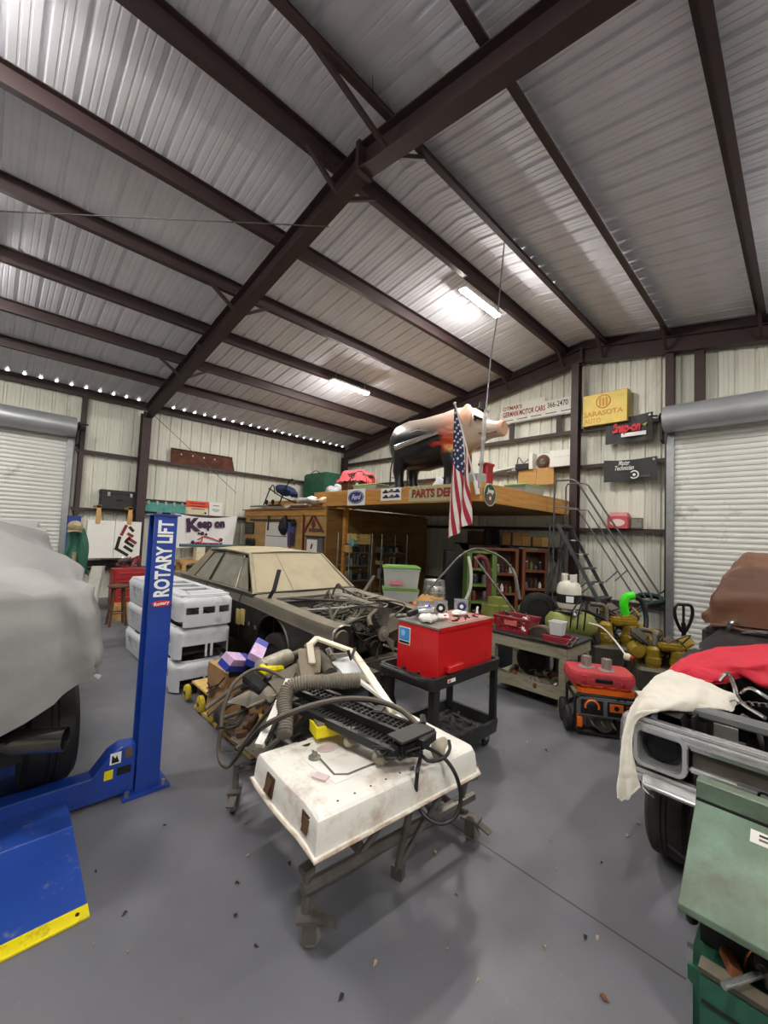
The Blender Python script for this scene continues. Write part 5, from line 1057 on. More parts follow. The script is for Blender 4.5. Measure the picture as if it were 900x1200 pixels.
# black banners
m_banb = M('black_banner', '#2a2a2d', .6, var=.12)
def hang(label, u0, v0, u1, v1):
    xx = XG-.015; a, b = pX(u0, v0, xx), pX(u1, v1, xx); t = thing('wall_banner', label, 'banner', (xx, (a.y+b.y)/2, b.z))
    p = part('cloth', MB().grid(lambda p, q: (xx-.02*math.sin(p*8)*q-.01*math.sin(p*17), lerp(a.y, b.y, p), lerp(a.z+.03*math.sin(PI*p)*-1, b.z, q)), 24, 8, .008), m_banb, t, world=True, ang=60); 
    part('grommet', MB().lathe([(.015, 0), (.025, 0), (.025, .004), (.015, .004)], (xx-.01, a.y-.06, a.z-.06), (-1, 0, 0), 12), m_bolt, t, world=True); part('grommet', MB().lathe([(.015, 0), (.025, 0), (.025, .004), (.015, .004)], (xx-.01, b.y+.06, a.z-.06), (-1, 0, 0), 12), m_bolt, t, world=True)
    return p, a, b, xx-.05
p, a, b, xs = hang('black cloth banner with red script lettering hung on the top gable girt', 710, 491, 765, 515)
W_ = a.y-b.y; H_ = a.z-b.z; m_bred = M('bright_red_print', '#d0283a', .6, var=.08); m_ygr = M('yellow_green_print', '#c9b53a', .6, var=.1)
text('Snap-on', .30, m_bred, p, (xs, a.y-W_*.46, a.z-H_*.46), Rg, Up, bold=.012, shear=.25, width=W_*.60); part('white_bar', MB().box(xs-.002, xs, a.y-W_*.88, a.y-W_*.36, a.z-H_*.80, a.z-H_*.66), m_white, p, world=True)
for k, (q, w_) in enumerate(((.2, .06), (.80, .1))): part('yellow_mark', MB().prism([(xs, a.y-W_*q, a.z-H_*.42), (xs, a.y-W_*(q+w_), a.z-H_*.36), (xs, a.y-W_*(q+w_*.6), a.z-H_*.5)], (-.002, 0, 0)), m_ygr, p, world=True)
p, a, b, xs = hang('black cloth banner reading Master Technician hung on the middle gable girt', 708, 540, 770, 562)
W_ = a.y-b.y; H_ = a.z-b.z
text('Master', .15, m_white, p, (xs, a.y-W_*.40, a.z-H_*.20), Rg, Up, bold=.001, shear=.4, width=W_*.22); text('Technician', .15, m_white, p, (xs, a.y-W_*.40, a.z-H_*.42), Rg, Up, bold=.001, shear=.4, width=W_*.36)
r_ = H_*.16; cy, cz = a.y-W_*.60, a.z-H_*.74; part('logo_ring', MB().tube([(xs, cy+r_*math.cos(.7+4.9*k/20), cz+r_*math.sin(.7+4.9*k/20)) for k in range(21)], .014, 5), m_white, p, world=True); part('logo_dot', MB().ell((xs, cy, cz), (.006, .032, .032), 12, 6), m_white, p, world=True); text('Certified', .08, m_grey_c, p, (xs, a.y-W_*.74, cz-.04), Rg, Up, bold=.001)
# pink carton and small frame on the low girt
zb = Z1+.0425; m_pbox = M('pink_red_carton', '#b04a4e', .6, var=.15, scale=10)
a, b = pX(713, 602, gx-.12), pX(737, 617, gx-.12)
t = thing('carton', 'pink and white carton with a folded top on the low gable girt', 'box', (gx, (a.y+b.y)/2, zb)); p = part('body', MB().box(gx-.2, gx+.08, b.y, a.y, zb, zb+.27).bevel(.006), m_pbox, t, world=True); part('gable_top', MB().prism([(gx-.2, b.y, zb+.27), (gx-.2, a.y, zb+.27), (gx-.16, a.y-.05, zb+.36), (gx-.16, b.y+.05, zb+.36)], (.24, 0, 0)), m_redbox, t, world=True)
part('label_oval', MB().prism([(gx-.201, (a.y+b.y)/2+.15*math.cos(2*PI*k/20), zb+.13+.08*math.sin(2*PI*k/20)) for k in range(20)], (-.002, 0, 0)), M('pale_pink', '#e0c4c0', .6, var=.05), p, world=True)
t = thing('picture_frame', 'small grey frame standing right of the pink carton', 'frame', (gx, pX(748, 610, gx).y, zb)); part('frame', MB().box(-.12, -.08, -.12, .12, 0, .24).bevel(.006), m_grey_c, t); part('picture', MB().box(-.125, -.12, -.09, .09, .03, .21), m_alu, t)
# goods on the middle girt left of the column
zb = Z2+.0425
def gbox(name, label, cat, u0, u1, vt, mat, d=.24):
    a, b = pX(u0, vt, gx-.1), pX(u1, vt, gx-.1); t = thing(name, label, cat, (gx, (a.y+b.y)/2, zb)); return t, a, b
t, a, b = gbox('white_box', 'white carton on the middle gable girt left of the brown column', 'box', 651, 673, 529, m_wpanel); p = part('body', MB().box(gx-.2, gx+.1, b.y, a.y, zb, a.z).bevel(.006), m_wpanel, t, world=True); part('tape', MB().box(gx-.203, gx+.1, b.y-.002, a.y+.002, lerp(zb, a.z, .55), lerp(zb, a.z, .62)), m_swhite, t, world=True)
t, a, b = gbox('open_box', 'white open box holding a dark coil on the middle gable girt', 'box', 622, 651, 532, m_wpanel)
for q in (a.y-.05, b.y+.05): part('side', MB().box(gx-.2, gx+.1, q-.05, q+.05, zb, a.z), m_wpanel, t, world=True)
part('back', MB().box(gx+.05, gx+.1, b.y+.1, a.y-.1, zb, a.z), m_wpanel, t, world=True)
cc = V((gx-.08, (a.y+b.y)/2, zb+.18)); 
for k in range(3): part('coil', MB().tube([(cc.x-.02*k, cc.y+(.16-.03*k)*math.cos(2*PI*j/20), cc.z+(.16-.03*k)*math.sin(2*PI*j/20)) for j in range(20)], .025, 6, closed=True), m_oldwood, t, world=True)
t, a, b = gbox('wire_tray', 'dark wire tray of parts at the left end of the middle gable girt', 'tray', 606, 621, 535, m_dark); part('tray', MB().box(gx-.2, gx+.1, b.y, a.y, zb, zb+.16).bevel(.01), m_blackmetal, t, world=True); part('wire', MB().tube([(gx-.1, a.y, zb+.16), (gx-.1, a.y-.05, zb+.36), (gx-.1, lerp(a.y, b.y, .5), zb+.2), (gx-.1, b.y, zb+.3)], .012, 6, smooth=4), m_blackmetal, t, world=True)
m_kraft = M('kraft_cardboard', '#c1955a', .8, var=.07)
for u0, u1, n in ((607.5, 628, 'left'), (628.5, 649, 'right')):
    a, b = pX(u0, 552, XG-.03), pX(u1, 567, XG-.03); t = thing('cardboard_sheet', '%s brown cardboard panel hanging below the middle gable girt' % n, 'cardboard', (XG-.03, (a.y+b.y)/2, b.z)); part('panel', MB().box(XG-.035, XG-.025, b.y+.005, a.y-.005, b.z, Z2+.05), m_kraft, t, world=True); part('flap', MB().box(XG-.025, XG+.15, b.y+.005, a.y-.005, Z2+.043, Z2+.05), m_kraft, t, world=True)
solo('white_pipe', MB().tube([pX(578, 552.5, gx-.04), pX(606, 547, gx-.04)], .03, 8), m_wpanel, 'white pipe lying on the middle gable girt behind the pig', 'pipe')
solo('white_pipe', MB().tube([pX(577, 555, gx+.03), pX(600, 549.5, gx+.03)], .035, 8), m_swhite, 'shorter white pipe end resting on the middle gable girt', 'pipe')
# ------------------------------------------------------------------ rolling stair ladder in front of the gable wall
m_tubes = M('grey_steel_tube', '#55575a', .45, .4, var=.12)
ld = thing('stair_ladder', 'grey rolling stair ladder with tube handrails by the gable wall', 'ladder', (9.2, 2.9, 0))
XN, XFr = 8.72, 9.32
def stl(x, k): return V((x, lerp(3.70, 2.55, k), lerp(2.42, .35, k)))
for x in (XN, XFr):
    part('stringer', MB().bar(stl(x, 0), stl(x, 1.12), .03, .07), m_tubes, ld, world=True)
    # tube handrail loop: up from the platform, along the slope and back to the foot
    part('handrail', MB().tube([(x, 3.78, .05), (x, 3.78, 3.28), (x, 3.74, 3.36), (x, 3.4, 3.36), (x, 3.3, 3.30), (x, 1.98, 1.15), (x, 1.96, 1.02), (x, 2.08, .98), (x, 2.45, .62)], .019, 8), m_tubes, ld, world=True)
    part('mid_rail', MB().tube([(x, 3.78, 2.80), (x, 3.3, 2.76), (x, 2.2, 1.02)], .015, 8), m_tubes, ld, world=True)
    part('rear_leg', MB().tube([(x, 3.86, 2.42), (x, 3.95, .06)], .019, 8), m_tubes, ld, world=True); part('brace', MB().bar((x, 3.92, .5), (x, 3.1, 1.25), .02), m_tubes, ld, world=True)
    part('base_rail', MB().bar((x, 3.95, .16), (x, 2.3, .16), .03, .04), m_tubes, ld, world=True)
    part('upright', MB().bar((x, 2.52, 1.55), (x, 2.75, 1.30), .02), m_tubes, ld, world=True)
for k in range(8): p = stl(XN, k/7.3+.02); part('step', MB().box(XN, XFr, p.y-.09, p.y+.08, p.z-.015, p.z+.015), m_tubes, ld, world=True)
for k in range(8): p = stl(XN, k/7.3+.02); part('step_nosing', MB().box(XN+.05, XN+.25, p.y-.10, p.y-.09, p.z-.012, p.z+.012), m_wpanel, ld, world=True) if k in (1, 2, 4) else None
part('platform', MB().box(XN, XFr, 3.68, 3.95, 2.40, 2.43), m_tubes, ld, world=True)
for y in (3.86, 2.35):
    for x in (XN, XFr): part('caster', MB().lathe([(0, -.02), (.065, -.02), (.07, 0), (.065, .02), (0, .02)], (x, y, .07), (1, 0, 0), 16), m_rubber, ld, world=True)
part('cross_brace', MB().bar((XN, 2.98, 1.12), (XFr, 2.98, 1.12), .02).bar((XN, 2.98, 1.12), (XN, 2.1, 1.42), .02) if 0 else MB().bar((XN, 3.95, .6), (XFr, 3.95, 1.6), .02), m_tubes, ld, world=True)
# green coiled hose on the low girt by the door and a black hose loop
m_hoseg = M('green_hose', '#22443a', .6, var=.2)
hs = thing('hose_coil', 'dark green hose coil on the lowest gable girt by the roll-up door', 'hose', (gx-.05, 2.25, .8))
for k in range(4): part('coil', MB().tube([(gx-.1-.05*k, 2.3+.24*math.cos(2*PI*j/20), .90+.08*math.sin(2*PI*j/20)+.02*k) for j in range(20)], .035, 6, closed=True), m_hoseg, hs, world=True)
solo('black_hose', MB().tube([(gx-.08, 2.02, 2.0), (gx-.1, 2.03, 1.4), (gx-.12, 2.1, 1.1), (gx-.14, 2.4, .98)], .014, 6, smooth=5), m_rubber, 'black hose dropping beside the roll-up door frame', 'hose')
# ------------------------------------------------------------------ pallet jack handle by the door
pj = thing('pallet_jack', 'black pallet jack standing upright handle in front of the roll-up door', 'pallet jack', (7.5, 1.3, 0)); c = pD(801, 730, 5.9); hx, hy, hz = c
part('tiller', MB().bar((hx+.12, hy, .25), (hx, hy, hz+.0), .05, .05), m_blackmetal, pj, world=True)
ax_ = V((math.sin(YAW), -math.cos(YAW), 0)); c = V((hx, hy, hz+.02))
part('loop_handle', MB().tube([c-V((0, 0, .16)), c+ax_*.10+V((0, 0, 0.0)), c+ax_*.13+V((0, 0, .14)), c+ax_*.10+V((0, 0, .23)), c+V((0, 0, .24)), c-ax_*.10+V((0, 0, .23)), c-ax_*.13+V((0, 0, .14)), c-ax_*.10], .022, 8, closed=True, smooth=3), m_blackmetal, pj, world=True); part('lever', MB().bar(c-V((0, 0, .16)), c+V((0, 0, .24)), .035, .03), m_blackmetal, pj, world=True)
part('pump_body', MB().box(hx-.05, hx+.28, hy-.16, hy+.16, .08, .38).bevel(.03), m_blackmetal, pj, world=True); part('steer_wheel', MB().lathe([(0, -.06), (.09, -.06), (.09, .06), (0, .06)], (hx+.1, hy, .09), (0, 1, 0), 18), m_rubber, pj, world=True)
for s in (-.2, .2): part('fork', MB().box(hx+.28, hx+1.3, hy+s-.07, hy+s+.07, .04, .10).bevel(.01), m_blackmetal, pj, world=True)
# ================================================================== white car door on a tubular rolling rack
m_doorw = M('chalky_white_paint', '#dcdad4', .5, var=.05, scale=5, dirt='#a58f80', amt=.42, dscale=5)
m_rustp = M('rust_patch', '#7a4526', .8, var=.3, scale=15); m_mauve = M('faded_mauve', '#c2aeb0', .6, var=.1)
F0 = V((1.16, 1.51, .60)); UX = V((1.13, -.09, 0)).normalized(); VY = V((.04, .71, 0)).normalized(); W_, D_, T_ = 1.13, .72, .185
def dp(u, v, z): return F0+UX*u+VY*v+V((0, 0, z))
dr = thing('car_door_shell', 'white old car door lying inside-up on the rolling rack', 'car door', F0)
mb = MB()
# outer skin with a bowed end, shoulders stepping in towards the inner panel
def outline(ins, bow):
    P = []
    for k in range(9): t = k/8; P.append((ins-bow*math.sin(PI*t)*.6-.03*(t > .8)*(t-.8)*5, D_*(1-t)+ins*(2*t-1)))
    P += [(W_*.33, ins), (W_*.66, ins), (W_-ins-.03, ins), (W_-ins, ins+.04), (W_-ins, D_*.5), (W_-ins, D_-ins), (W_*.66, D_-ins), (W_*.33, D_-ins)]; return P
LV = [(-.014, .0, .03), (-.016, .010, .03), (.0, .014, .03), (.004, .07, .026), (.010, .125, .022), (.018, .145, .018), (.034, .156, .01), (.085, .160, 0), (.095, .152, 0), (.13, .152, 0)]
mb.loft([[dp(u, v, z) for u, v in outline(ins, bow)] for ins, z, bow in LV]); part('shell', mb, m_doorw, dr, world=True, ang=28)
part('hem_flange', MB().tube([dp(u, v, .006) for u, v in outline(-.014, .03)], .008, 6, closed=True), M('rusty_white_edge', '#d5cfc2', .6, var=.1, dirt='#8a5a2e', amt=.9, dscale=9), dr, world=True)
# inset access panel, latch, holes, hinge pockets
part('inset_panel', MB().prism([dp(u, v, .151) for u, v in ((.20, .20), (.86, .20), (.90, .26), (.90, .56), (.84, .60), (.26, .60), (.18, .50))], V((0, 0, .004))).bevel(.003), m_doorw, dr, world=True)
part('panel_groove', MB().tube([dp(u, v, .157) for u, v in ((.27, .54), (.24, .27), (.30, .23), (.80, .23))], .006, 5), m_grey_c, dr, world=True)
part('oval_hole', MB().prism([dp(.28+.035*math.cos(2*PI*k/18), .665+.055*math.sin(2*PI*k/18), .155) for k in range(18)], V((0, 0, .002))), m_blk, dr, world=True)
part('window_crank_stub', MB().lathe([(.035, 0), (.035, .008), (.018, .012), (.016, .03), (0, .03)], dp(.24, .47, .156), (0, 0, 1), 16), m_alu, dr, world=True)
part('latch_plate', MB().ob(dp(.17, .29, .157), (.05, .08, .012), (0, 0, .4)), m_mauve, dr, world=True)
part('mauve_patch', MB().prism([dp(.36+.07*math.cos(2*PI*k/16), .52+.045*math.sin(2*PI*k/16), .155) for k in range(16)], V((0, 0, .006))).bevel(.002), m_mauve, dr, world=True)
for k in range(9): part('screw_hole', MB().cyl(dp(.13+.10*k, .075, .158), dp(.13+.10*k, .075, .1605), .006, n=8), m_blk, dr, world=True)
for v in (.50, .12): 
    hp = part('hinge_pocket', MB().prism([dp(-.002-.012*(1 if v > .3 else 0), v-.045, .03), dp(-.002-.012*(1 if v > .3 else 0), v+.045, .03), dp(.001, v+.045, .125), dp(.001, v-.045, .125)], UX*-.008), M('dark_rust', '#4a2f20', .8, var=.3, scale=15), dr, label='rusty hinge pocket', world=True); part('pocket_plate', MB().prism([dp(-.02-.012*(1 if v > .3 else 0), v-.025, .05), dp(-.02-.012*(1 if v > .3 else 0), v+.025, .05), dp(-.008, v+.025, .11), dp(-.008, v-.025, .11)], UX*-.004), m_oldwood, hp, world=True)
m_rack = M('worn_steel_tube', '#6f6a65', .45, .5, var=.2, scale=8, dirt='#3d352e', amt=.3)
rk = thing('rolling_rack', 'grey steel tube rolling rack carrying the white car door', 'rack', (1.6, 2.2, 0))
def rcaster(x, y, ang):
    c = part('caster_fork', MB().box(-.045, .045, -.07, .05, .135, .15).box(-.04, -.028, -.05, .02, .04, .14).box(.028, .04, -.05, .02, .04, .14).tf(Matrix.Translation((x, y, 0)) @ rot((0, 0, ang))), m_rack, rk, world=True)
    m = Matrix.Translation((x, y, 0)) @ rot((0, 0, ang)); part('caster_wheel', MB().lathe([(0, -.02), (.045, -.02), (.052, -.012), (.052, .012), (.045, .02), (0, .02)], m @ V((0, -.02, .052)), m.to_3x3() @ V((1, 0, 0)), 20), M('grey_rubber', '#7d7c78', .6, var=.15), c, world=True)
    part('brake_lever', MB().bar(m @ V((0, -.06, .13)), m @ V((-.01, -.15, .105)), .05, .012), m_rack, c, world=True)
for x, y, a in ((1.27, 1.74, .9), (1.43, 2.92, -.6), (2.5, 1.62, .2), (2.6, 2.8, 1.2)): rcaster(x, y, a)
def rt(*p, r=.024): part('tube', MB().tube(p, r, 10), m_rack, rk, world=True)
rt((1.27, 1.76, .14), (1.27, 1.76, .34), r=.022); rt((1.25, 1.76, .26), (2.55, 1.64, .26), r=.034); rt((1.43, 2.92, .14), (1.43, 2.92, .32), r=.022); rt((1.43, 2.92, .27), (1.9, 2.84, .27), (2.62, 2.8, .27)); rt((2.5, 1.65, .15), (2.6, 2.8, .15)); rt((1.62, 1.74, .28), (1.72, 2.88, .28), r=.03)
rt((1.55, 1.72, .54), (2.35, 1.50, .54), (2.42, 1.55, .54), r=.04); rt((1.6, 1.73, .27), (1.85, 1.66, .54), r=.016); rt((2.15, 1.66, .27), (1.95, 1.62, .54), r=.016); rt((1.85, 1.68, .10), (1.95, 1.66, .5), r=.02); rt((1.85, 1.68, .10), (2.2, 1.58, .52), r=.016)
rt((1.5, 2.05, .575), (2.2, 2.0, .575)); rt((1.55, 1.72, .54), (1.65, 2.86, .56)); rt((2.35, 1.5, .54), (2.5, 2.8, .56)); rt((1.72, 2.88, .28), (1.68, 2.86, .56), r=.02); rt((2.5, 2.8, .27), (2.5, 2.8, .56), r=.02); rt((1.62, 1.76, .28), (1.58, 1.74, .54), r=.02); rt((2.45, 1.66, .26), (2.38, 1.56, .54), r=.02)
part('foot_bracket', MB().ob((1.86, 1.68, .085), (.05, .07, .07), (0, 0, .3)), m_rack, rk, world=True); part('arm_bracket', MB().ob((1.27, 1.76, .35), (.06, .06, .03)), m_rack, rk, world=True)
# ------------------------------------------------------------------ parts piled on the door
m_blp = M('black_plastic', '#1a1a1b', .45, var=.2, scale=10, dirt='#55504a', amt=.18); m_gridm = M('dusty_black_plastic', '#2c2b2a', .55, var=.2, scale=14)
def grille(label, A, B, w, up, n=26):
    A, B = V(A), V(B); d = (B-A).normalized(); s = V((0, 0, 1)).cross(d).normalized(); t = thing('grille_panel', label, 'grille', A)
    for q in (-1, 1): part('rail', MB().bar(A+s*q*w/2, B+s*q*w/2, .028, .045), m_blp, t, world=True)
    L = (B-A).length
    mb = MB()
    for k in range(n): p = A+d*L*(k+.5)/n; mb.bar(p-s*w*.46, p+s*w*.46, .010, .03)
    for q in (-.25, 0, .25): mb.bar(A+s*q*w, B+s*q*w, .008, .02)
    o = part('slats', mb, m_gridm, t, world=True)
    for q in (A, B): part('end_cap', MB().bar(q-s*w*.58, q+s*w*.58, .05, .06).bevel(.008), m_blp, t, world=True)
    part('bracket', MB().ob(A.lerp(B, .62)+s*w*.6+V((0, 0, -.0)), (.10, .07, .06), (0, 0, .5)).bevel(.01), m_blp, t, world=True); return t
grille('black slatted grille on the white door, the one nearer the duct', pZ(352, 806, .93), pZ(500, 866, .90), .13, 0)
grille('black slatted grille on the white door, the one beside the yellow box', pZ(350, 822, .89), pZ(468, 876, .86), .15, 0)
t = thing('black_cowling', 'black curved plastic cowling end lying on the grilles', 'cowling', pZ(480, 868, .9)); a, b = pZ(462, 880, .875), pZ(500, 863, .875)
part('body', MB().bar(a, b, .09, .10).bevel(.02, 2), m_blp, t, world=True); part('knob', MB().cyl(b+V((0, .03, .06)), b+V((.03, .06, .09)), .018, n=10), m_blp, t, world=True); part('flange', MB().bar(a+V((0, 0, .06)), b+V((0, 0, .06)), .12, .012), m_gridm, t, world=True)
t = thing('grey_board', 'weathered grey board lying under the black grilles', 'board', pZ(380, 840, .85)); P = [pZ(u, v, .855) for u, v in ((341, 805), (371, 800), (420, 845), (372, 853))]
part('board', MB().prism(P, V((0, 0, .02))), M('weathered_board', '#7b7263', .75, var=.2), t, world=True)
t = thing('yellow_box', 'small bright yellow box on the white car door', 'box', pZ(392, 866, .79)); a, b = pZ(371, 858, .84), pZ(411, 850, .84); n = V((0, 0, 1)).cross((b-a).normalized()); part('body', MB().bar((a+b)/2-(b-a)/2+n*.07-V((0, 0, .02)), b+n*.07-V((0, 0, .02)), .13, .055).bevel(.004), m_yellow, t, world=True); part('lid', MB().bar(a+n*.07+V((0, 0, .013)), b+n*.07+V((0, 0, .013)), .138, .016), m_yellow, t, world=True)
m_cbag = M('clear_bag', '#a39a88', .35, var=.2, bump=.4, alpha=.7)
for u, v, z, s, lab in ((412, 862, .83, .055, 'clear bag of fixings standing beside the yellow box'), (444, 884, .82, .05, 'clear bag of brown fixings at the foot of the black grille'), (516, 876, .81, .052, 'crumpled clear plastic bag at the far right corner of the white door')):
    t = thing('parts_bag', lab, 'bag', pZ(u, v, z)); part('bag', MB().ell((0, 0, 0), (s*1.2, s*.8, s), 14, 10, rot((.4, .2, u))).noise(s*.6, 14, u), m_cbag, t); part('fixings', MB().ell((0, 0, -s*.3), (s*.7, s*.5, s*.5), 10, 8).noise(s*.3, 20, 3), m_rustp if s < .07 else m_alu, t)
m_wirek = M('black_cable', '#141415', .5, var=.15)
def pz(L): return [pZ(*q) for q in L]
def hose(name, label, cat, L, r, mat, sm=7, n=8): return solo(name, MB().tube(pz(L), r, n, smooth=sm), mat, label, cat)
hose('cable_loop', 'black cable looping off the edge of the white door', 'cable', [(478, 878, .83), (492, 884, .81), (489, 905, .80), (488, 935, .62), (497, 955, .55), (515, 965, .52), (533, 957, .54), (540, 935, .62), (534, 908, .74), (520, 888, .80), (500, 876, .83), (480, 874, .85)], .011, m_wirek)
hose('cable_loop', 'black cable curled flat on the white door top', 'cable', [(470, 876, .86), (490, 882, .83), (503, 892, .80), (520, 888, .80), (527, 878, .81), (526, 868, .83)], .010, m_wirek)
wj = random.Random(21); wb_ = thing('wire_tangle', 'tangle of black wires under the grille ends', 'wires', pZ(465, 882, .8))
for k in range(9):
    part('wire', MB().tube([pZ(435+wj.uniform(0, 60), 876+wj.uniform(-8, 12), .80+wj.uniform(0, .09)) for _ in range(5)], .007, 6, smooth=6), m_wirek, wb_, world=True)
hose('rubber_hose', 'long thick black hose lying across the pile onto the grilles', 'hose', [(290, 872, .66), (308, 852, .86), (335, 838, .95), (368, 826, 1.0), (405, 819, 1.02), (440, 821, 1.0), (470, 832, .97), (490, 850, .93)], .017, m_hose)
hose('rubber_hose', 'black hose looping down at the left end of the pile', 'hose', [(345, 788, .92), (330, 815, .9), (300, 852, .7), (272, 894, .45), (261, 896, .44), (256, 880, .5), (259, 855, .62)], .014, m_hose)
hose('rubber_hose', 'black hose hooked behind the cardboard box', 'hose', [(259, 852, .62), (262, 830, .72), (275, 800, .86), (300, 784, .92), (325, 790, .9), (345, 806, .88)], .014, m_hose)
hose('rubber_hose', 'short black hose crossing under the grey wedge panel', 'hose', [(262, 842, .55), (290, 830, .62), (315, 815, .7), (335, 800, .8)], .016, m_hose)
# corrugated duct
def ribbed(label, L, r, mat, nr=46):
    P = pz(L); q = MB(); 
    # resample a smooth path and give it rings
    bm0 = []; k = len(P)
    for i in range(k-1):
        a, b, c, d = P[i-1] if i else P[0]*2-P[1], P[i], P[i+1], P[i+2] if i < k-2 else P[-1]*2-P[-2]
        for j in range(12): s = j/12; bm0.append(.5*((2*b)+(c-a)*s+(2*a-5*b+4*c-d)*s*s+(3*b-a-3*c+d)*s**3))
    bm0.append(P[-1]); acc = [0]
    for a, b in zip(bm0, bm0[1:]): acc.append(acc[-1]+(b-a).length)
    pts, rad = [], []
    for m in range(nr*2+1):
        s = acc[-1]*m/(nr*2); i = max(k2 for k2 in range(len(acc)) if acc[k2] <= s+1e-9); i = min(i, len(bm0)-2); f = (s-acc[i])/max(1e-9, acc[i+1]-acc[i]); pts.append(bm0[i].lerp(bm0[i+1], f)); rad.append(r if m % 2 else r*.86)
    return solo('ribbed_duct', MB().tube(pts, rad, 14), mat, label, 'duct')
m_duct = M('grey_ribbed_duct', '#6a655c', .7, var=.2, scale=12, dust='#a19681', dustamt=.5)
ribbed('grey ribbed duct hose bent over the top of the pile', [(333, 862, .80), (334, 843, .86), (333, 822, .93), (340, 806, .99), (358, 800, 1.02), (385, 799, 1.02), (421, 797, 1.02)], .052, m_duct)
ribbed('short dark ribbed pipe at the back of the pile', [(372, 768, .92), (380, 778, .92), (388, 790, .91)], .06, M('dark_ribbed', '#3e3a35', .7, var=.2, dust='#7d7565', dustamt=.5), 12)
# pale window frame of the door
m_frame = M('pale_trim_metal', '#cfc8b4', .4, .25, var=.12, dirt='#8d8470', amt=.25)
wf = thing('window_frame', 'pale metal door window frame resting on the pile', 'window frame', pZ(412, 765, 1.08))
def strip2(L, w, h): 
    P = pz(L); mb = MB()
    for a, b in zip(P, P[1:]): mb.bar(a, b+(b-a).normalized()*w*.4, w, h)
    return mb
part('frame_bar', strip2([(366, 778, .98), (363, 756, 1.07), (371, 748, 1.09), (412, 763, 1.08)], .055, .03).bevel(.006), m_frame, wf, world=True)
part('frame_bar', strip2([(412, 763, 1.08), (422, 776, 1.05), (460, 833, .88)], .06, .03).bevel(.006), m_frame, wf, world=True)
part('corner_tie', MB().tube([pZ(408, 762, 1.12), pZ(411, 772, 1.06), pZ(416, 760, 1.12)], .014, 6), m_blp, wf, world=True)
t = thing('trim_strip', 'white trim strip beside the grilles', 'trim', pZ(445, 818, .9)); part('strip', strip2([(420, 797, .96), (445, 815, .93), (486, 848, .88)], .03, .02), m_wpanel, t, world=True); part('torn_end', strip2([(486, 848, .88), (497, 855, .87)], .05, .015), m_wpanel, t, world=True)
t = thing('door_channel', 'white door window channel rising from the near left corner of the door', 'trim', pZ(310, 860, .8)); part('channel', strip2([(304, 874, .78), (318, 846, .86), (338, 800, .98)], .05, .035), m_doorw, t, world=True); part('dark_seal', strip2([(311, 872, .785), (323, 848, .86), (342, 806, .97)], .02, .03), m_rubber, t, world=True)
# ------------------------------------------------------------------ wooden dolly with yellow wheels behind, and what lies on it
dl = thing('wooden_dolly', 'low wooden dolly with yellow wheels on the floor by the plastic shells', 'dolly', (2.3, 4.0, 0))
m_pale = M('pale_pine', '#c9a866', .65, var=.15, dirt='#8a6a38', amt=.3, dscale=9)
for k in range(3): part('pallet_board', MB().box(1.83+.26*k, 2.05+.26*k, 3.3, 5.0, .22, .245).bevel(.003), m_oldwood if k else m_pale, dl, world=True)
for y in (3.5, 4.2, 4.85): part('bearer', MB().box(1.86, 2.55, y-.05, y+.05, .13, .22), m_oldwood, dl, world=True)
for y in (3.75, 4.5): part('floor_board', MB().box(1.80, 1.94, y-.32, y+.3, .012, .045), m_pale, dl, world=True)
m_ywheel = M('yellow_wheel', '#c9b12a', .5, var=.1, dirt='#6b5b18', amt=.25, dscale=20)
for y in (4.32, 4.62, 5.04):
    for x, s in ((1.80, -1), (2.56, 1)):
        w_ = part('wheel', MB().lathe([(0, -.024), (.06, -.024), (.084, -.015), (.088, .015), (.08, .024), (0, .024)], (x, y, .112), (1, 0, 0), 24), m_ywheel, dl, label='yellow wheel', world=True); part('hub', MB().lathe([(0, 0), (.022, 0), (.02, .012), (0, .014)], (x+s*.024, y, .112), (s, 0, 0), 12), m_oldwood, w_, world=True); part('axle_block', MB().box(*sorted((x-s*.03, x-s*.12)), y-.04, y+.04, .09, .20), m_rubber, dl, world=True)
part('frame_tube', MB().tube([pZ(250, 838, .30), pZ(297, 882, .42)], .016, 8), m_rack, dl, world=True); part('frame_tube', MB().tube([pZ(262, 842, .32), pZ(330, 850, .5)], .014, 8), m_rack, dl, world=True)
m_carton = M('crumpled_kraft', '#a07c50', .8, var=.15, scale=5, bump=.4)
t = thing('cardboard_box', 'crumpled brown cardboard box on the dolly beside the plastic shells', 'box', (1.86, 3.95, .25)); mb = MB().box(1.68, 2.05, 3.72, 4.18, .25, .70); mb.sub(4, 0).noise(.03, 6, 2); part('body', mb, m_carton, t, world=True)
for k in range(3): part('strap', MB().tube([(1.665, 3.75+.13*k, .66-.1*k), (1.66, 3.95+.06*k, .5), (1.67, 4.15, .4+.05*k)], .007, 5, smooth=3), m_wirek, t, world=True)
part('rim_flap', MB().box(1.69, 2.04, 3.7, 3.74, .66, .76).bevel(.01), m_blp, t, world=True)
m_bluebox = M('blue_carton', '#2e3fa6', .4, var=.1); m_lilac = M('lilac_print', '#c9a9d0', .45, var=.15, scale=20)
for i, (u, v, z, e, lab) in enumerate(((277, 776, .80, (.5, .3, .5), 'blue and lilac carton at the left of the pair on the brown box'), (301, 765, .86, (.5, -.2, .9), 'blue and lilac carton tilted up at the right of the pair'))):
    c = pZ(u, v, z); t = thing('parts_carton', lab, 'box', c); m = Matrix.Translation(c) @ rot(e); b = part('body', MB().box(-.16, .16, -.06, .06, -.06, .06, m), m_bluebox, t, world=True); part('print_band', MB().box(-.162, .05, -.062, .062, .0, .062, m), m_lilac, b, world=True)
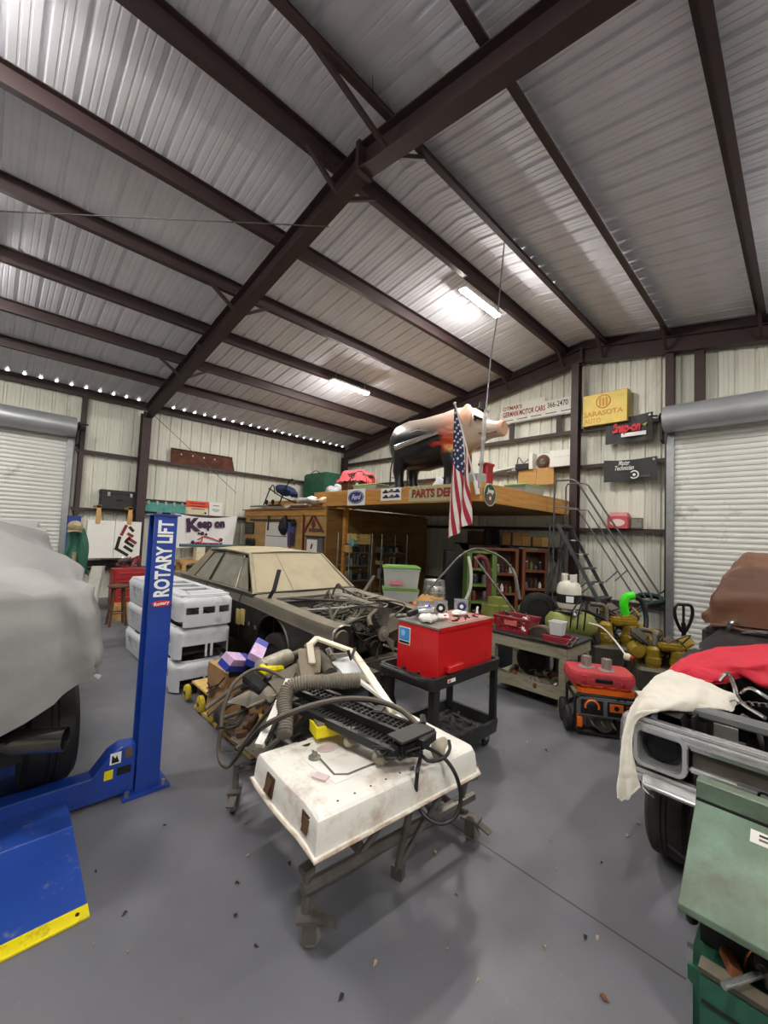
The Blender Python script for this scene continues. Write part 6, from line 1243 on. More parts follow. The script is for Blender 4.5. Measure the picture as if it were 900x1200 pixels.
m_sheetm = M('dusty_sheet_metal', '#8a8478', .5, .3, var=.2, scale=6, dirt='#564f45', amt=.4, dscale=5, dust='#a59b86', dustamt=.4)
m_sheetd = M('dark_sheet_metal', '#4f4a43', .55, .3, var=.25, scale=7, dust='#8d836f', dustamt=.5)
def panel(label, L, mat, name='sheet_panel', th=.012, curl=.04, lipm=None):
    P = pz(L); t = thing(name, label, 'panel', (P[0]+P[2])/2)
    def f(a, b): q = P[0].lerp(P[1], a).lerp(P[3].lerp(P[2], a), b); return q+V((0, 0, curl*math.sin(PI*b)*math.sin(PI*(a*.8+.1))))
    part('sheet', MB().grid(f, 12, 8, th), mat, t, world=True); part('folded_edge', MB().tube([f(k/8, 1) for k in range(9)], .014, 6), lipm or mat, t, world=True); return t
panel('grey wedge-shaped bodywork panel sticking out left over the dolly', [(262, 826, .62), (312, 800, .80), (330, 812, .82), (290, 828, .66)], m_sheetm, lipm=m_frame)
panel('flat dusty panel in the middle of the pile', [(312, 798, .84), (352, 776, .86), (368, 800, .88), (330, 822, .84)], m_sheetd)
panel('pale dusty panel at the back of the pile', [(374, 792, .88), (420, 772, .86), (440, 796, .86), (400, 806, .90)], m_sheetm)
panel('dark panel lying low across the dolly', [(270, 868, .36), (330, 832, .44), (352, 858, .5), (300, 890, .42)], m_sheetd, curl=.02)
panel('light grey bent panel under the window frame corner', [(388, 778, .9), (414, 768, .92), (432, 784, .9), (404, 794, .92)], m_bagw)
t = thing('muffler', 'pale dented metal muffler on top of the pile', 'muffler', pZ(322, 775, .85)); a, b = pZ(303, 784, .85), pZ(342, 768, .87); dd = (b-a).normalized()
part('can', MB().lathe([(0, -.01), (.05, 0), (.075, .02), (.078, .3), (.07, .36), (.03, .39), (0, .39)], a, b-a, 20).noise(.012, 9, 2), M('dented_zinc', '#a29c8c', .5, .3, var=.3, scale=16, dirt='#6e675a', amt=.3), t, world=True); part('stub_pipe', MB().cyl(b, b+dd*.14, .03), m_sheetd, t, world=True)
t = thing('rag', 'brown dusty rag draped over the top of the pile', 'rag', pZ(362, 775, .95)); P = pz([(351, 762, 1.0), (374, 760, 1.02), (370, 790, .90), (356, 796, .90)])
part('cloth', MB().grid(lambda a, b: P[0].lerp(P[1], a).lerp(P[3].lerp(P[2], a), b)+V((-.03*math.sin(a*9+b*2), -.02*math.sin(a*7), .03*math.sin(PI*b))), 16, 14, .02), M('brown_rag', '#7d7263', .85, var=.2, bump=.3), t, world=True, ang=70); part('knot', MB().ell(P[0].lerp(P[1], .5)+V((0, 0, .02)), (.05, .05, .05), 10, 8).noise(.02, 12, 2), M('brown_rag', '#7d7263'), t, world=True)
t = thing('metal_coil_spring', 'small wound black hose coil on the dolly edge', 'hose', pZ(275, 838, .5)); c = pZ(274, 838, .48)
for k in range(4): part('turn', MB().tube([(c.x+.12*math.cos(2*PI*j/18), c.y+.03*k, c.z+.10*math.sin(2*PI*j/18)) for j in range(18)], .014, 6, closed=True), m_hose, t, world=True)
for i, (u, v, z, mm, lab) in enumerate(((300, 800, .82, m_blp, 'black bracket between the blue cartons and the grey wedge panel'), (318, 784, .84, m_yellow, 'small yellow box beside the dented muffler'), (350, 822, .8, m_redwood, 'dark red part under the ribbed duct'), (356, 782, .86, m_sheetd, 'dark metal bracket below the brown rag'), (398, 770, .88, m_alu, 'grey casting at the back right of the pile'), (290, 850, .45, m_oldwood, 'brown wooden block on the dolly'), (322, 840, .55, m_rustp, 'rusty bracket low in the pile'), (402, 775, .88, m_cbag, 'pale plastic cover at the back of the pile'))):
    c = pZ(u, v, z); t = thing('scrap_part', lab, 'part', c, u*.1, 'loose parts in the pile'); part('body', MB().ob((0, 0, 0), (.24, .11, .07), (.3, .2, 0)).bevel(.015), mm, t); part('lug', MB().ob((.10, .03, .05), (.05, .05, .06), (.2, .5, .3)).bevel(.008), mm, t); part('bolt', MB().cyl((-.07, 0, .03), (-.07, 0, .07), .014, n=6), m_bolt, t)
for k in range(16):     # under the pile: pipes and bars filling the rack
    u0, v0 = 300+wj.uniform(0, 110), 790+wj.uniform(0, 40); z = wj.uniform(.62, .80); a = pZ(u0, v0, z); b = a+V((wj.uniform(-.5, .3), wj.uniform(-.15, .6), wj.uniform(-.32, -.1)))
    solo('metal_rod', MB().tube([a, (a+b)/2+V((0, 0, .03)), b], wj.choice((.012, .018, .026)), 8, smooth=4), (m_sheetd, m_hose, m_sheetm, m_rack)[k % 4], 'bent rod or pipe in the pile of parts behind the white door', 'rod', 'rods and pipes in the pile')
# ================================================================== black utility cart with the red parts washer
m_cart = M('black_cart_plastic', '#222324', .5, var=.12, scale=12, dirt='#3d3a37', amt=.25)
uc = thing('utility_cart', 'black two-shelf plastic utility cart carrying the red metal box', 'cart', (3.24, 2.46, 0)); cx0, cx1, cy0, cy1 = 2.70, 3.79, 2.14, 2.79
def tray(z, lip):
    mb = MB(); r = .06
    def rr(i): 
        P = []
        for (x, y, a0) in ((cx1-r, cy0+r, -PI/2), (cx1-r, cy1-r, 0), (cx0+r, cy1-r, PI/2), (cx0+r, cy0+r, PI)):
            for k in range(5): a = a0+PI/2*k/4; P.append((x+(r-i)*math.cos(a), y+(r-i)*math.sin(a)))
        return P
    mb.loft([[(x, y, zz) for x, y in rr(i)] for i, zz in ((.012, z-lip), (0, z-.02), (0, z), (.035, z), (.04, z-.02), (.045, z-lip+.025))], caps=False); mb.poly([(x, y, z-lip+.025) for x, y in rr(.045)], [tuple(range(20))]); mb.poly([(x, y, z-lip) for x, y in rr(.012)], [tuple(range(20))]); return mb
part('top_tray', tray(.86, .10), m_cart, uc, world=True); part('lower_tray', tray(.27, .12), m_cart, uc, world=True)
for x, w_ in ((cx0+.10, .075), (cx1-.045, .035)):
    for y in (cy0+.06, cy1-.06): part('leg', MB().box(x-w_*.5, x+w_*.5, y-.04, y+.04, .2, .8).bevel(.01), m_cart, uc, world=True)
for x in (cx0+.14, cx1-.12):
    for y in (cy0+.1, cy1-.1):
        part('caster_fork', MB().box(x-.025, x+.025, y-.03, y+.03, .07, .155), m_galv, uc, world=True); part('caster_wheel', MB().lathe([(0, -.016), (.05, -.016), (.058, 0), (.05, .016), (0, .016)], (x+.02, y, .058), (0, 1, 0), 18), m_rubber, uc, world=True)
part('handle', MB().tube([(cx0+.02, cy0+.08, .84), (cx0-.06, cy0+.1, .86), (cx0-.06, cy1-.1, .86), (cx0+.02, cy1-.08, .84)], .02, 8), m_cart, uc, world=True)
for k in range(3): part('tray_divider', MB().box(cx0+.05, cx0+.2, cy0+.08+.17*k, cy0+.1+.17*k, .79, .845), m_cart, uc, world=True)
part('label_tag', MB().box(cx0+.20, cx0+.31, cy0-.004, cy0-.001, .80, .83), m_white, uc, world=True); part('label_red', MB().box(cx0+.205, cx0+.24, cy0-.006, cy0-.004, .805, .825), m_orange, uc, world=True)
m_litter = M('leaf_litter', '#4a3526', .9, var=.4, scale=20); mb = MB(); lr2 = random.Random(8)
for k in range(60): mb.ob((lr2.uniform(cx0+.35, cx1-.1), lr2.uniform(cy0+.1, cy1-.1), .182+lr2.uniform(0, .02)), (lr2.uniform(.02, .07), .02, .004), (lr2.uniform(-.5, .5), lr2.uniform(-.5, .5), lr2.uniform(0, 3)))
solo('litter', mb, m_litter, 'dry leaves and dirt in the lower tray of the black cart', 'litter', kind='stuff')
m_rbox = M('red_box_paint', '#c21a1e', .35, var=.06, scale=3, dirt='#8c1416', amt=.2, dscale=4, coat=.2); m_lidg = M('grey_lid_metal', '#8b8780', .45, .4, var=.15, dirt='#6b3c34', amt=.3)
pw = thing('red_tank', 'red steel parts-washer box standing on the black cart', 'tank', (3.24, 2.42, .785)); bx0, bx1, by0, by1, bz0, bz1 = 2.83, 3.70, 2.20, 2.68, .786, 1.245
part('body', MB().box(bx0, bx1, by0, by1, bz0, bz1).bevel(.006), m_rbox, pw, world=True); part('lid', MB().box(bx0-.008, bx1+.01, by0-.008, by1+.008, bz1, bz1+.014), m_lidg, pw, world=True); part('lid_rim', MB().box(bx0+.015, bx1+.008, by0-.012, by0-.006, bz1-.022, bz1+.012), m_rbox, pw, world=True)
part('pink_mat', MB().box(bx0+.28, bx1-.02, by0+.03, by1-.03, bz1+.014, bz1+.02), M('faded_pink_rag', '#b9867c', .8, var=.2), pw, world=True)
part('drain_box', MB().box(bx0+.10, bx0+.32, by0-.055, by0, .865, .93).bevel(.01), m_rbox, pw, world=True)
st = part('blue_sticker', MB().box(bx0-.003, bx0-.001, by1-.16, by1-.02, bz1-.20, bz1-.045), m_white, pw, label='blue and white sticker', world=True); part('sticker_blue', MB().box(bx0-.005, bx0-.003, by1-.153, by1-.027, bz1-.165, bz1-.052), M('sky_blue_print', '#3d86c9', .5, var=.15, scale=30), st, world=True)
part('sticker_print', MB().box(bx0-.005, bx0-.003, by1-.153, by1-.027, bz1-.193, bz1-.172), m_blk, st, world=True); part('sticker_print', MB().ell((bx0-.0055, by1-.075, bz1-.10), (.001, .025, .03), 12, 6), M('pale_blue_print', '#8fbce4', .5), st, world=True)
ztop = bz1+.021
m_steelr = M('bright_steel', '#c2c4c6', .25, .8, var=.15)
for i, (x, y, lab) in enumerate(((3.10, 2.60, 'square chrome gauge box, leftmost on the red tank'), (3.31, 2.56, 'square chrome gauge box in the middle on the red tank'), (3.58, 2.50, 'square chrome gauge box with a blue centre, rightmost on the red tank'))):
    t = thing('gauge_box', lab, 'gauge', (x, y, ztop), .75-PI/2); part('frame', MB().box(-.07, .07, -.012, .05, 0, .14).box(-.055, .055, -.018, -.01, .015, .125).bevel(.006), m_steelr, t); part('dial', MB().lathe([(0, 0), (.045, 0), (.05, .006), (.05, .012), (0, .012)], (0, -.018, .07), (0, -1, 0), 22), m_navy if i == 2 else m_blk, t); part('dial_centre', MB().lathe([(0, 0), (.02, 0), (.018, .006), (0, .006)], (0, -.03, .07), (0, -1, 0), 14), m_white, t); part('ring', MB().tube([(.05*math.cos(2*PI*k/22), -.03, .07+.05*math.sin(2*PI*k/22)) for k in range(22)], .005, 5, closed=True), m_steelr, t)
t = thing('air_tool', 'silver and black air tool lying left of the gauges on the red tank', 'tool', (2.98, 2.6, ztop)); part('body', MB().lathe([(0, 0), (.04, .01), (.045, .06), (.05, .14), (.035, .17), (0, .17)], (2.99, 2.6, ztop+.06), (.8, -.5, .1), 18), m_steelr, t, world=True); part('grip', MB().bar((2.99, 2.6, ztop+.06), (2.90, 2.63, ztop+.03), .05, .05).bevel(.01), m_blk, t, world=True); part('blue_ring', MB().lathe([(.051, 0), (.053, .02)], (3.09, 2.545, ztop+.075), (.8, -.5, .1), 18), m_bluebox, t, world=True)
for i, (x, y, s, lab) in enumerate(((2.98, 2.42, .07, 'white crumpled paper with red print at the left of the red tank lid'), (3.15, 2.40, .055, 'white crumpled paper in the middle of the red tank lid'), (3.42, 2.42, .06, 'white crumpled wrapper in front of the blue gauge'))):
    t = thing('crumpled_paper', lab, 'paper', (x, y, ztop)); part('paper', MB().ell((0, 0, s*.45), (s*1.5, s*1.1, s*.5), 14, 10).noise(s*.6, 16, i), m_wpanel, t, ang=20); part('red_print', MB().ob((.0, -s*.4, s*.75), (s*.9, s*.3, .006), (.4, 0, .3)), m_redv, t)
for i in range(5):
    x, y = 3.16+.09*i, 2.28+.03*(i % 2); t = thing('socket_bit', 'small dark tool bit lying along the front edge of the red tank lid', 'tool', (x, y, ztop), .3*i, 'tool bits on the red tank'); part('shank', MB().cyl((-.03, 0, .009), (.03, 0, .009), .007, n=8), m_dark, t); part('head', MB().cyl((.03, 0, .011), (.055, 0, .011), .011, n=10), m_redwood, t)
t = thing('spray_nozzle', 'small white nozzle standing at the right edge of the red tank', 'nozzle', (3.66, 2.36, ztop)); part('stem', MB().tube([(0, 0, 0), (0, 0, .05), (.01, 0, .08)], [.016, .01, .012], 8), m_wpanel, t); part('base', MB().cyl((0, 0, 0), (0, 0, .012), .024), m_redbox, t)
# jack stands behind the cart
def jackstand(x, y, rz, lab):
    t = thing('jack_stand', lab, 'jack stand', (x, y, 0), rz); P = [(-.14, -.12), (.14, -.12), (.14, .12), (-.14, .12)]
    for i in range(4): part('leg', MB().prism([(P[i][0]*1.0, P[i][1], 0), (P[i][0]*.75, P[i][1]*.75, 0), (P[i][0]*.18, P[i][1]*.18, .40), (P[i][0]*.3, P[i][1]*.3, .40)], (0, .03 if P[i][1] < 0 else -.03, 0)), m_blackmetal, t)
    for s in (-1, 1): part('web', MB().prism([(-.06, s*.07, .2), (.06, s*.07, .2), (.035, s*.04, .40), (-.035, s*.04, .40)], (0, .006, 0)), m_blackmetal, t)
    part('column', MB().cyl((0, 0, .3), (0, 0, .5), .028), m_blackmetal, t); part('saddle', MB().box(-.045, .045, -.03, .03, .5, .53).bevel(.006), m_blackmetal, t)
jackstand(2.85, 3.03, .3, 'black jack stand on the floor behind the left end of the cart'); jackstand(3.25, 3.2, -.4, 'black jack stand on the floor behind the middle of the cart')
t = thing('kraft_carton', 'brown carton on the floor under the front of the sedan', 'box', (2.75, 3.2, 0), .3); part('body', MB().box(-.12, .12, -.1, .1, 0, .34).bevel(.006), m_kraft, t); part('flap', MB().box(-.13, .13, -.11, -.1, .3, .38), m_kraft, t)
# ================================================================== workbench with junk
m_benchw = M('old_painted_bench', '#8c8874', .65, var=.2, scale=4, stretch=(5, .6, 5), dirt='#57513f', amt=.45, dscale=6)
bn_ = thing('workbench', 'old low wooden bench with a dark top between the cart and the generator', 'bench', (5.45, 2.55, 0)); BX0, BX1, BY0, BY1, BZ = 5.10, 5.85, 2.02, 3.08, .80
part('top', MB().box(BX0-.03, BX1, BY0-.03, BY1+.03, BZ-.03, BZ).bevel(.004), m_dark, bn_, world=True); part('apron', MB().box(BX0-.01, BX0+.03, BY0, BY1, BZ-.17, BZ-.03), m_benchw, bn_, world=True); part('apron', MB().box(BX0, BX1, BY0-.01, BY0+.03, BZ-.17, BZ-.03), m_benchw, bn_, world=True)
for x in (BX0+.04, BX1-.05):
    for y in (BY0+.05, BY1-.05): part('leg', MB().box(x-.045, x+.045, y-.045, y+.045, 0, BZ-.03).bevel(.004), m_benchw, bn_, world=True)
part('shelf', MB().box(BX0, BX1, BY0, BY1, .16, .19), m_benchw, bn_, world=True); part('shelf_lip', MB().box(BX0-.012, BX0+.02, BY0, BY1, .14, .28), m_benchw, bn_, world=True)
for y in (2.35, 2.72): part('back_board', MB().box(BX1-.02, BX1, y-.1, y+.1, .2, .62), m_benchw, bn_, world=True)
m_rbasket = M('red_plastic_basket', '#8e1f2c', .4, var=.08)
rb = thing('plastic_basket', 'dark red slotted plastic basket full of parts at the left end of the bench', 'basket', (5.33, 2.80, BZ))
mb = MB()
def bs_(a, b): 
    P = [(-.17, -.26), (.17, -.26), (.17, .26), (-.17, .26)]; i = int(a) % 4; f = a-int(a); k = .86+.14*b/.2; p, q = P[i], P[(i+1) % 4]; return (5.33+lerp(p[0], q[0], f)*k, 2.80+lerp(p[1], q[1], f)*k, BZ+b)
H = []
for i in (0, 1, 2, 3):
    for j in range(7 if i % 2 else 4):
        n = 7 if i % 2 else 4; a = i+.08+.86*j/n
        for b in (.03, .08, .13): H.append((a, a+.86/n-.03, b, b+.035))
holed(mb, bs_, [0, 1, 2, 3, 4], [0, .2], H, .008); part('sides', mb, m_rbasket, rb, world=True); part('rim', MB().tube([bs_(k, .2) for k in range(4)], .014, 6, closed=True), m_rbasket, rb, world=True); part('floor', MB().box(5.19, 5.47, 2.58, 3.02, BZ, BZ+.01), m_rbasket, rb, world=True)
part('label', MB().box(5.135, 5.145, 2.70, 2.88, BZ+.10, BZ+.16), M('pale_red_label', '#d06a62', .5), rb, label='pale label', world=True)
br = random.Random(31)
for k in range(14):
    x, y, z = 5.33+br.uniform(-.13, .13), 2.78+br.uniform(-.2, .2), BZ+.04+br.uniform(0, .22)
    t = thing('small_part', 'small dusty metal part heaped in the red basket', 'part', (x, y, z), k, 'parts in the red basket'); part('body', MB().ob((0, 0, 0), (br.uniform(.05, .12), br.uniform(.04, .08), br.uniform(.03, .06)), (br.random(), br.random(), br.random())).bevel(.008), (m_alu, m_sheetd, m_wpanel, m_rack)[k % 4], t); part('stub', MB().tube([(0, 0, 0), (.03, .02, .07), (.08, .05, .08)], .008, 6, smooth=3), (m_wirek, m_alu)[k % 2], t)
t = thing('brake_shoe', 'curved grey-brown brake shoe beside the red basket', 'brake shoe', (5.25, 2.43, BZ)); part('shoe', MB().loft([[(5.25+.16*math.sin(a)*.4+r_*.0-.05, 2.43+(.19+dr_)*math.cos(a), BZ+(.19+dr_)*math.sin(a)*.75+dx*0) for dr_, dx in ((0, 0), (-.03, 0))]+[(5.36+.16*math.sin(a)*.4-.05, 2.43+(.19+dr_)*math.cos(a), BZ+(.19+dr_)*math.sin(a)*.75) for dr_ in (-.03, 0)] for a in [PI*.08+PI*.84*k/12 for k in range(13)] for r_ in (0,)]), M('brown_friction', '#6a5a50', .7, var=.15), t, world=True); part('web', MB().prism([(5.27, 2.43+.16*math.cos(PI*k/10), BZ+.12*math.sin(PI*k/10)) for k in range(11)], (.01, 0, 0)), m_sheetd, t, world=True)
t = thing('red_tray', 'low red tray at the right end of the bench', 'tray', (5.22, 2.17, BZ)); part('tray', MB().loft([[(5.22+x*k, 2.17+y*k, BZ+z) for x, y in ((-.11, -.17), (.11, -.17), (.11, .17), (-.11, .17))] for k, z in ((.9, 0), (1, .075), (.93, .075), (.85, .015))]), m_rbasket, t, world=True); part('rim', MB().tube([(5.22+x, 2.17+y, BZ+.076) for x, y in ((-.11, -.17), (.11, -.17), (.11, .17), (-.11, .17))], .008, 6, closed=True), m_rbasket, t, world=True)
m_tub = M('frosted_tub', '#cfd4d6', .35, var=.05, alpha=.8)
t = thing('plastic_tub', 'small frosted plastic tub standing in the red tray', 'tub', (5.25, 2.2, BZ+.077)); part('tub', MB().loft([[(5.25+x*k, 2.2+y*k, BZ+z) for x, y in ((-.07, -.085), (.07, -.085), (.07, .085), (-.07, .085))] for k, z in ((.8, .078), (1, .24), (.95, .24), (.78, .09))]), m_tub, t, world=True); part('rim', MB().tube([(5.25+x, 2.2+y, BZ+.24) for x, y in ((-.072, -.087), (.072, -.087), (.072, .087), (-.072, .087))], .007, 6, closed=True), m_wpanel, t, world=True)
t = thing('chrome_bracket', 'chrome slotted bracket on the right corner of the bench', 'bracket', (5.1, 2.0, BZ)); part('frame', MB().tube([(5.08, 2.02, BZ+.012), (5.06, 1.96, BZ+.012), (5.18, 1.93, BZ+.10), (5.2, 1.99, BZ+.10)], .012, 6, closed=True), m_chrome, t, world=True); part('bar', MB().bar((5.12, 1.945, BZ+.055), (5.14, 2.005, BZ+.055), .014), m_chrome, t, world=True)
solo('chrome_strip', MB().bar((5.075, 2.5, BZ+.012), (5.06, 1.98, BZ+.012), .035, .02), m_chrome, 'chrome strip lying along the front of the bench', 'trim')
for k in range(15):
    x, y = 5.15+br.uniform(0, .6), 2.1+br.uniform(0, .9); t = thing('scrap_part', 'rusty scrap part lying on the lower bench shelf', 'part', (x, y, .19), k, 'scrap on the bench shelf'); part('body', MB().ob((0, 0, .04), (br.uniform(.08, .2), br.uniform(.05, .1), br.uniform(.04, .07)), (br.uniform(-.3, .3), br.uniform(-.3, .3), 0)).bevel(.012), (m_rustp, m_sheetd, m_rack, m_oldwood)[k % 4], t); part('pipe', MB().tube([(-.05, 0, .06), (.04, .03, .1), (.12, .02, .07)], .014, 7, smooth=3), (m_rack, m_alu)[k % 2], t)
t = thing('tyre', 'dark tyre lying under the bench', 'tyre', (5.55, 2.7, .19)); part('tyre', tyre(5.6, 2.7, .19+.2, .2, .14), m_rubber, t, world=True); part('hub', MB().lathe([(0, -.03), (.1, -.03), (.11, .03), (0, .03)], (5.6, 2.7, .39), (1, 0, 0), 18), m_sheetd, t, world=True)
# ------------------------------------------------------------------ generator with the red case on it
m_gorange = M('orange_shell', '#d9641c', .4, var=.06, dirt='#8f4a1c', amt=.2); m_ggrey = M('grey_panel_plastic', '#5d5f60', .5, var=.08)
g = thing('generator', 'orange and grey portable generator in a tube frame under the red case', 'generator', (4.68, 1.76, 0), math.atan2(-.39, .25)); GW, GD = .62, .42     # local x along the front, +y away
for y in (0, GD): part('frame_hoop', MB().tube([(0, y, .06), (.04, y, .02), (GW-.04, y, .02), (GW, y, .06), (GW, y, .38), (GW-.03, y, .42), (.03, y, .42), (0, y, .38)], .016, 8, closed=True), m_blackmetal, g)
for x in (.0, GW):
    for z in (.06, .38): part('frame_bar', MB().tube([(x, 0, z), (x, GD, z)], .016, 8), m_blackmetal, g)
part('tank', MB().box(.03, GW-.03, .0, GD-.02, .40, .515).bevel(.03, 2), m_gorange, g)
for k in range(4): part('tank_ridge', MB().box(.06+.13*k, .15+.13*k, -.006, .3, .512, .520).bevel(.003), m_gorange, g)
pn = part('panel', MB().box(.02, GW-.02, -.035, .01, .20, .40).bevel(.02, 2), m_ggrey, g); part('panel_inset', MB().box(.05, .27, -.04, -.034, .235, .385).bevel(.02), m_blackmetal, pn); part('panel_inset', MB().box(.31, GW-.05, -.04, -.034, .235, .385).bevel(.012), m_blackmetal, pn)
part('dial', MB().lathe([(0, 0), (.055, 0), (.055, .012), (.04, .02), (0, .02)], (.16, -.04, .315), (0, -1, 0), 22), m_blackmetal, pn); part('orange_arc', MB().tube([(.16+.066*math.cos(a), -.042, .315+.066*math.sin(a)) for a in [-.3+3.7*k/14 for k in range(15)]], .012, 6), m_gorange, pn); part('outlet', MB().box(.33, .46, -.046, -.04, .285, .37).bevel(.004), m_gorange, pn); part('outlet_socket', MB().lathe([(0, 0), (.024, 0), (.024, .006), (0, .006)], (.395, -.046, .328), (0, -1, 0), 14), m_blackmetal, pn)
for k in range(3): part('switch', MB().box(.49, .54, -.046, -.04, .26+.04*k, .285+.04*k), m_dred, pn)
part('engine', MB().box(.14, .50, .08, .42, .05, .2).bevel(.03), m_alu, g); part('cooling_cover', MB().lathe([(0, 0), (.08, 0), (.09, .03), (.09, .05), (0, .05)], (.30, .08, .125), (0, -1, 0), 20), m_sheetd, g); part('air_filter', MB().box(.40, .54, .02, .2, .07, .19).bevel(.02), m_blackmetal, g); part('orange_side', MB().box(.02, .075, -.02, .1, .08, .19).bevel(.006), m_gorange, g)
for k in range(3): part('engine_pipe', MB().tube([(.16+.1*k, .05, .17), (.2+.1*k, .02, .10), (.27+.08*k, .06, .06)], .012, 6, smooth=4), m_alu, g)
for y in (.08, GD-.1): part('wheel', MB().lathe([(0, -.03), (.06, -.03), (.12, -.03), (.13, 0), (.12, .03), (0, .03)], (-.055, y, .13), (1, 0, 0), 22), m_rubber, g)
gm_ = WM[g.name]
m_case = M('red_case_plastic', '#b83a42', .45, var=.06, dirt='#8f2f34', amt=.2)
rcs = thing('tool_case', 'red plastic tool case lying on the generator', 'case', gm_ @ V((.28, .2, .52)), math.atan2(-.39, .25)+.0)
mb = MB(); O = [(-.33, -.12), (-.27, -.21), (.27, -.21), (.33, -.12), (.33, .16), (.28, .2), (-.28, .2), (-.33, .16)]; mb.loft([[(x*k, y*k, z) for x, y in O] for k, z in ((.96, 0), (1, .02), (1, .06), (1.01, .062), (1.01, .068), (1, .07), (1, .11), (.95, .135))]); part('shell', mb, m_case, rcs)
part('handle', MB().box(-.085, .085, -.225, -.205, .045, .085).bevel(.006), m_blackmetal, rcs)
for x in (-.19, .19): l = part('latch', MB().box(x-.03, x+.03, -.222, -.208, .03, .11).bevel(.004), m_case, rcs); part('latch_catch', MB().box(x-.015, x+.015, -.228, -.22, .035, .06), m_redbox, l)
m_fin = M('cast_fins', '#b5b2ab', .35, .6, var=.1, scale=20)
cm = WM[rcs.name]
for i, (x, y, lab) in enumerate(((-.12, .02, 'finned aluminium fitting at the left on the red case'), (.07, -.04, 'finned aluminium fitting at the right on the red case'))):
    t = thing('finned_fitting', lab, 'fitting', cm @ V((x, y, .1365)), .3); part('flange', MB().lathe([(0, 0), (.085, 0), (.085, .006), (.05, .012), (.03, .02), (0, .02)], (0, 0, 0), (0, 0, 1), 24), m_fin, t)
    part('core', MB().cyl((0, 0, .01), (0, 0, .12), .038), m_fin, t)
    for k in range(10): a = 2*PI*k/10; part('fin', MB().ob((.042*math.cos(a), .042*math.sin(a), .07), (.022, .007, .105), (0, 0, a)), m_fin, t)
t = thing('blue_white_bag', 'white and blue paper sack between the generator and the white cloth', 'sack', gm_ @ V((.72, .1, 0))); m = gm_ @ Matrix.Translation((.80, .15, 0)); part('sack', MB().box(-.14, .14, -.12, .12, .0, .44, m).sub(3, 0).noise(.02, 7, 4), m_wpanel, t, world=True); part('blue_print', MB().box(-.155, .10, -.15, -.135, .30, .40, m), M('blue_print', '#2e5c9a', .6, var=.2), t, world=True)
# ------------------------------------------------------------------ propane bottle on an olive air tank
m_olive = M('olive_tank', '#7d8440', .5, var=.15, scale=5, dirt='#4f5230', amt=.3); m_prop = M('propane_white', '#d5d2c5', .4, var=.06, dirt='#8a8676', amt=.2)
at = thing('air_tank', 'olive green horizontal air tank on legs behind the bench', 'tank', (6.4, 2.5, 0)); part('tank', MB().lathe([(0, -.36), (.08, -.35), (.16, -.29), (.19, -.2), (.19, .2), (.16, .29), (.08, .35), (0, .36)], (6.42, 2.5, .98-.16), (.55, -.83, 0), 28), m_olive, at, world=True)
for sx in (-.16, .16):
    for sy in (-.1, .1): part('leg', MB().bar((6.42+sx*.55-sy*.83, 2.5-sx*.83-sy*.55, .68), (6.42+sx*1.1*.55-sy*1.5*.83, 2.5-sx*1.1*.83-sy*1.5*.55, 0), .05), m_blackmetal, at, world=True)
part('saddle_plate', MB().box(6.25, 6.6, 2.35, 2.7, .985, 1.005), m_blackmetal, at, world=True)
part('regulator', MB().lathe([(0, 0), (.05, 0), (.06, .03), (.05, .06), (.02, .07), (.02, .12), (0, .12)], (6.22, 2.36, 1.0), (-.5, -.3, .5), 16), m_chrome, at, world=True)
for k in range(3): part('pipe', MB().tube([(6.15+.04*k, 2.4-.08*k, .8), (6.12+.03*k, 2.36-.08*k, 1.05), (6.2, 2.3-.05*k, 1.2)], .011, 6, smooth=4), m_blackmetal, at, world=True)
pp = thing('propane_bottle', 'white propane bottle standing upright on the olive air tank', 'propane bottle', (6.42, 2.53, 1.006)); part('bottle', MB().lathe([(.10, 0), (.11, .03), (.15, .05), (.172, .12), (.172, .34), (.15, .41), (.10, .45), (.04, .465), (0, .465)], (0, 0, 0), (0, 0, 1), 28), m_prop, pp)
for a0 in (0, PI): part('collar', MB().grid(lambda a, b: (.11*math.cos(a0+.5+a*2.1), .11*math.sin(a0+.5+a*2.1), .44+.12*b), 10, 3, .008), m_prop, pp)
part('valve', MB().cyl((0, 0, .46), (0, 0, .53), .022).cyl((-.03, 0, .53), (.03, 0, .53), .02), m_alu, pp)
lb = part('label_band', MB().lathe([(.1735, .13), (.1745, .14), (.1745, .25), (.1735, .26)], (0, 0, 0), (0, 0, 1), 28), m_blk, pp, label='black warning label'); part('label_white', MB().grid(lambda a, b: (.176*math.cos(3.3+a*.6), .176*math.sin(3.3+a*.6), .15+.09*b), 6, 2), m_white, lb)
t = thing('tyre', 'dark upright tyre left of the propane bottle', 'tyre', (6.3, 3.0, .55)); part('tyre', tyre(6.35, 2.98, .96, .27, .16, (.7, .5, 0)), m_rubber, t, world=True); part('hub', MB().lathe([(0, -.04), (.16, -.04), (.17, .04), (0, .04)], (6.35, 2.98, .96), (.7, .5, 0), 20), m_sheetd, t, world=True)
t2 = thing('steel_stand', 'dark steel box stand under the upright tyre', 'stand', (6.35, 2.95, 0)); part('body', MB().box(6.15, 6.55, 2.85, 3.12, .0, .68).bevel(.01), m_dark, t2, world=True); part('rail', MB().bar((6.13, 2.84, .6), (6.13, 3.13, .6), .03, .06), m_sheetd, t2, world=True)
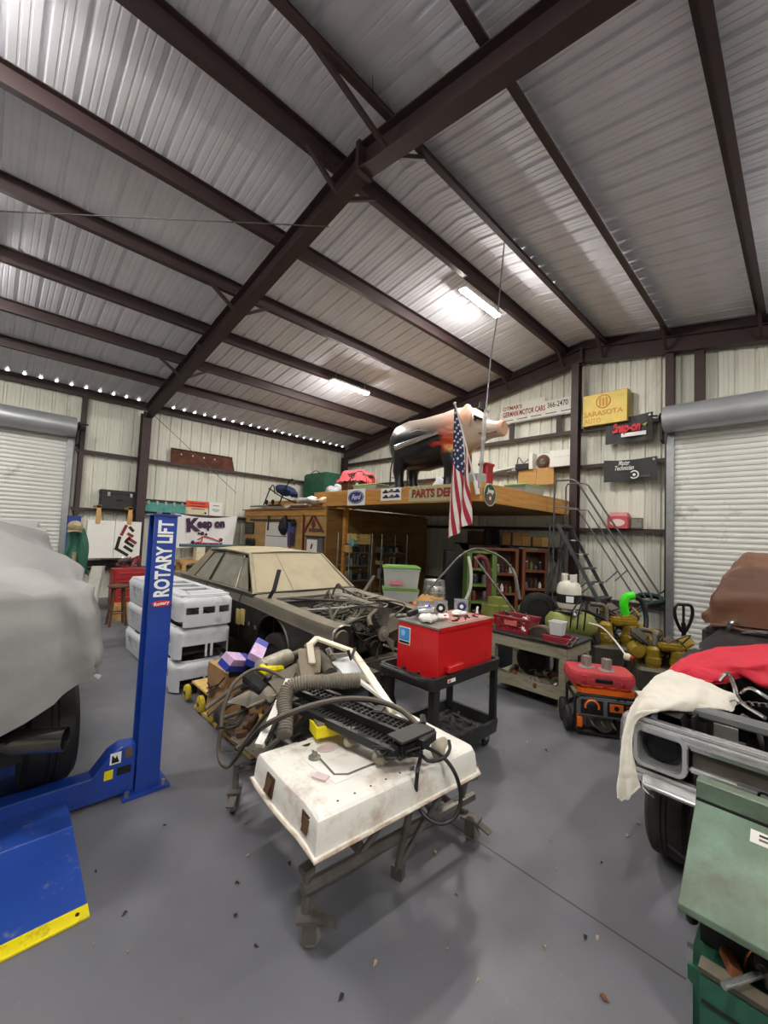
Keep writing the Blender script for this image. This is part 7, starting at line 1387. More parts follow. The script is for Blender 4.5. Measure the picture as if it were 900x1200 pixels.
# ------------------------------------------------------------------ yellow engines by the roll-up door
m_yeng = M('worn_yellow_enamel', '#a88a1e', .5, var=.25, scale=6, dirt='#2c2618', amt=.8, dscale=6)
def yengine(label, c, s, rz, tall):
    t = thing('yellow_engine', label, 'engine', (c[0], c[1], 0), rz); 
    part('skid', MB().box(-.5*s, .5*s, -.28*s, .28*s, 0, .08).bevel(.01), m_sheetd, t); part('block', MB().box(-.36*s, .36*s, -.2*s, .2*s, .08, .42*tall).bevel(.03), m_sheetd, t)
    for k in range(2): part('cylinder', MB().lathe([(.10*s, 0), (.10*s, .04), (.115*s, .05), (.115*s, .14*tall), (.10*s, .15*tall), (.10*s, .26*tall), (.06*s, .30*tall), (0, .30*tall)], (-.22*s+.34*s*k, 0, .42*tall), (0, 0, 1), 18), m_yeng, t)
    part('rocker_cover', MB().box(-.30*s, .05*s, -.13*s, .09*s, .68*tall, .78*tall).bevel(.03, 2), m_yeng, t)
    part('flywheel', MB().lathe([(0, -.05), (.22*s, -.05), (.24*s, -.03), (.24*s, .03), (.2*s, .05), (.08*s, .05), (.08*s, .1), (0, .1)], (-.02*s, -.27*s, .34*tall), (0, -1, 0), 26), m_sheetd, t)
    part('fuel_tank', MB().lathe([(0, -.16*s), (.10*s, -.14*s), (.13*s, -.08*s), (.13*s, .1*s), (.09*s, .16*s), (0, .17*s)], (.34*s, -.1*s, .62*tall), (0, 1, 0), 20), m_yeng, t); part('blower', MB().lathe([(.05, 0), (.15*s, .02), (.17*s, .08), (.15*s, .14), (.05, .16)], (-.38*s, -.15*s, .55*tall), (-1, -.4, 0), 20), m_yeng, t)
    q = random.Random(int(c[0]*100))
    for k in range(20): part('pipe', MB().tube([(q.uniform(-.45, .45)*s, q.uniform(-.36, .0)*s, q.uniform(.15, .95)*tall) for _ in range(3)], q.choice((.012, .018, .026)), 7, smooth=5), (m_blackmetal, m_sheetd, m_wirek, m_yeng)[k % 4], t)
    for k in range(14): part('casting', MB().ob((q.uniform(-.4, .4)*s, q.uniform(-.34, .1)*s, q.uniform(.2, .85)*tall), (q.uniform(.1, .24)*s, q.uniform(.1, .18)*s, q.uniform(.1, .26)*s), (q.random(), q.random(), q.random())).bevel(.03, 2), (m_yeng, m_sheetd)[k % 2], t)
    part('exhaust', MB().tube([(.1*s, 0, .72*tall), (.1*s, -.1*s, .9*tall), (.3*s, -.16*s, .92*tall)], .035, 10, smooth=5), m_sheetd, t); part('post', MB().box(-.05, .05, -.34*s, -.26*s, .02, .42*tall), m_yeng, t)
yengine('large yellow industrial engine behind the generator and red case', (7.15, 2.12), 1.0, 2.2, 1.16)
yengine('smaller yellow engine beside the pallet jack and roll-up door', (6.75, 1.40), .85, 2.0, .93)
m_lime = M('bright_lime_hose', '#3fe01c', .4, var=.05)
c = pD(735, 708, 6.0)
solo('lime_hose', MB().tube([pD(733, 720, 6), pD(731, 708, 6), pD(734, 700, 6), pD(742, 698, 6)], .06, 10, smooth=5), m_lime, 'bright lime green hose looped over the yellow engine', 'hose')
solo('black_cable', MB().tube([pD(742, 698, 6.02), pD(752, 705, 6), pD(757, 722, 5.95), pD(757, 735, 5.9)], .035, 8, smooth=5), m_wirek, 'thick black cable arching right of the lime hose', 'cable')
solo('thin_cable', MB().tube([pD(690, 730, 5.9), pD(705, 735, 5.8), pD(720, 750, 5.7), pD(735, 770, 5.3)], .012, 6, smooth=5), m_wpanel, 'thin pale cable crossing in front of the yellow engine', 'cable')
t = thing('valve_fitting', 'small pale and red valve at the end of the thin pale cable', 'valve', pD(735, 770, 5.3)); c = pD(735, 770, 5.3); part('body', MB().ell(c, (.04, .05, .05), 10, 8).noise(.01, 20, 1), m_cream, t, world=True); part('red_cap', MB().ell(c+V((0, -.05, .0)), (.03, .03, .03), 10, 8), m_redbox, t, world=True); part('steel_rod', MB().bar(c, c+V((.02, .1, -c.z+.0)), .03), m_blackmetal, t, world=True)
# ================================================================== pickup truck front on the right
m_chrome2 = M('bright_chrome', '#ebebec', .22, .82, var=.05, scale=10)
TX = 2.93; TY1 = .78; TYC = -.12; TY0 = 2*TYC-TY1
m_tblack = M('truck_black', '#151516', .4, var=.2, dirt='#4a453d', amt=.25); m_twhite = M('primer_white', '#d4d3ce', .5, var=.05)
tk = thing('pickup_truck', 'old pickup truck with chrome grille frame and no bonnet, front towards the camera', 'truck', (4.6, TYC, 0))
def cbar(p, q, w, h, name='chrome_bar', mat=None): return part(name, MB().bar(p, q, w, h).bevel(min(w, h)*.3, 2), mat or m_chrome2, tk, world=True)
for k, (z, d) in enumerate(((1.00, 0), (.972, -.012), (.944, -.006))): cbar((TX+d, TY1, z), (TX+d, TY0, z), .05, .026)
for k, (z, d) in enumerate(((.70, 0), (.672, -.012), (.65, -.004))): cbar((TX+d, TY1, z), (TX+d, TY0, z), .05, .024)
for y in (TY1, TY0): part('chrome_end', MB().tube([(TX, y-.02*(1 if y > 0 else -1), 1.0), (TX+.01, y+.015*(1 if y > 0 else -1), .95), (TX+.01, y+.015*(1 if y > 0 else -1), .72), (TX, y-.02*(1 if y > 0 else -1), .665)], .03, 8, smooth=3), m_chrome2, tk, world=True)
for y in (.61, 2*TYC-.61):
    def rrect(w, h, r, x): 
        P = []
        for sy, sz, a0 in ((1, 1, 0), (-1, 1, PI/2), (-1, -1, PI), (1, -1, 3*PI/2)):
            for k in range(5): a = a0+PI/2*k/4; P.append((x, y+sy*(w/2-r)+r*math.cos(a), .855+sz*(h/2-r)+r*math.sin(a)))
        return P
    mb = MB(); mb.loft([rrect(.27, .235, .05, TX-.02), rrect(.262, .228, .048, TX-.045), rrect(.222, .190, .04, TX-.045), rrect(.212, .18, .035, TX-.033)], caps=False); bz = part('headlight_bezel', mb, m_chrome2, tk, world=True)
    mb = MB(); mb.loft([rrect(.212, .18, .035, TX-.033), rrect(.19, .165, .05, TX+.05)], caps=False); mb.poly(rrect(.19, .165, .05, TX+.05), [tuple(range(20))]); part('bezel_recess', mb, m_ggrey, bz, world=True)
    part('lamp_bucket', MB().lathe([(.082, 0), (.086, -.008), (.078, -.01), (.07, .05), (.04, .06), (0, .06)], (TX+.03, y, .86), (1, 0, 0), 26), m_blackmetal, bz, world=True); part('bucket_ring', MB().lathe([(.045, 0), (.05, -.006), (.055, 0)], (TX+.07, y-.01, .845), (1, 0, 0), 20), m_rubber, bz, world=True)
cbar((TX, .475, .92), (TX, 2*TYC-.475, .92), .03, .03); cbar((TX, .475, .80), (TX, 2*TYC-.475, .80), .03, .03)
part('grille_strip', MB().box(TX+.01, TX+.02, 2*TYC-.46, .46, .80, .905), m_sheetd, tk, world=True)
ep = part('emblem_plate', MB().box(TX-.012, TX-.004, .10, .27, .765, .825), m_galv, tk, world=True); text('C', .06, m_blk, ep, (TX-.013, .17, .795), (0, -1, 0), Up, bold=.003)
part('front_valance', MB().box(TX+.02, TX+.08, TY0, TY1, .58, .66).bevel(.01), m_tblack, tk, world=True)
# remains of the chrome bumper
part('bumper', MB().prism([(TX-.06, .70, .70), (TX-.06, -.9, .70), (TX-.09, -.9, .64), (TX-.09, .66, .64), (TX-.06, .62, .58), (TX-.04, .70, .6)], (.03, 0, 0)).bevel(.012, 2), m_chrome2, tk, world=True)
part('bumper_ridge', MB().bar((TX-.085, .68, .66), (TX-.085, -.9, .66), .03, .02).bevel(.006), m_chrome2, tk, world=True)
# fenders with crown, wheel, inner structure
for s in (1, -1):
    def fs(x):
        zt = lerp(1.06, 1.16, min(1, (x-TX)/1.6)); o = TYC+s*.92; a = x-3.44; zb = .62; 
        if abs(a) < .46: zb = max(zb, .40+math.sqrt(.46**2-a*a))
        return [(x, o-s*.03, zb), (x, o-s*.0, max(zb+.01, .78)), (x, o+s*.0, max(zb+.02, .95)), (x, o-s*.03, zt-.05), (x, o-s*.10, zt), (x, o-s*.28, zt-.01), (x, o-s*.30, zt-.10)]
    part('fender', MB().loft([fs(TX+.02+.1*k) for k in range(17)], closed=False), m_tblack, tk, world=True)
    t = part('tyre', tyre(3.47, TYC+s*.75, .37, .37, .22, (0, 1, 0)), M('worn_brown_tyre', '#3a342f', .8, var=.2, scale=12), tk, world=True); part('wheel', MB().lathe([(0, .05), (.08, .07), (.1, .04), (.19, .02), (.215, .09), (.22, -.09), (0, -.08)], (3.47, TYC+s*.76, .37), (0, s, 0), 24), m_wpanel, t, world=True)
    part('inner_fender', MB().grid(lambda a, b: (lerp(3.02, 4.45, a), TYC+s*(.60-.05*math.sin(PI*a)), lerp(1.06, .5, b)), 8, 4, .012), m_tblack, tk, world=True); part('frame_rail', MB().bar((3.0, TYC+s*.42, .5), (5.2, TYC+s*.42, .5), .08, .14), m_tblack, tk, world=True)
part('radiator_support', MB().bar((3.16, TYC+.72, 1.06), (3.16, TYC-.72, 1.06), .10, .05).bevel(.01), m_ggrey, tk, world=True); part('radiator', MB().box(3.24, 3.30, TYC-.38, TYC+.30, .55, 1.0), m_tblack, tk, world=True)
for k in range(14): part('radiator_fin', MB().box(3.232, 3.24, TYC-.36+.045*k, TYC-.34+.045*k, .57, .98), m_ggrey, tk, world=True) if k < 14 else None
part('white_panel', MB().box(3.2, 3.22, .29, .40, .62, 1.0), m_twhite, tk, label='white inner panel', world=True); part('black_baffle', MB().box(3.08, 3.10, .42, .66, .72, 1.02), m_tblack, tk, world=True)
part('washer_hose', MB().tube([(3.3, .28, 1.06), (3.34, .22, 1.0), (3.3, .18, .85), (3.25, .17, .7)], .014, 7, smooth=5), m_hose, tk, world=True); part('bonnet_stay', MB().tube([(3.5, .30, 1.14), (3.42, .24, 1.2), (3.34, .12, 1.14), (3.3, .12, 1.06)], .010, 7, smooth=4), m_chrome, tk, world=True)
part('bonnet_catch', MB().tube([(3.62, .42, 1.16), (3.6, .38, 1.22), (3.52, .34, 1.18), (3.44, .30, 1.10), (3.3, .18, 1.08)], .012, 7, smooth=4), m_chrome, tk, world=True); part('spring', MB().tube([(3.42+.006*k, .335-.008*k+.014*math.cos(k*1.6), 1.09+.014*math.sin(k*1.6)) for k in range(24)], .005, 5), m_chrome, tk, world=True)
part('engine', MB().box(3.55, 4.35, TYC-.28, TYC+.28, .6, .95).bevel(.05), m_eng, tk, world=True); part('air_cleaner', MB().lathe([(0, 0), (.18, 0), (.19, .02), (.19, .07), (.17, .09), (0, .09)], (3.95, TYC, .96), (0, 0, 1), 26), m_tblack, tk, world=True)
part('firewall', MB().box(4.48, 4.52, TYC-.72, TYC+.72, .5, 1.12), m_tblack, tk, world=True)
m_cowlg = M('satin_black_cowl', '#2b2b2c', .35, .2, var=.1, scale=6, dirt='#504b45', amt=.2)
part('cowl', MB().prism([(4.48, TYC-.78, 1.14), (4.48, TYC+.78, 1.14), (4.62, TYC+.80, 1.18), (5.15, TYC+.70, 1.27), (5.15, TYC-.70, 1.27), (4.62, TYC-.80, 1.18)], (0, 0, .03)).bevel(.01), m_cowlg, tk, world=True)
part('cowl_vent', MB().bar((5.05, TYC+.55, 1.285), (5.05, TYC-.55, 1.285), .08, .012), m_tblack, tk, world=True)
part('wiper', MB().tube([(5.0, .42, 1.29), (4.95, .30, 1.33), (5.0, .10, 1.32)], .012, 6, smooth=3), m_chrome, tk, world=True); part('wiper_pivot', MB().tube([(5.05, .52, 1.29), (4.98, .5, 1.36), (5.08, .47, 1.38)], .022, 7, smooth=3), m_chrome, tk, world=True)
part('cab_body', MB().box(5.15, 6.6, TYC-.86, TYC+.86, .5, 1.27).bevel(.04), m_tblack, tk, world=True); part('windscreen_base', MB().bar((5.17, TYC+.62, 1.30), (5.17, TYC-.62, 1.30), .04, .04), m_galv, tk, world=True)
part('bed', MB().box(6.65, 8.6, TYC-.86, TYC+.86, .55, 1.15).bevel(.03), m_tblack, tk, world=True)
for s in (1, -1): part('tyre', tyre(7.5, TYC+s*.75, .37, .37, .22, (0, 1, 0)), m_rubber, tk, world=True)
# brown cover over the cab
m_brown = M('brown_tarp', '#664432', .5, var=.15, scale=4, bump=.25)
bc = thing('brown_cover', 'brown cloth cover pulled over the cab of the pickup truck', 'cover', (5.9, TYC, 1.3))
S = [(5.10, .80, 1.32, .70, 1.33), (5.12, .82, 1.34, .72, 1.60), (5.24, .81, 1.34, .66, 1.86), (5.45, .81, 1.32, .60, 1.985), (5.9, .81, 1.3, .58, 2.0), (6.4, .81, 1.3, .58, 1.99), (6.6, .8, 1.3, .58, 1.9), (6.66, .78, 1.3, .6, 1.5), (6.68, .76, 1.28, .6, 1.3)]
def bsec(y): 
    x, wb_, zb, wt, zt = y; h = [(wb_, zb), (wb_+.015, lerp(zb, zt, .25)), (lerp(wb_, wt, .6), lerp(zb, zt, .62)), (wt+.03, lerp(zb, zt, .90)), (wt-.05, zt), (wt*.5, zt+.01)]
    return [(x, TYC+a, b) for a, b in h]+[(x, TYC, zt+.012)]+[(x, TYC-a, b) for a, b in h[::-1]]
mb = MB(); mb.loft([bsec(q) for q in S], closed=False); mb.sub(3, .7); mb.noise(.04, 4.5, 5).noise(.045, 9, 6, fn=lambda c: max(.15, min(.7, (c.y-TYC-.3)*3))).noise(.02, 20, 7, fn=lambda c: max(.1, min(1, (c.y-TYC-.3)*3))); part('cloth', mb, m_brown, bc, world=True, ang=60)
part('front_tuck', MB().tube([(5.09, TYC+.78-.12*k, 1.31+.012*math.sin(k*2.1)) for k in range(14)], .016, 6), m_brown, bc, world=True)
# red and white cloths over the fender
m_redcl = M('red_cloth', '#bb1630', .75, var=.08, scale=3, bump=.1); m_whcl = M('cream_cloth', '#cfcac0', .85, var=.05, scale=4, bump=.12, dirt='#a89c86', amt=.2)
def drape(name, label, rows, mat, cat='cloth', sub=3, amp=.012, sc=9):
    t = thing(name, label, cat, pZ(*rows[0][0])); mb = MB(); R = [[pZ(*q) for q in r] for r in rows]; m_, n_ = len(R), len(R[0])
    def cr(P, s):
        s = min(s*(len(P)-1), len(P)-1-1e-6); i = int(s); f = s-i; a, b, c, d = P[max(i-1, 0)], P[i], P[i+1], P[min(i+2, len(P)-1)]
        return .5*((2*b)+(c-a)*f+(2*a-5*b+4*c-d)*f*f+(3*b-a-3*c+d)*f**3)
    mb.grid(lambda a, b: cr([cr(r, b) for r in R], a)+V((0, 0, .007*math.sin(a*13+b*9)+.007*math.sin(b*17-a*7+2*math.sin(a*5)))), (m_-1)*7+1, (n_-1)*7+1, .005); mb.noise(amp, sc, 3).noise(amp*.7, sc*2.3, 8); part('cloth', mb, mat, t, world=True, ang=70); return t, R
t, _ = drape('red_cloth', 'red cloth spread over the engine bay of the pickup truck', [
    [(782, 787, 1.13), (800, 772, 1.19), (822, 763, 1.23), (850, 757, 1.24), (880, 757, 1.24), (920, 756, 1.24)],
    [(792, 789, 1.15), (806, 778, 1.21), (828, 771, 1.23), (852, 768, 1.26), (884, 766, 1.25), (925, 766, 1.25)],
    [(800, 790, 1.15), (814, 786, 1.18), (838, 779, 1.22), (858, 778, 1.23), (888, 777, 1.24), (930, 776, 1.23)],
    [(806, 792, 1.14), (820, 794, 1.15), (842, 789, 1.18), (864, 786, 1.19), (892, 789, 1.18), (935, 788, 1.18)],
    [(812, 796, 1.12), (826, 799, 1.13), (848, 797, 1.14), (868, 791, 1.16), (896, 800, 1.14), (940, 800, 1.14)],
    [(816, 799, 1.11), (828, 801, 1.11), (850, 799, 1.12), (872, 795, 1.13), (897, 806, 1.10), (940, 808, 1.10)]], m_redcl, amp=.010, sc=7)
part('hem', MB().tube([pZ(816, 799, 1.105), pZ(830, 802, 1.11), pZ(850, 800, 1.115)], .006, 5), m_redcl, t, world=True)
t, _ = drape('white_cloth', 'cream dust sheet draped over the near fender of the pickup truck', [
    [(795, 782, 1.145), (806, 788, 1.15), (818, 796, 1.14), (836, 801, 1.125), (852, 812, 1.10), (866, 816, 1.09)],
    [(778, 789, 1.135), (795, 797, 1.155), (812, 806, 1.145), (830, 812, 1.12), (848, 822, 1.09), (861, 826, 1.07)],
    [(762, 798, 1.12), (782, 808, 1.14), (802, 817, 1.13), (822, 823, 1.11), (840, 829, 1.085), (858, 832, 1.065)],
    [(752, 807, 1.10), (768, 816, 1.115), (786, 825, 1.105), (806, 830, 1.085), (826, 832, 1.07), (846, 833, 1.06)],
    [(741, 824, 1.06), (750, 828, 1.075), (762, 831, 1.075), (776, 833, 1.07), (790, 833, 1.065), (806, 833, 1.06)],
    [(733, 848, .97), (735, 852, .965), (738, 848, .985), (742, 842, 1.02), (746, 839, 1.035), (752, 837, 1.045)],
    [(727, 880, .85), (730, 886, .83), (734, 878, .86), (737, 874, .88), (739, 870, .90), (741, 866, .92)],
    [(725, 912, .73), (728, 918, .70), (733, 908, .74), (738, 904, .76), (741, 900, .78), (744, 897, .79)],
    [(724, 934, .64), (728, 938, .62), (734, 934, .63), (740, 930, .65), (746, 925, .67), (750, 921, .69)]], m_whcl, amp=.008, sc=8)
part('hem', MB().tube([pZ(724, 934, .64), pZ(728, 938, .62), pZ(734, 934, .63), pZ(740, 930, .65), pZ(750, 921, .69)], .006, 5), m_whcl, t, world=True)
# ================================================================== green machine in the near right corner
m_green = M('machine_green', '#647d6c', .5, .1, var=.25, scale=5, dirt='#4e4a38', amt=.8, dscale=3.5); m_greend = M('shaded_machine_green', '#245744', .5, var=.15, scale=5, dirt='#3a3c30', amt=.35)  # base green darkened to hold the shadow below the lid
gmch = thing('green_machine', 'worn green metal machine with a sloping lid in the near right corner', 'machine', (2.5, .0, 0)); gy0, gy1 = -.75, .405
XT, ZT = 2.72, .87
part('back_riser', MB().box(XT-.045, XT+.02, gy0, gy1, .40, ZT).bevel(.006), m_green, gmch, world=True)
part('lid', MB().prism([(XT-.05, gy1, .775), (2.26, gy1, .505), (2.26, gy1, .475), (2.285, gy1, .47), (XT-.05, gy1, .735)], (0, gy0-gy1, 0)).bevel(.004), m_green, gmch, world=True)
part('hinge_gap', MB().box(XT-.052, XT-.046, gy0, gy1, .765, .785), m_blk, gmch, world=True)
sp_ = V((2.26-XT+.05, 0, .505-.775)).normalized(); nrm = V((-sp_.z*-1, 0, sp_.x*-1)); nrm = V((.27/.49*-1, 0, .41/.49)).normalized()
def lp_(t, y, o): b = V((XT-.05, y, .775)).lerp(V((2.26, y, .505)), t); return b+V((-.505, 0, .863))*o
pl_ = part('name_plate', MB().prism([lp_(.08, .195, .001), lp_(.08, -.12, .001), lp_(.20, -.12, .001), lp_(.20, .195, .001)], V((-.505, 0, .863))*.002), m_swhite, gmch, label='worn white name plate', world=True)
[part('worn_print', MB().prism([lp_(.105+.04*r, .165-.05*k, .0032), lp_(.105+.04*r, .13-.05*k, .0032), lp_(.125+.04*r, .13-.05*k, .0032), lp_(.125+.04*r, .165-.05*k, .0032)], V((-.505, 0, .863))*.0006), m_grey_c if (k+r) % 2 else m_blk, pl_, world=True) for r in range(2) for k in range(5)]
part('side_plate', MB().prism([(XT, gy1-.012, .775), (2.34, gy1-.012, .5), (2.5, gy1-.012, .36), (XT, gy1-.012, .36)], (0, -.01, 0)), m_blackmetal, gmch, world=True)
part('catch', MB().tube([(2.32, gy1-.03, .47), (2.34, gy1-.03, .41), (2.38, gy1-.04, .39)], .016, 8, smooth=3), m_blackmetal, gmch, world=True)
part('side_rod', MB().tube([(XT, gy1-.02, .46), (XT-.05, gy1+.02, .45), (XT+.02, gy1+.13, .45)], .008, 6), m_blackmetal, gmch, world=True)
part('chamber', MB().box(2.45, XT-.05, gy0, gy1-.05, .27, .56), m_rubber, gmch, world=True)
part('base_front', MB().box(2.27, 2.29, gy0, gy1-.07, .0, .27).bevel(.004), m_greend, gmch, world=True); part('base_body', MB().box(2.29, 2.7, gy0, gy1-.03, .0, .26), m_greend, gmch, world=True)
part('base_ledge', MB().bar((2.30, gy1-.07, .285), (2.30, gy0, .285), .07, .02), m_sheetd, gmch, world=True); part('corner_post', MB().bar((2.27, gy1-.04, .0), (2.34, gy1-.03, .30), .022, .05), m_galv, gmch, world=True); 
part('seam', MB().bar((2.265, gy1-.08, .17), (2.265, gy0, .17), .006, .008), m_blk, gmch, world=True)
part('shaft', MB().cyl((2.20, .245, .33), (2.40, .13, .335), .013, n=12).cyl((2.38, .14, .335), (2.46, .09, .335), .03, n=14), m_steelr, gmch, world=True); part('vise_block', MB().ob((2.42, .1, .33), (.10, .12, .07), (0, 0, .5)).bevel(.01), m_rack, gmch, world=True)
part('copper_wire', MB().tube([(2.40, .2, .30), (2.39, .19, .36), (2.42, .17, .40), (2.44, .17, .46)], .004, 5, smooth=4), M('copper', '#b06a45', .35, .8, var=.1), gmch, world=True)
part('tray_clutter', MB().ob((2.38, .22, .30), (.12, .05, .04), (.2, .1, .4)).ob((2.36, .02, .30), (.08, .1, .03), (.1, .2, .9)) if 0 else MB().ob((2.38, .24, .30), (.12, .05, .04), (.2, .1, .4)).bevel(.008), m_rustp, gmch, world=True)
# ================================================================== under the loft
m_blackst = M('black_steel_table', '#2a2a2b', .5, .2, var=.15, dirt='#5a564f', amt=.3)
tb = thing('steel_table', 'dark steel table under the lime-lidded bins and the keg', 'table', (5.5, 4.7, 0)); part('top', MB().box(4.95, 6.1, 3.85, 5.55, .74, .775).bevel(.004), m_blackst, tb, world=True)
for x in (5.0, 6.05):
    for y in (3.9, 5.5): part('leg', MB().box(x-.03, x+.03, y-.03, y+.03, 0, .74), m_blackst, tb, world=True)
part('shelf', MB().box(4.98, 6.07, 3.88, 5.52, .2, .22), m_blackst, tb, world=True)
m_lidd = M('green_lid', '#5d8a35', .5, var=.08)
bin_(5.33, 5.03, .776, .50, .62, .31, -.75+PI/2, 'lower of two stacked clear bins with green lids, on the steel table', lidm=m_lidd); b2 = bin_(5.33, 5.03, 1.132, .50, .64, .33, -.75+PI/2, 'upper of two stacked clear bins with green lids, on the steel table', lidm=m_lidd)
part('pink_content', MB().box(-.262, -.25, -.02, .2, .06, .13), M('pink_item', '#c77a86', .6, var=.1), b2)
kg = thing('steel_keg', 'stainless steel beer keg on the steel table right of the bins', 'keg', (5.72, 4.58, .776)); part('barrel', MB().lathe([(.16, 0), (.18, .02), (.18, .06), (.195, .08), (.195, .19), (.205, .20), (.205, .225), (.195, .235), (.195, .27), (.205, .28), (.205, .305), (.195, .315), (.195, .40), (.18, .43), (.10, .45), (0, .45)], (0, 0, 0), (0, 0, 1), 32), m_steelr, kg); part('chime', MB().lathe([(.17, .40), (.185, .41), (.185, .50), (.175, .51), (.168, .50), (.168, .42)], (0, 0, 0), (0, 0, 1), 32), m_steelr, kg); part('valve', MB().cyl((0, 0, .45), (0, 0, .48), .035), m_alu, kg)
t = thing('crumpled_kraft', 'heap of crumpled brown packing paper behind the red tank', 'paper', (5.3, 4.3, .776)); part('paper', MB().ell((0, 0, .12), (.30, .22, .16), 22, 14, rot((0, 0, -.8))).noise(.09, 7, 4).noise(.03, 17, 5), m_kraft, t, ang=15); part('loose_sheet', MB().grid(lambda a, b: (-.25+.35*a, .1+.2*b, .12+.08*math.sin(a*6+b*3)), 8, 6, .004), m_kraft, t)
t = thing('red_toolbox', 'small red toolbox on the steel table behind the packing paper', 'toolbox', (5.05, 4.35, .776), -.8); part('body', MB().box(-.2, .2, -.1, .1, 0, .14).bevel(.008), m_redbox, t); part('lid', MB().box(-.2, .2, -.1, .1, .14, .17).bevel(.01), m_redbox, t)
# olive engine-driven machine
om = thing('olive_machine', 'olive green rounded machine cover in front of the brown shelves', 'machine', (6.3, 3.55, 0)); part('stand', MB().box(6.05, 6.85, 3.2, 3.75, 0, .62).bevel(.01), m_dark, om, world=True); part('cover', MB().box(6.0, 6.45, 3.40, 3.86, .64, 1.08).bevel(.12, 4), m_olive, om, world=True)
part('motor', MB().lathe([(0, -.2), (.12, -.19), (.16, -.14), (.16, .14), (.12, .2), (0, .21)], (6.62, 3.25, .82), (.6, -.8, 0), 22), m_olive, om, world=True); part('base_plate', MB().box(6.0, 6.9, 3.15, 3.8, .60, .64), m_sheetd, om, world=True)
for k in range(5): part('pipe', MB().tube([(6.3+.1*k, 3.3, .85), (6.4+.08*k, 3.2-.04*k, 1.02+.03*k), (6.55+.06*k, 3.1, .9)], .016, 7, smooth=4), (m_sheetd, m_olive)[k % 2], om, world=True)
# bent tubes standing in front
def dtube(name, label, L, d, r, mat, cat='tube'): return solo(name, MB().tube([pD(u, v, d) for u, v in L], r, 8, smooth=6), mat, label, cat)
dtube('bent_tube', 'dark bent tube arching from the keg over the green hutch', [(497, 697), (520, 672), (540, 651), (558, 643), (575, 647), (590, 655), (600, 666)], 6.3, .016, m_rack)
dtube('bent_tube', 'pale bent tube end hanging down in front of the brown shelves', [(600, 666), (604, 676), (607, 692), (609, 702)], 6.3, .026, m_steelr)
solo('straight_rod', MB().tube([pD(556, 653, 6.2), pD(604, 718, 5.9)], .016, 8), m_rack, 'straight grey rod leaning from the hutch down to the red basket', 'rod')
dtube('white_strap', 'white strap hanging down the front of the green hutch', [(549, 652), (552, 670), (551, 690), (544, 706)], 7.7, .03, m_wpanel, 'strap')
# tall black cabinet, green hutch, brown shelves
t = thing('black_cabinet', 'tall black steel cabinet left of the green hutch', 'cabinet', (7.75, 5.55, 0), -.78); part('body', MB().box(-.27, .27, 0, .5, 0, 1.75).bevel(.01), m_dark, t); part('door', MB().box(-.25, .25, -.02, 0, .05, 1.7).bevel(.004), m_dark, t); part('handle', MB().bar((.2, -.03, .85), (.2, -.03, 1.0), .02), m_alu, t)
m_hutch = M('green_painted_wood', '#5f7d3a', .55, var=.12, dirt='#3a4a24', amt=.3)
hu = thing('green_hutch', 'green painted open hutch shelf between the black cabinet and brown shelves', 'shelf', (7.45, 4.72, 0), -.76)
for x in (-.26, .26): part('side', MB().box(x-.05, x+.05, -.02, .4, 0, 1.78).bevel(.006), m_hutch, hu)
for z in (.3, .7, 1.05, 1.38, 1.74): part('shelf', MB().box(-.25, .25, -.02, .4, z, z+.05), m_hutch, hu)
part('back', MB().box(-.25, .25, .38, .4, 0, 1.75), m_oldwood, hu)
hj = random.Random(41)
for k in range(8):
    z = (.35, .75, 1.10, 1.43)[k//2]; t = thing('hutch_can', 'dark jar or can standing on a shelf of the green hutch', 'can', WM[hu.name] @ V((-.12+.2*(k % 2)+hj.uniform(-.03, .03), .12, z)), 0, 'cans in the green hutch'); part('can', MB().lathe([(0, 0), (.06, 0), (.06, .15), (.05, .17), (0, .17)], (0, 0, 0), (0, 0, 1), 16), (m_dark, m_grey_c, m_redwood, m_sheetd)[k % 4], t); part('cap', MB().cyl((0, 0, .17), (0, 0, .2), .045), m_alu, t)
m_bshelf = M('brown_shelf_wood', '#7a4526', .55, var=.15, stretch=(3, 3, .6), dirt='#4a2a16', amt=.3)
def bshelf(label, loc, rz, w_, h_, zs): 
    t = thing('brown_bookcase', label, 'bookcase', loc, rz)
    for x in (-w_/2, w_/2): part('side', MB().box(x-.035, x+.035, 0, .4, 0, h_).bevel(.004), m_bshelf, t)
    for z in zs: part('shelf', MB().box(-w_/2, w_/2, 0, .4, z, z+.035), m_bshelf, t); part('shelf_lip', MB().box(-w_/2+.035, w_/2-.035, -.012, .0, z, z+.06), m_bshelf, t)
    part('back', MB().box(-w_/2, w_/2, .38, .4, 0, h_), m_oldwood, t); return t
B1 = bshelf('wide brown bookcase in front of the gable wall under the loft', (8.25, 4.78, 0), -.80, .78, 1.85, (.3, .82, 1.25, 1.80)); B2 = bshelf('narrow brown bookcase joined to the right of the wide one', (8.78, 4.20, 0), -.78, .50, 1.85, (.35, .95, 1.35, 1.80))
for B, zs, n, w_ in ((B1, (.855, 1.285), 7, .66), (B2, (.985, 1.385), 4, .40)):
    for z in zs:
        for k in range(n):
            p = WM[B.name] @ V((-w_/2+w_*(k+.5)/n, .12, z)); h_ = hj.uniform(.12, .24)
            t = thing('bottle', 'small bottle or can standing on a shelf of the brown bookcases', 'bottle', p, k, 'bottles in the brown bookcases'); mm = (m_wpanel, m_redwood, m_hutch, m_alu, m_dark, m_oldwood)[(k+int(z*10)) % 6]; part('bottle', MB().lathe([(0, 0), (.036, 0), (.038, .01), (.038, h_*.65), (.018, h_*.8), (.016, h_*.9), (0, h_*.9)], (0, 0, 0), (0, 0, 1), 14), mm, t); part('cap', MB().cyl((0, 0, h_*.9), (0, 0, h_), .018, n=10), m_redbox if k % 3 else m_white, t)
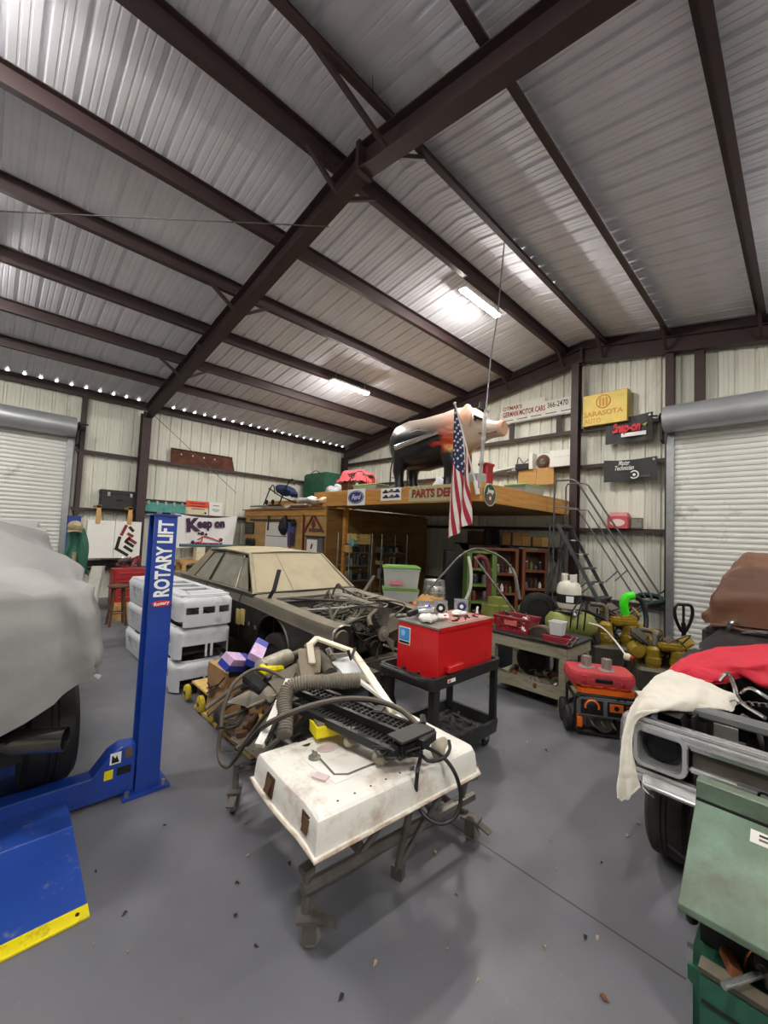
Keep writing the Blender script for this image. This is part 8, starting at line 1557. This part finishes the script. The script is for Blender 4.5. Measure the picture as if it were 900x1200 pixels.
m_rpipe = M('dark_red_pipe', '#6a2a2c', .5, var=.15)
dtube('red_pipe', 'dark red curved pipe standing in front of the brown bookcase', [(572, 712), (573, 680), (570, 658), (563, 652), (556, 655)], 7.9, .05, m_rpipe)
# girt shelf goods behind: cartons
for i, (u0, u1, v0, v1, mm, lab) in enumerate(((549, 567, 622, 642, m_oldwood, 'brown carton at the left on the wall girt under the loft'), (568, 577, 620, 641, m_dark, 'black carton second from the left on the wall girt under the loft'), (590, 612, 624, 640, m_kraft, 'tan carton above the brown bookcases'), (613, 636, 629, 643, m_kraft, 'long tan carton at the right above the narrow bookcase'))):
    x = 9.7; a, b = pX(u0, v0, x), pX(u1, v1, x); t = thing('carton', lab, 'box', (x, (a.y+b.y)/2, Z1+.05)); part('body', MB().box(x-.05, x+.35, b.y, a.y, max(b.z, 1.0) if 0 else Z1-.45, a.z).bevel(.006), mm, t, world=True); part('tape', MB().box(x-.053, x-.05, (a.y+b.y)/2-.03, (a.y+b.y)/2+.03, Z1-.45, a.z), m_oldwood, t, world=True)
sh_ = thing('wall_shelf', 'dark wall shelf under the cartons beneath the loft', 'shelf', (9.9, 5.5, Z1-.5)); part('board', MB().box(9.6, XG-.03, 4.15, 7.0, Z1-.49, Z1-.455), m_dark, sh_, world=True)
for y in (4.3, 5.6, 6.9): part('bracket', MB().prism([(XG-.03, y, Z1-.49), (9.7, y, Z1-.49), (XG-.03, y, Z1-.85)], (0, .03, 0)), m_blackmetal, sh_, world=True)
# chrome wire shelving with jars and boxes in front of the plywood side wall
ws = thing('wire_shelving', 'chrome wire shelving under the left end of the loft', 'shelving', (7.3, 7.9, 0))
c0, c1 = V((6.45, 8.30, 0)), V((8.6, 8.30, 0)); wy0, wy1 = 7.92, 8.40
for x in (6.50, 7.25, 7.6, 8.6):
    for y in (wy0, wy1): part('post', MB().tube([(x, y, 0), (x, y, 2.05)], .014, 8), m_steelr, ws, world=True)
for z in (.3, .85, 1.22, 1.55):
    for x0, x1 in ((6.5, 7.25), (7.6, 8.6)):
        mb = MB().tube([(x0, wy0, z), (x1, wy0, z), (x1, wy1, z), (x0, wy1, z)], .008, 6, closed=True)
        n = int((x1-x0)/.05)
        for k in range(1, n): mb.tube([(x0+(x1-x0)*k/n, wy0, z+.006), (x0+(x1-x0)*k/n, wy1, z+.006)], .003, 4)
        part('wire_shelf', mb, m_steelr, ws, world=True)
sj = random.Random(52)
m_tealj = M('teal_canister', '#6fa3a0', .5, var=.1)
for z in (.31, .86, 1.23, 1.56):
    for x0, x1 in ((6.55, 7.2), (7.65, 8.55)):
        n = 6 if x0 < 7 else 8
        for k in range(n):
            x = lerp(x0, x1, (k+.5)/n); r_ = sj.uniform(.045, .06); h_ = sj.uniform(.14, .26); kind = sj.random()
            if kind < .55:
                t = thing('paint_can', 'small can or jar on the chrome wire shelving', 'can', (x, 8.1, z), 0, 'cans on the wire shelving'); part('can', MB().lathe([(0, 0), (r_, 0), (r_, h_*.9), (r_*.9, h_), (0, h_)], (0, 0, 0), (0, 0, 1), 16), sj.choice((m_alu, m_grey_c, m_dark, m_sheetd, m_tealj, m_dark)), t); part('lid', MB().cyl((0, 0, h_), (0, 0, h_+.012), r_*.85, n=16), m_alu, t)
            else:
                t = thing('small_box', 'small dark box on the chrome wire shelving', 'box', (x, 8.1, z), 0, 'boxes on the wire shelving'); part('body', MB().box(-r_, r_, -.1, .1, 0, h_*.8).bevel(.004), sj.choice((m_dark, m_oldwood, m_oldwood, m_kraft, m_dark, m_grey_c, m_blackmetal)), t); part('lid', MB().box(-r_-.003, r_+.003, -.103, .103, h_*.7, h_*.82), m_dark, t)
t = thing('wooden_box', 'slatted wooden crate on the top of the left wire shelving', 'crate', (6.95, 8.1, 1.78))
for k in range(3): part('slat', MB().box(6.72, 7.2, 7.93, 7.95, 1.78+.085*k, 1.85+.085*k), m_pale, t, world=True)
for x in (6.72, 7.18): part('end', MB().box(x-.012, x+.012, 7.95, 8.3, 1.78, 2.03), m_pale, t, world=True)
part('bottom', MB().box(6.72, 7.2, 7.95, 8.3, 1.765, 1.78), m_pale, t, world=True)
t = thing('teal_canister', 'teal canister at the left end of the wire shelving', 'canister', (6.6, 8.0, 1.8)); part('can', MB().lathe([(0, 0), (.1, 0), (.1, .16), (.06, .2), (0, .2)], (0, 0, 0), (1, .2, .0), 20), m_tealj, t); part('handle', MB().tube([(.03, -.1, .0), (.08, -.17, .0), (.14, -.1, 0)], .012, 6, smooth=4), m_tealj, t)
# ------------------------------------------------------------------ dry leaves on the floor
m_leaf = M('dry_leaf', '#7a4a30', .8, var=.35, scale=30); m_leafp = M('pale_leaf', '#b39c7c', .8, var=.25, scale=30); m_leafd = M('dark_leaf', '#2c2521', .8, var=.25, scale=30)
def leaf(u, v, s, a, mat, tone):
    p = pZ(u, v, 0); t = thing('dry_leaf', 'small %s dry leaf lying on the grey floor' % tone, 'leaf', p, a, '%s dry leaves on the floor' % tone)
    part('blade', MB().grid(lambda p_, q: (s*(p_-.5), s*.32*math.sin(PI*min(1, p_*1.02))*(q-.5)*2, .004+.012*abs(q-.5)*2*s/.05+.006*math.sin(p_*5)), 9, 5, .0015), mat, t); part('stalk', MB().tube([(s*.48, 0, .004), (s*.7, s*.1, .003)], .0015, 4), mat, t)
lf = random.Random(77)
for u, v, mm, tn in ((708, 1172, m_leaf, 'red-brown'), (524, 1113, m_leafp, 'pale'), (638, 1110, m_leafp, 'pale'), (700, 1100, m_leafp, 'pale'), (645, 985, m_leafp, 'pale'), (618, 870, m_leafp, 'pale'), (590, 880, m_leafp, 'pale'), (548, 957, m_leafp, 'pale'), (735, 980, m_leafp, 'pale'), (748, 966, m_leafp, 'pale'), (652, 1018, m_leafp, 'pale'), (440, 1130, m_leafp, 'pale'), (150, 1116, m_leafp, 'pale'), (110, 1108, m_leafp, 'pale'), (290, 1004, m_leafp, 'pale'), (600, 912, m_leafp, 'pale'), (278, 1036, m_leafd, 'dark'), (339, 1013, m_leafd, 'dark'), (276, 1074, m_leafd, 'dark'), (193, 968, m_leafd, 'dark'), (146, 1072, m_leafd, 'dark'), (705, 1012, m_leafd, 'dark'), (686, 1100, m_leafd, 'dark'), (535, 1050, m_leafd, 'dark'), (112, 1022, m_leafd, 'dark'), (510, 1000, m_leafp, 'pale'), (400, 1170, m_leafd, 'dark'), (560, 1150, m_leafp, 'pale'), (640, 880, m_leafd, 'dark'), (300, 1110, m_leafd, 'dark')):
    leaf(u, v, lf.uniform(.014, .028) if tn != 'red-brown' else .035, lf.uniform(0, 6), mm, tn)
# ------------------------------------------------------------------ world and look
w = bpy.data.worlds.new('world'); SC.world = w; w.use_nodes = True
w.node_tree.nodes['Background'].inputs[0].default_value = (.75, .85, 1, 1); w.node_tree.nodes['Background'].inputs[1].default_value = .6
vs = SC.view_settings; vs.view_transform = 'Standard'; vs.look = 'None'; vs.gamma = 1; vs.use_curve_mapping = False; vs.exposure = EXPOSURE
SC.cycles.max_bounces = 8; SC.cycles.diffuse_bounces = 5
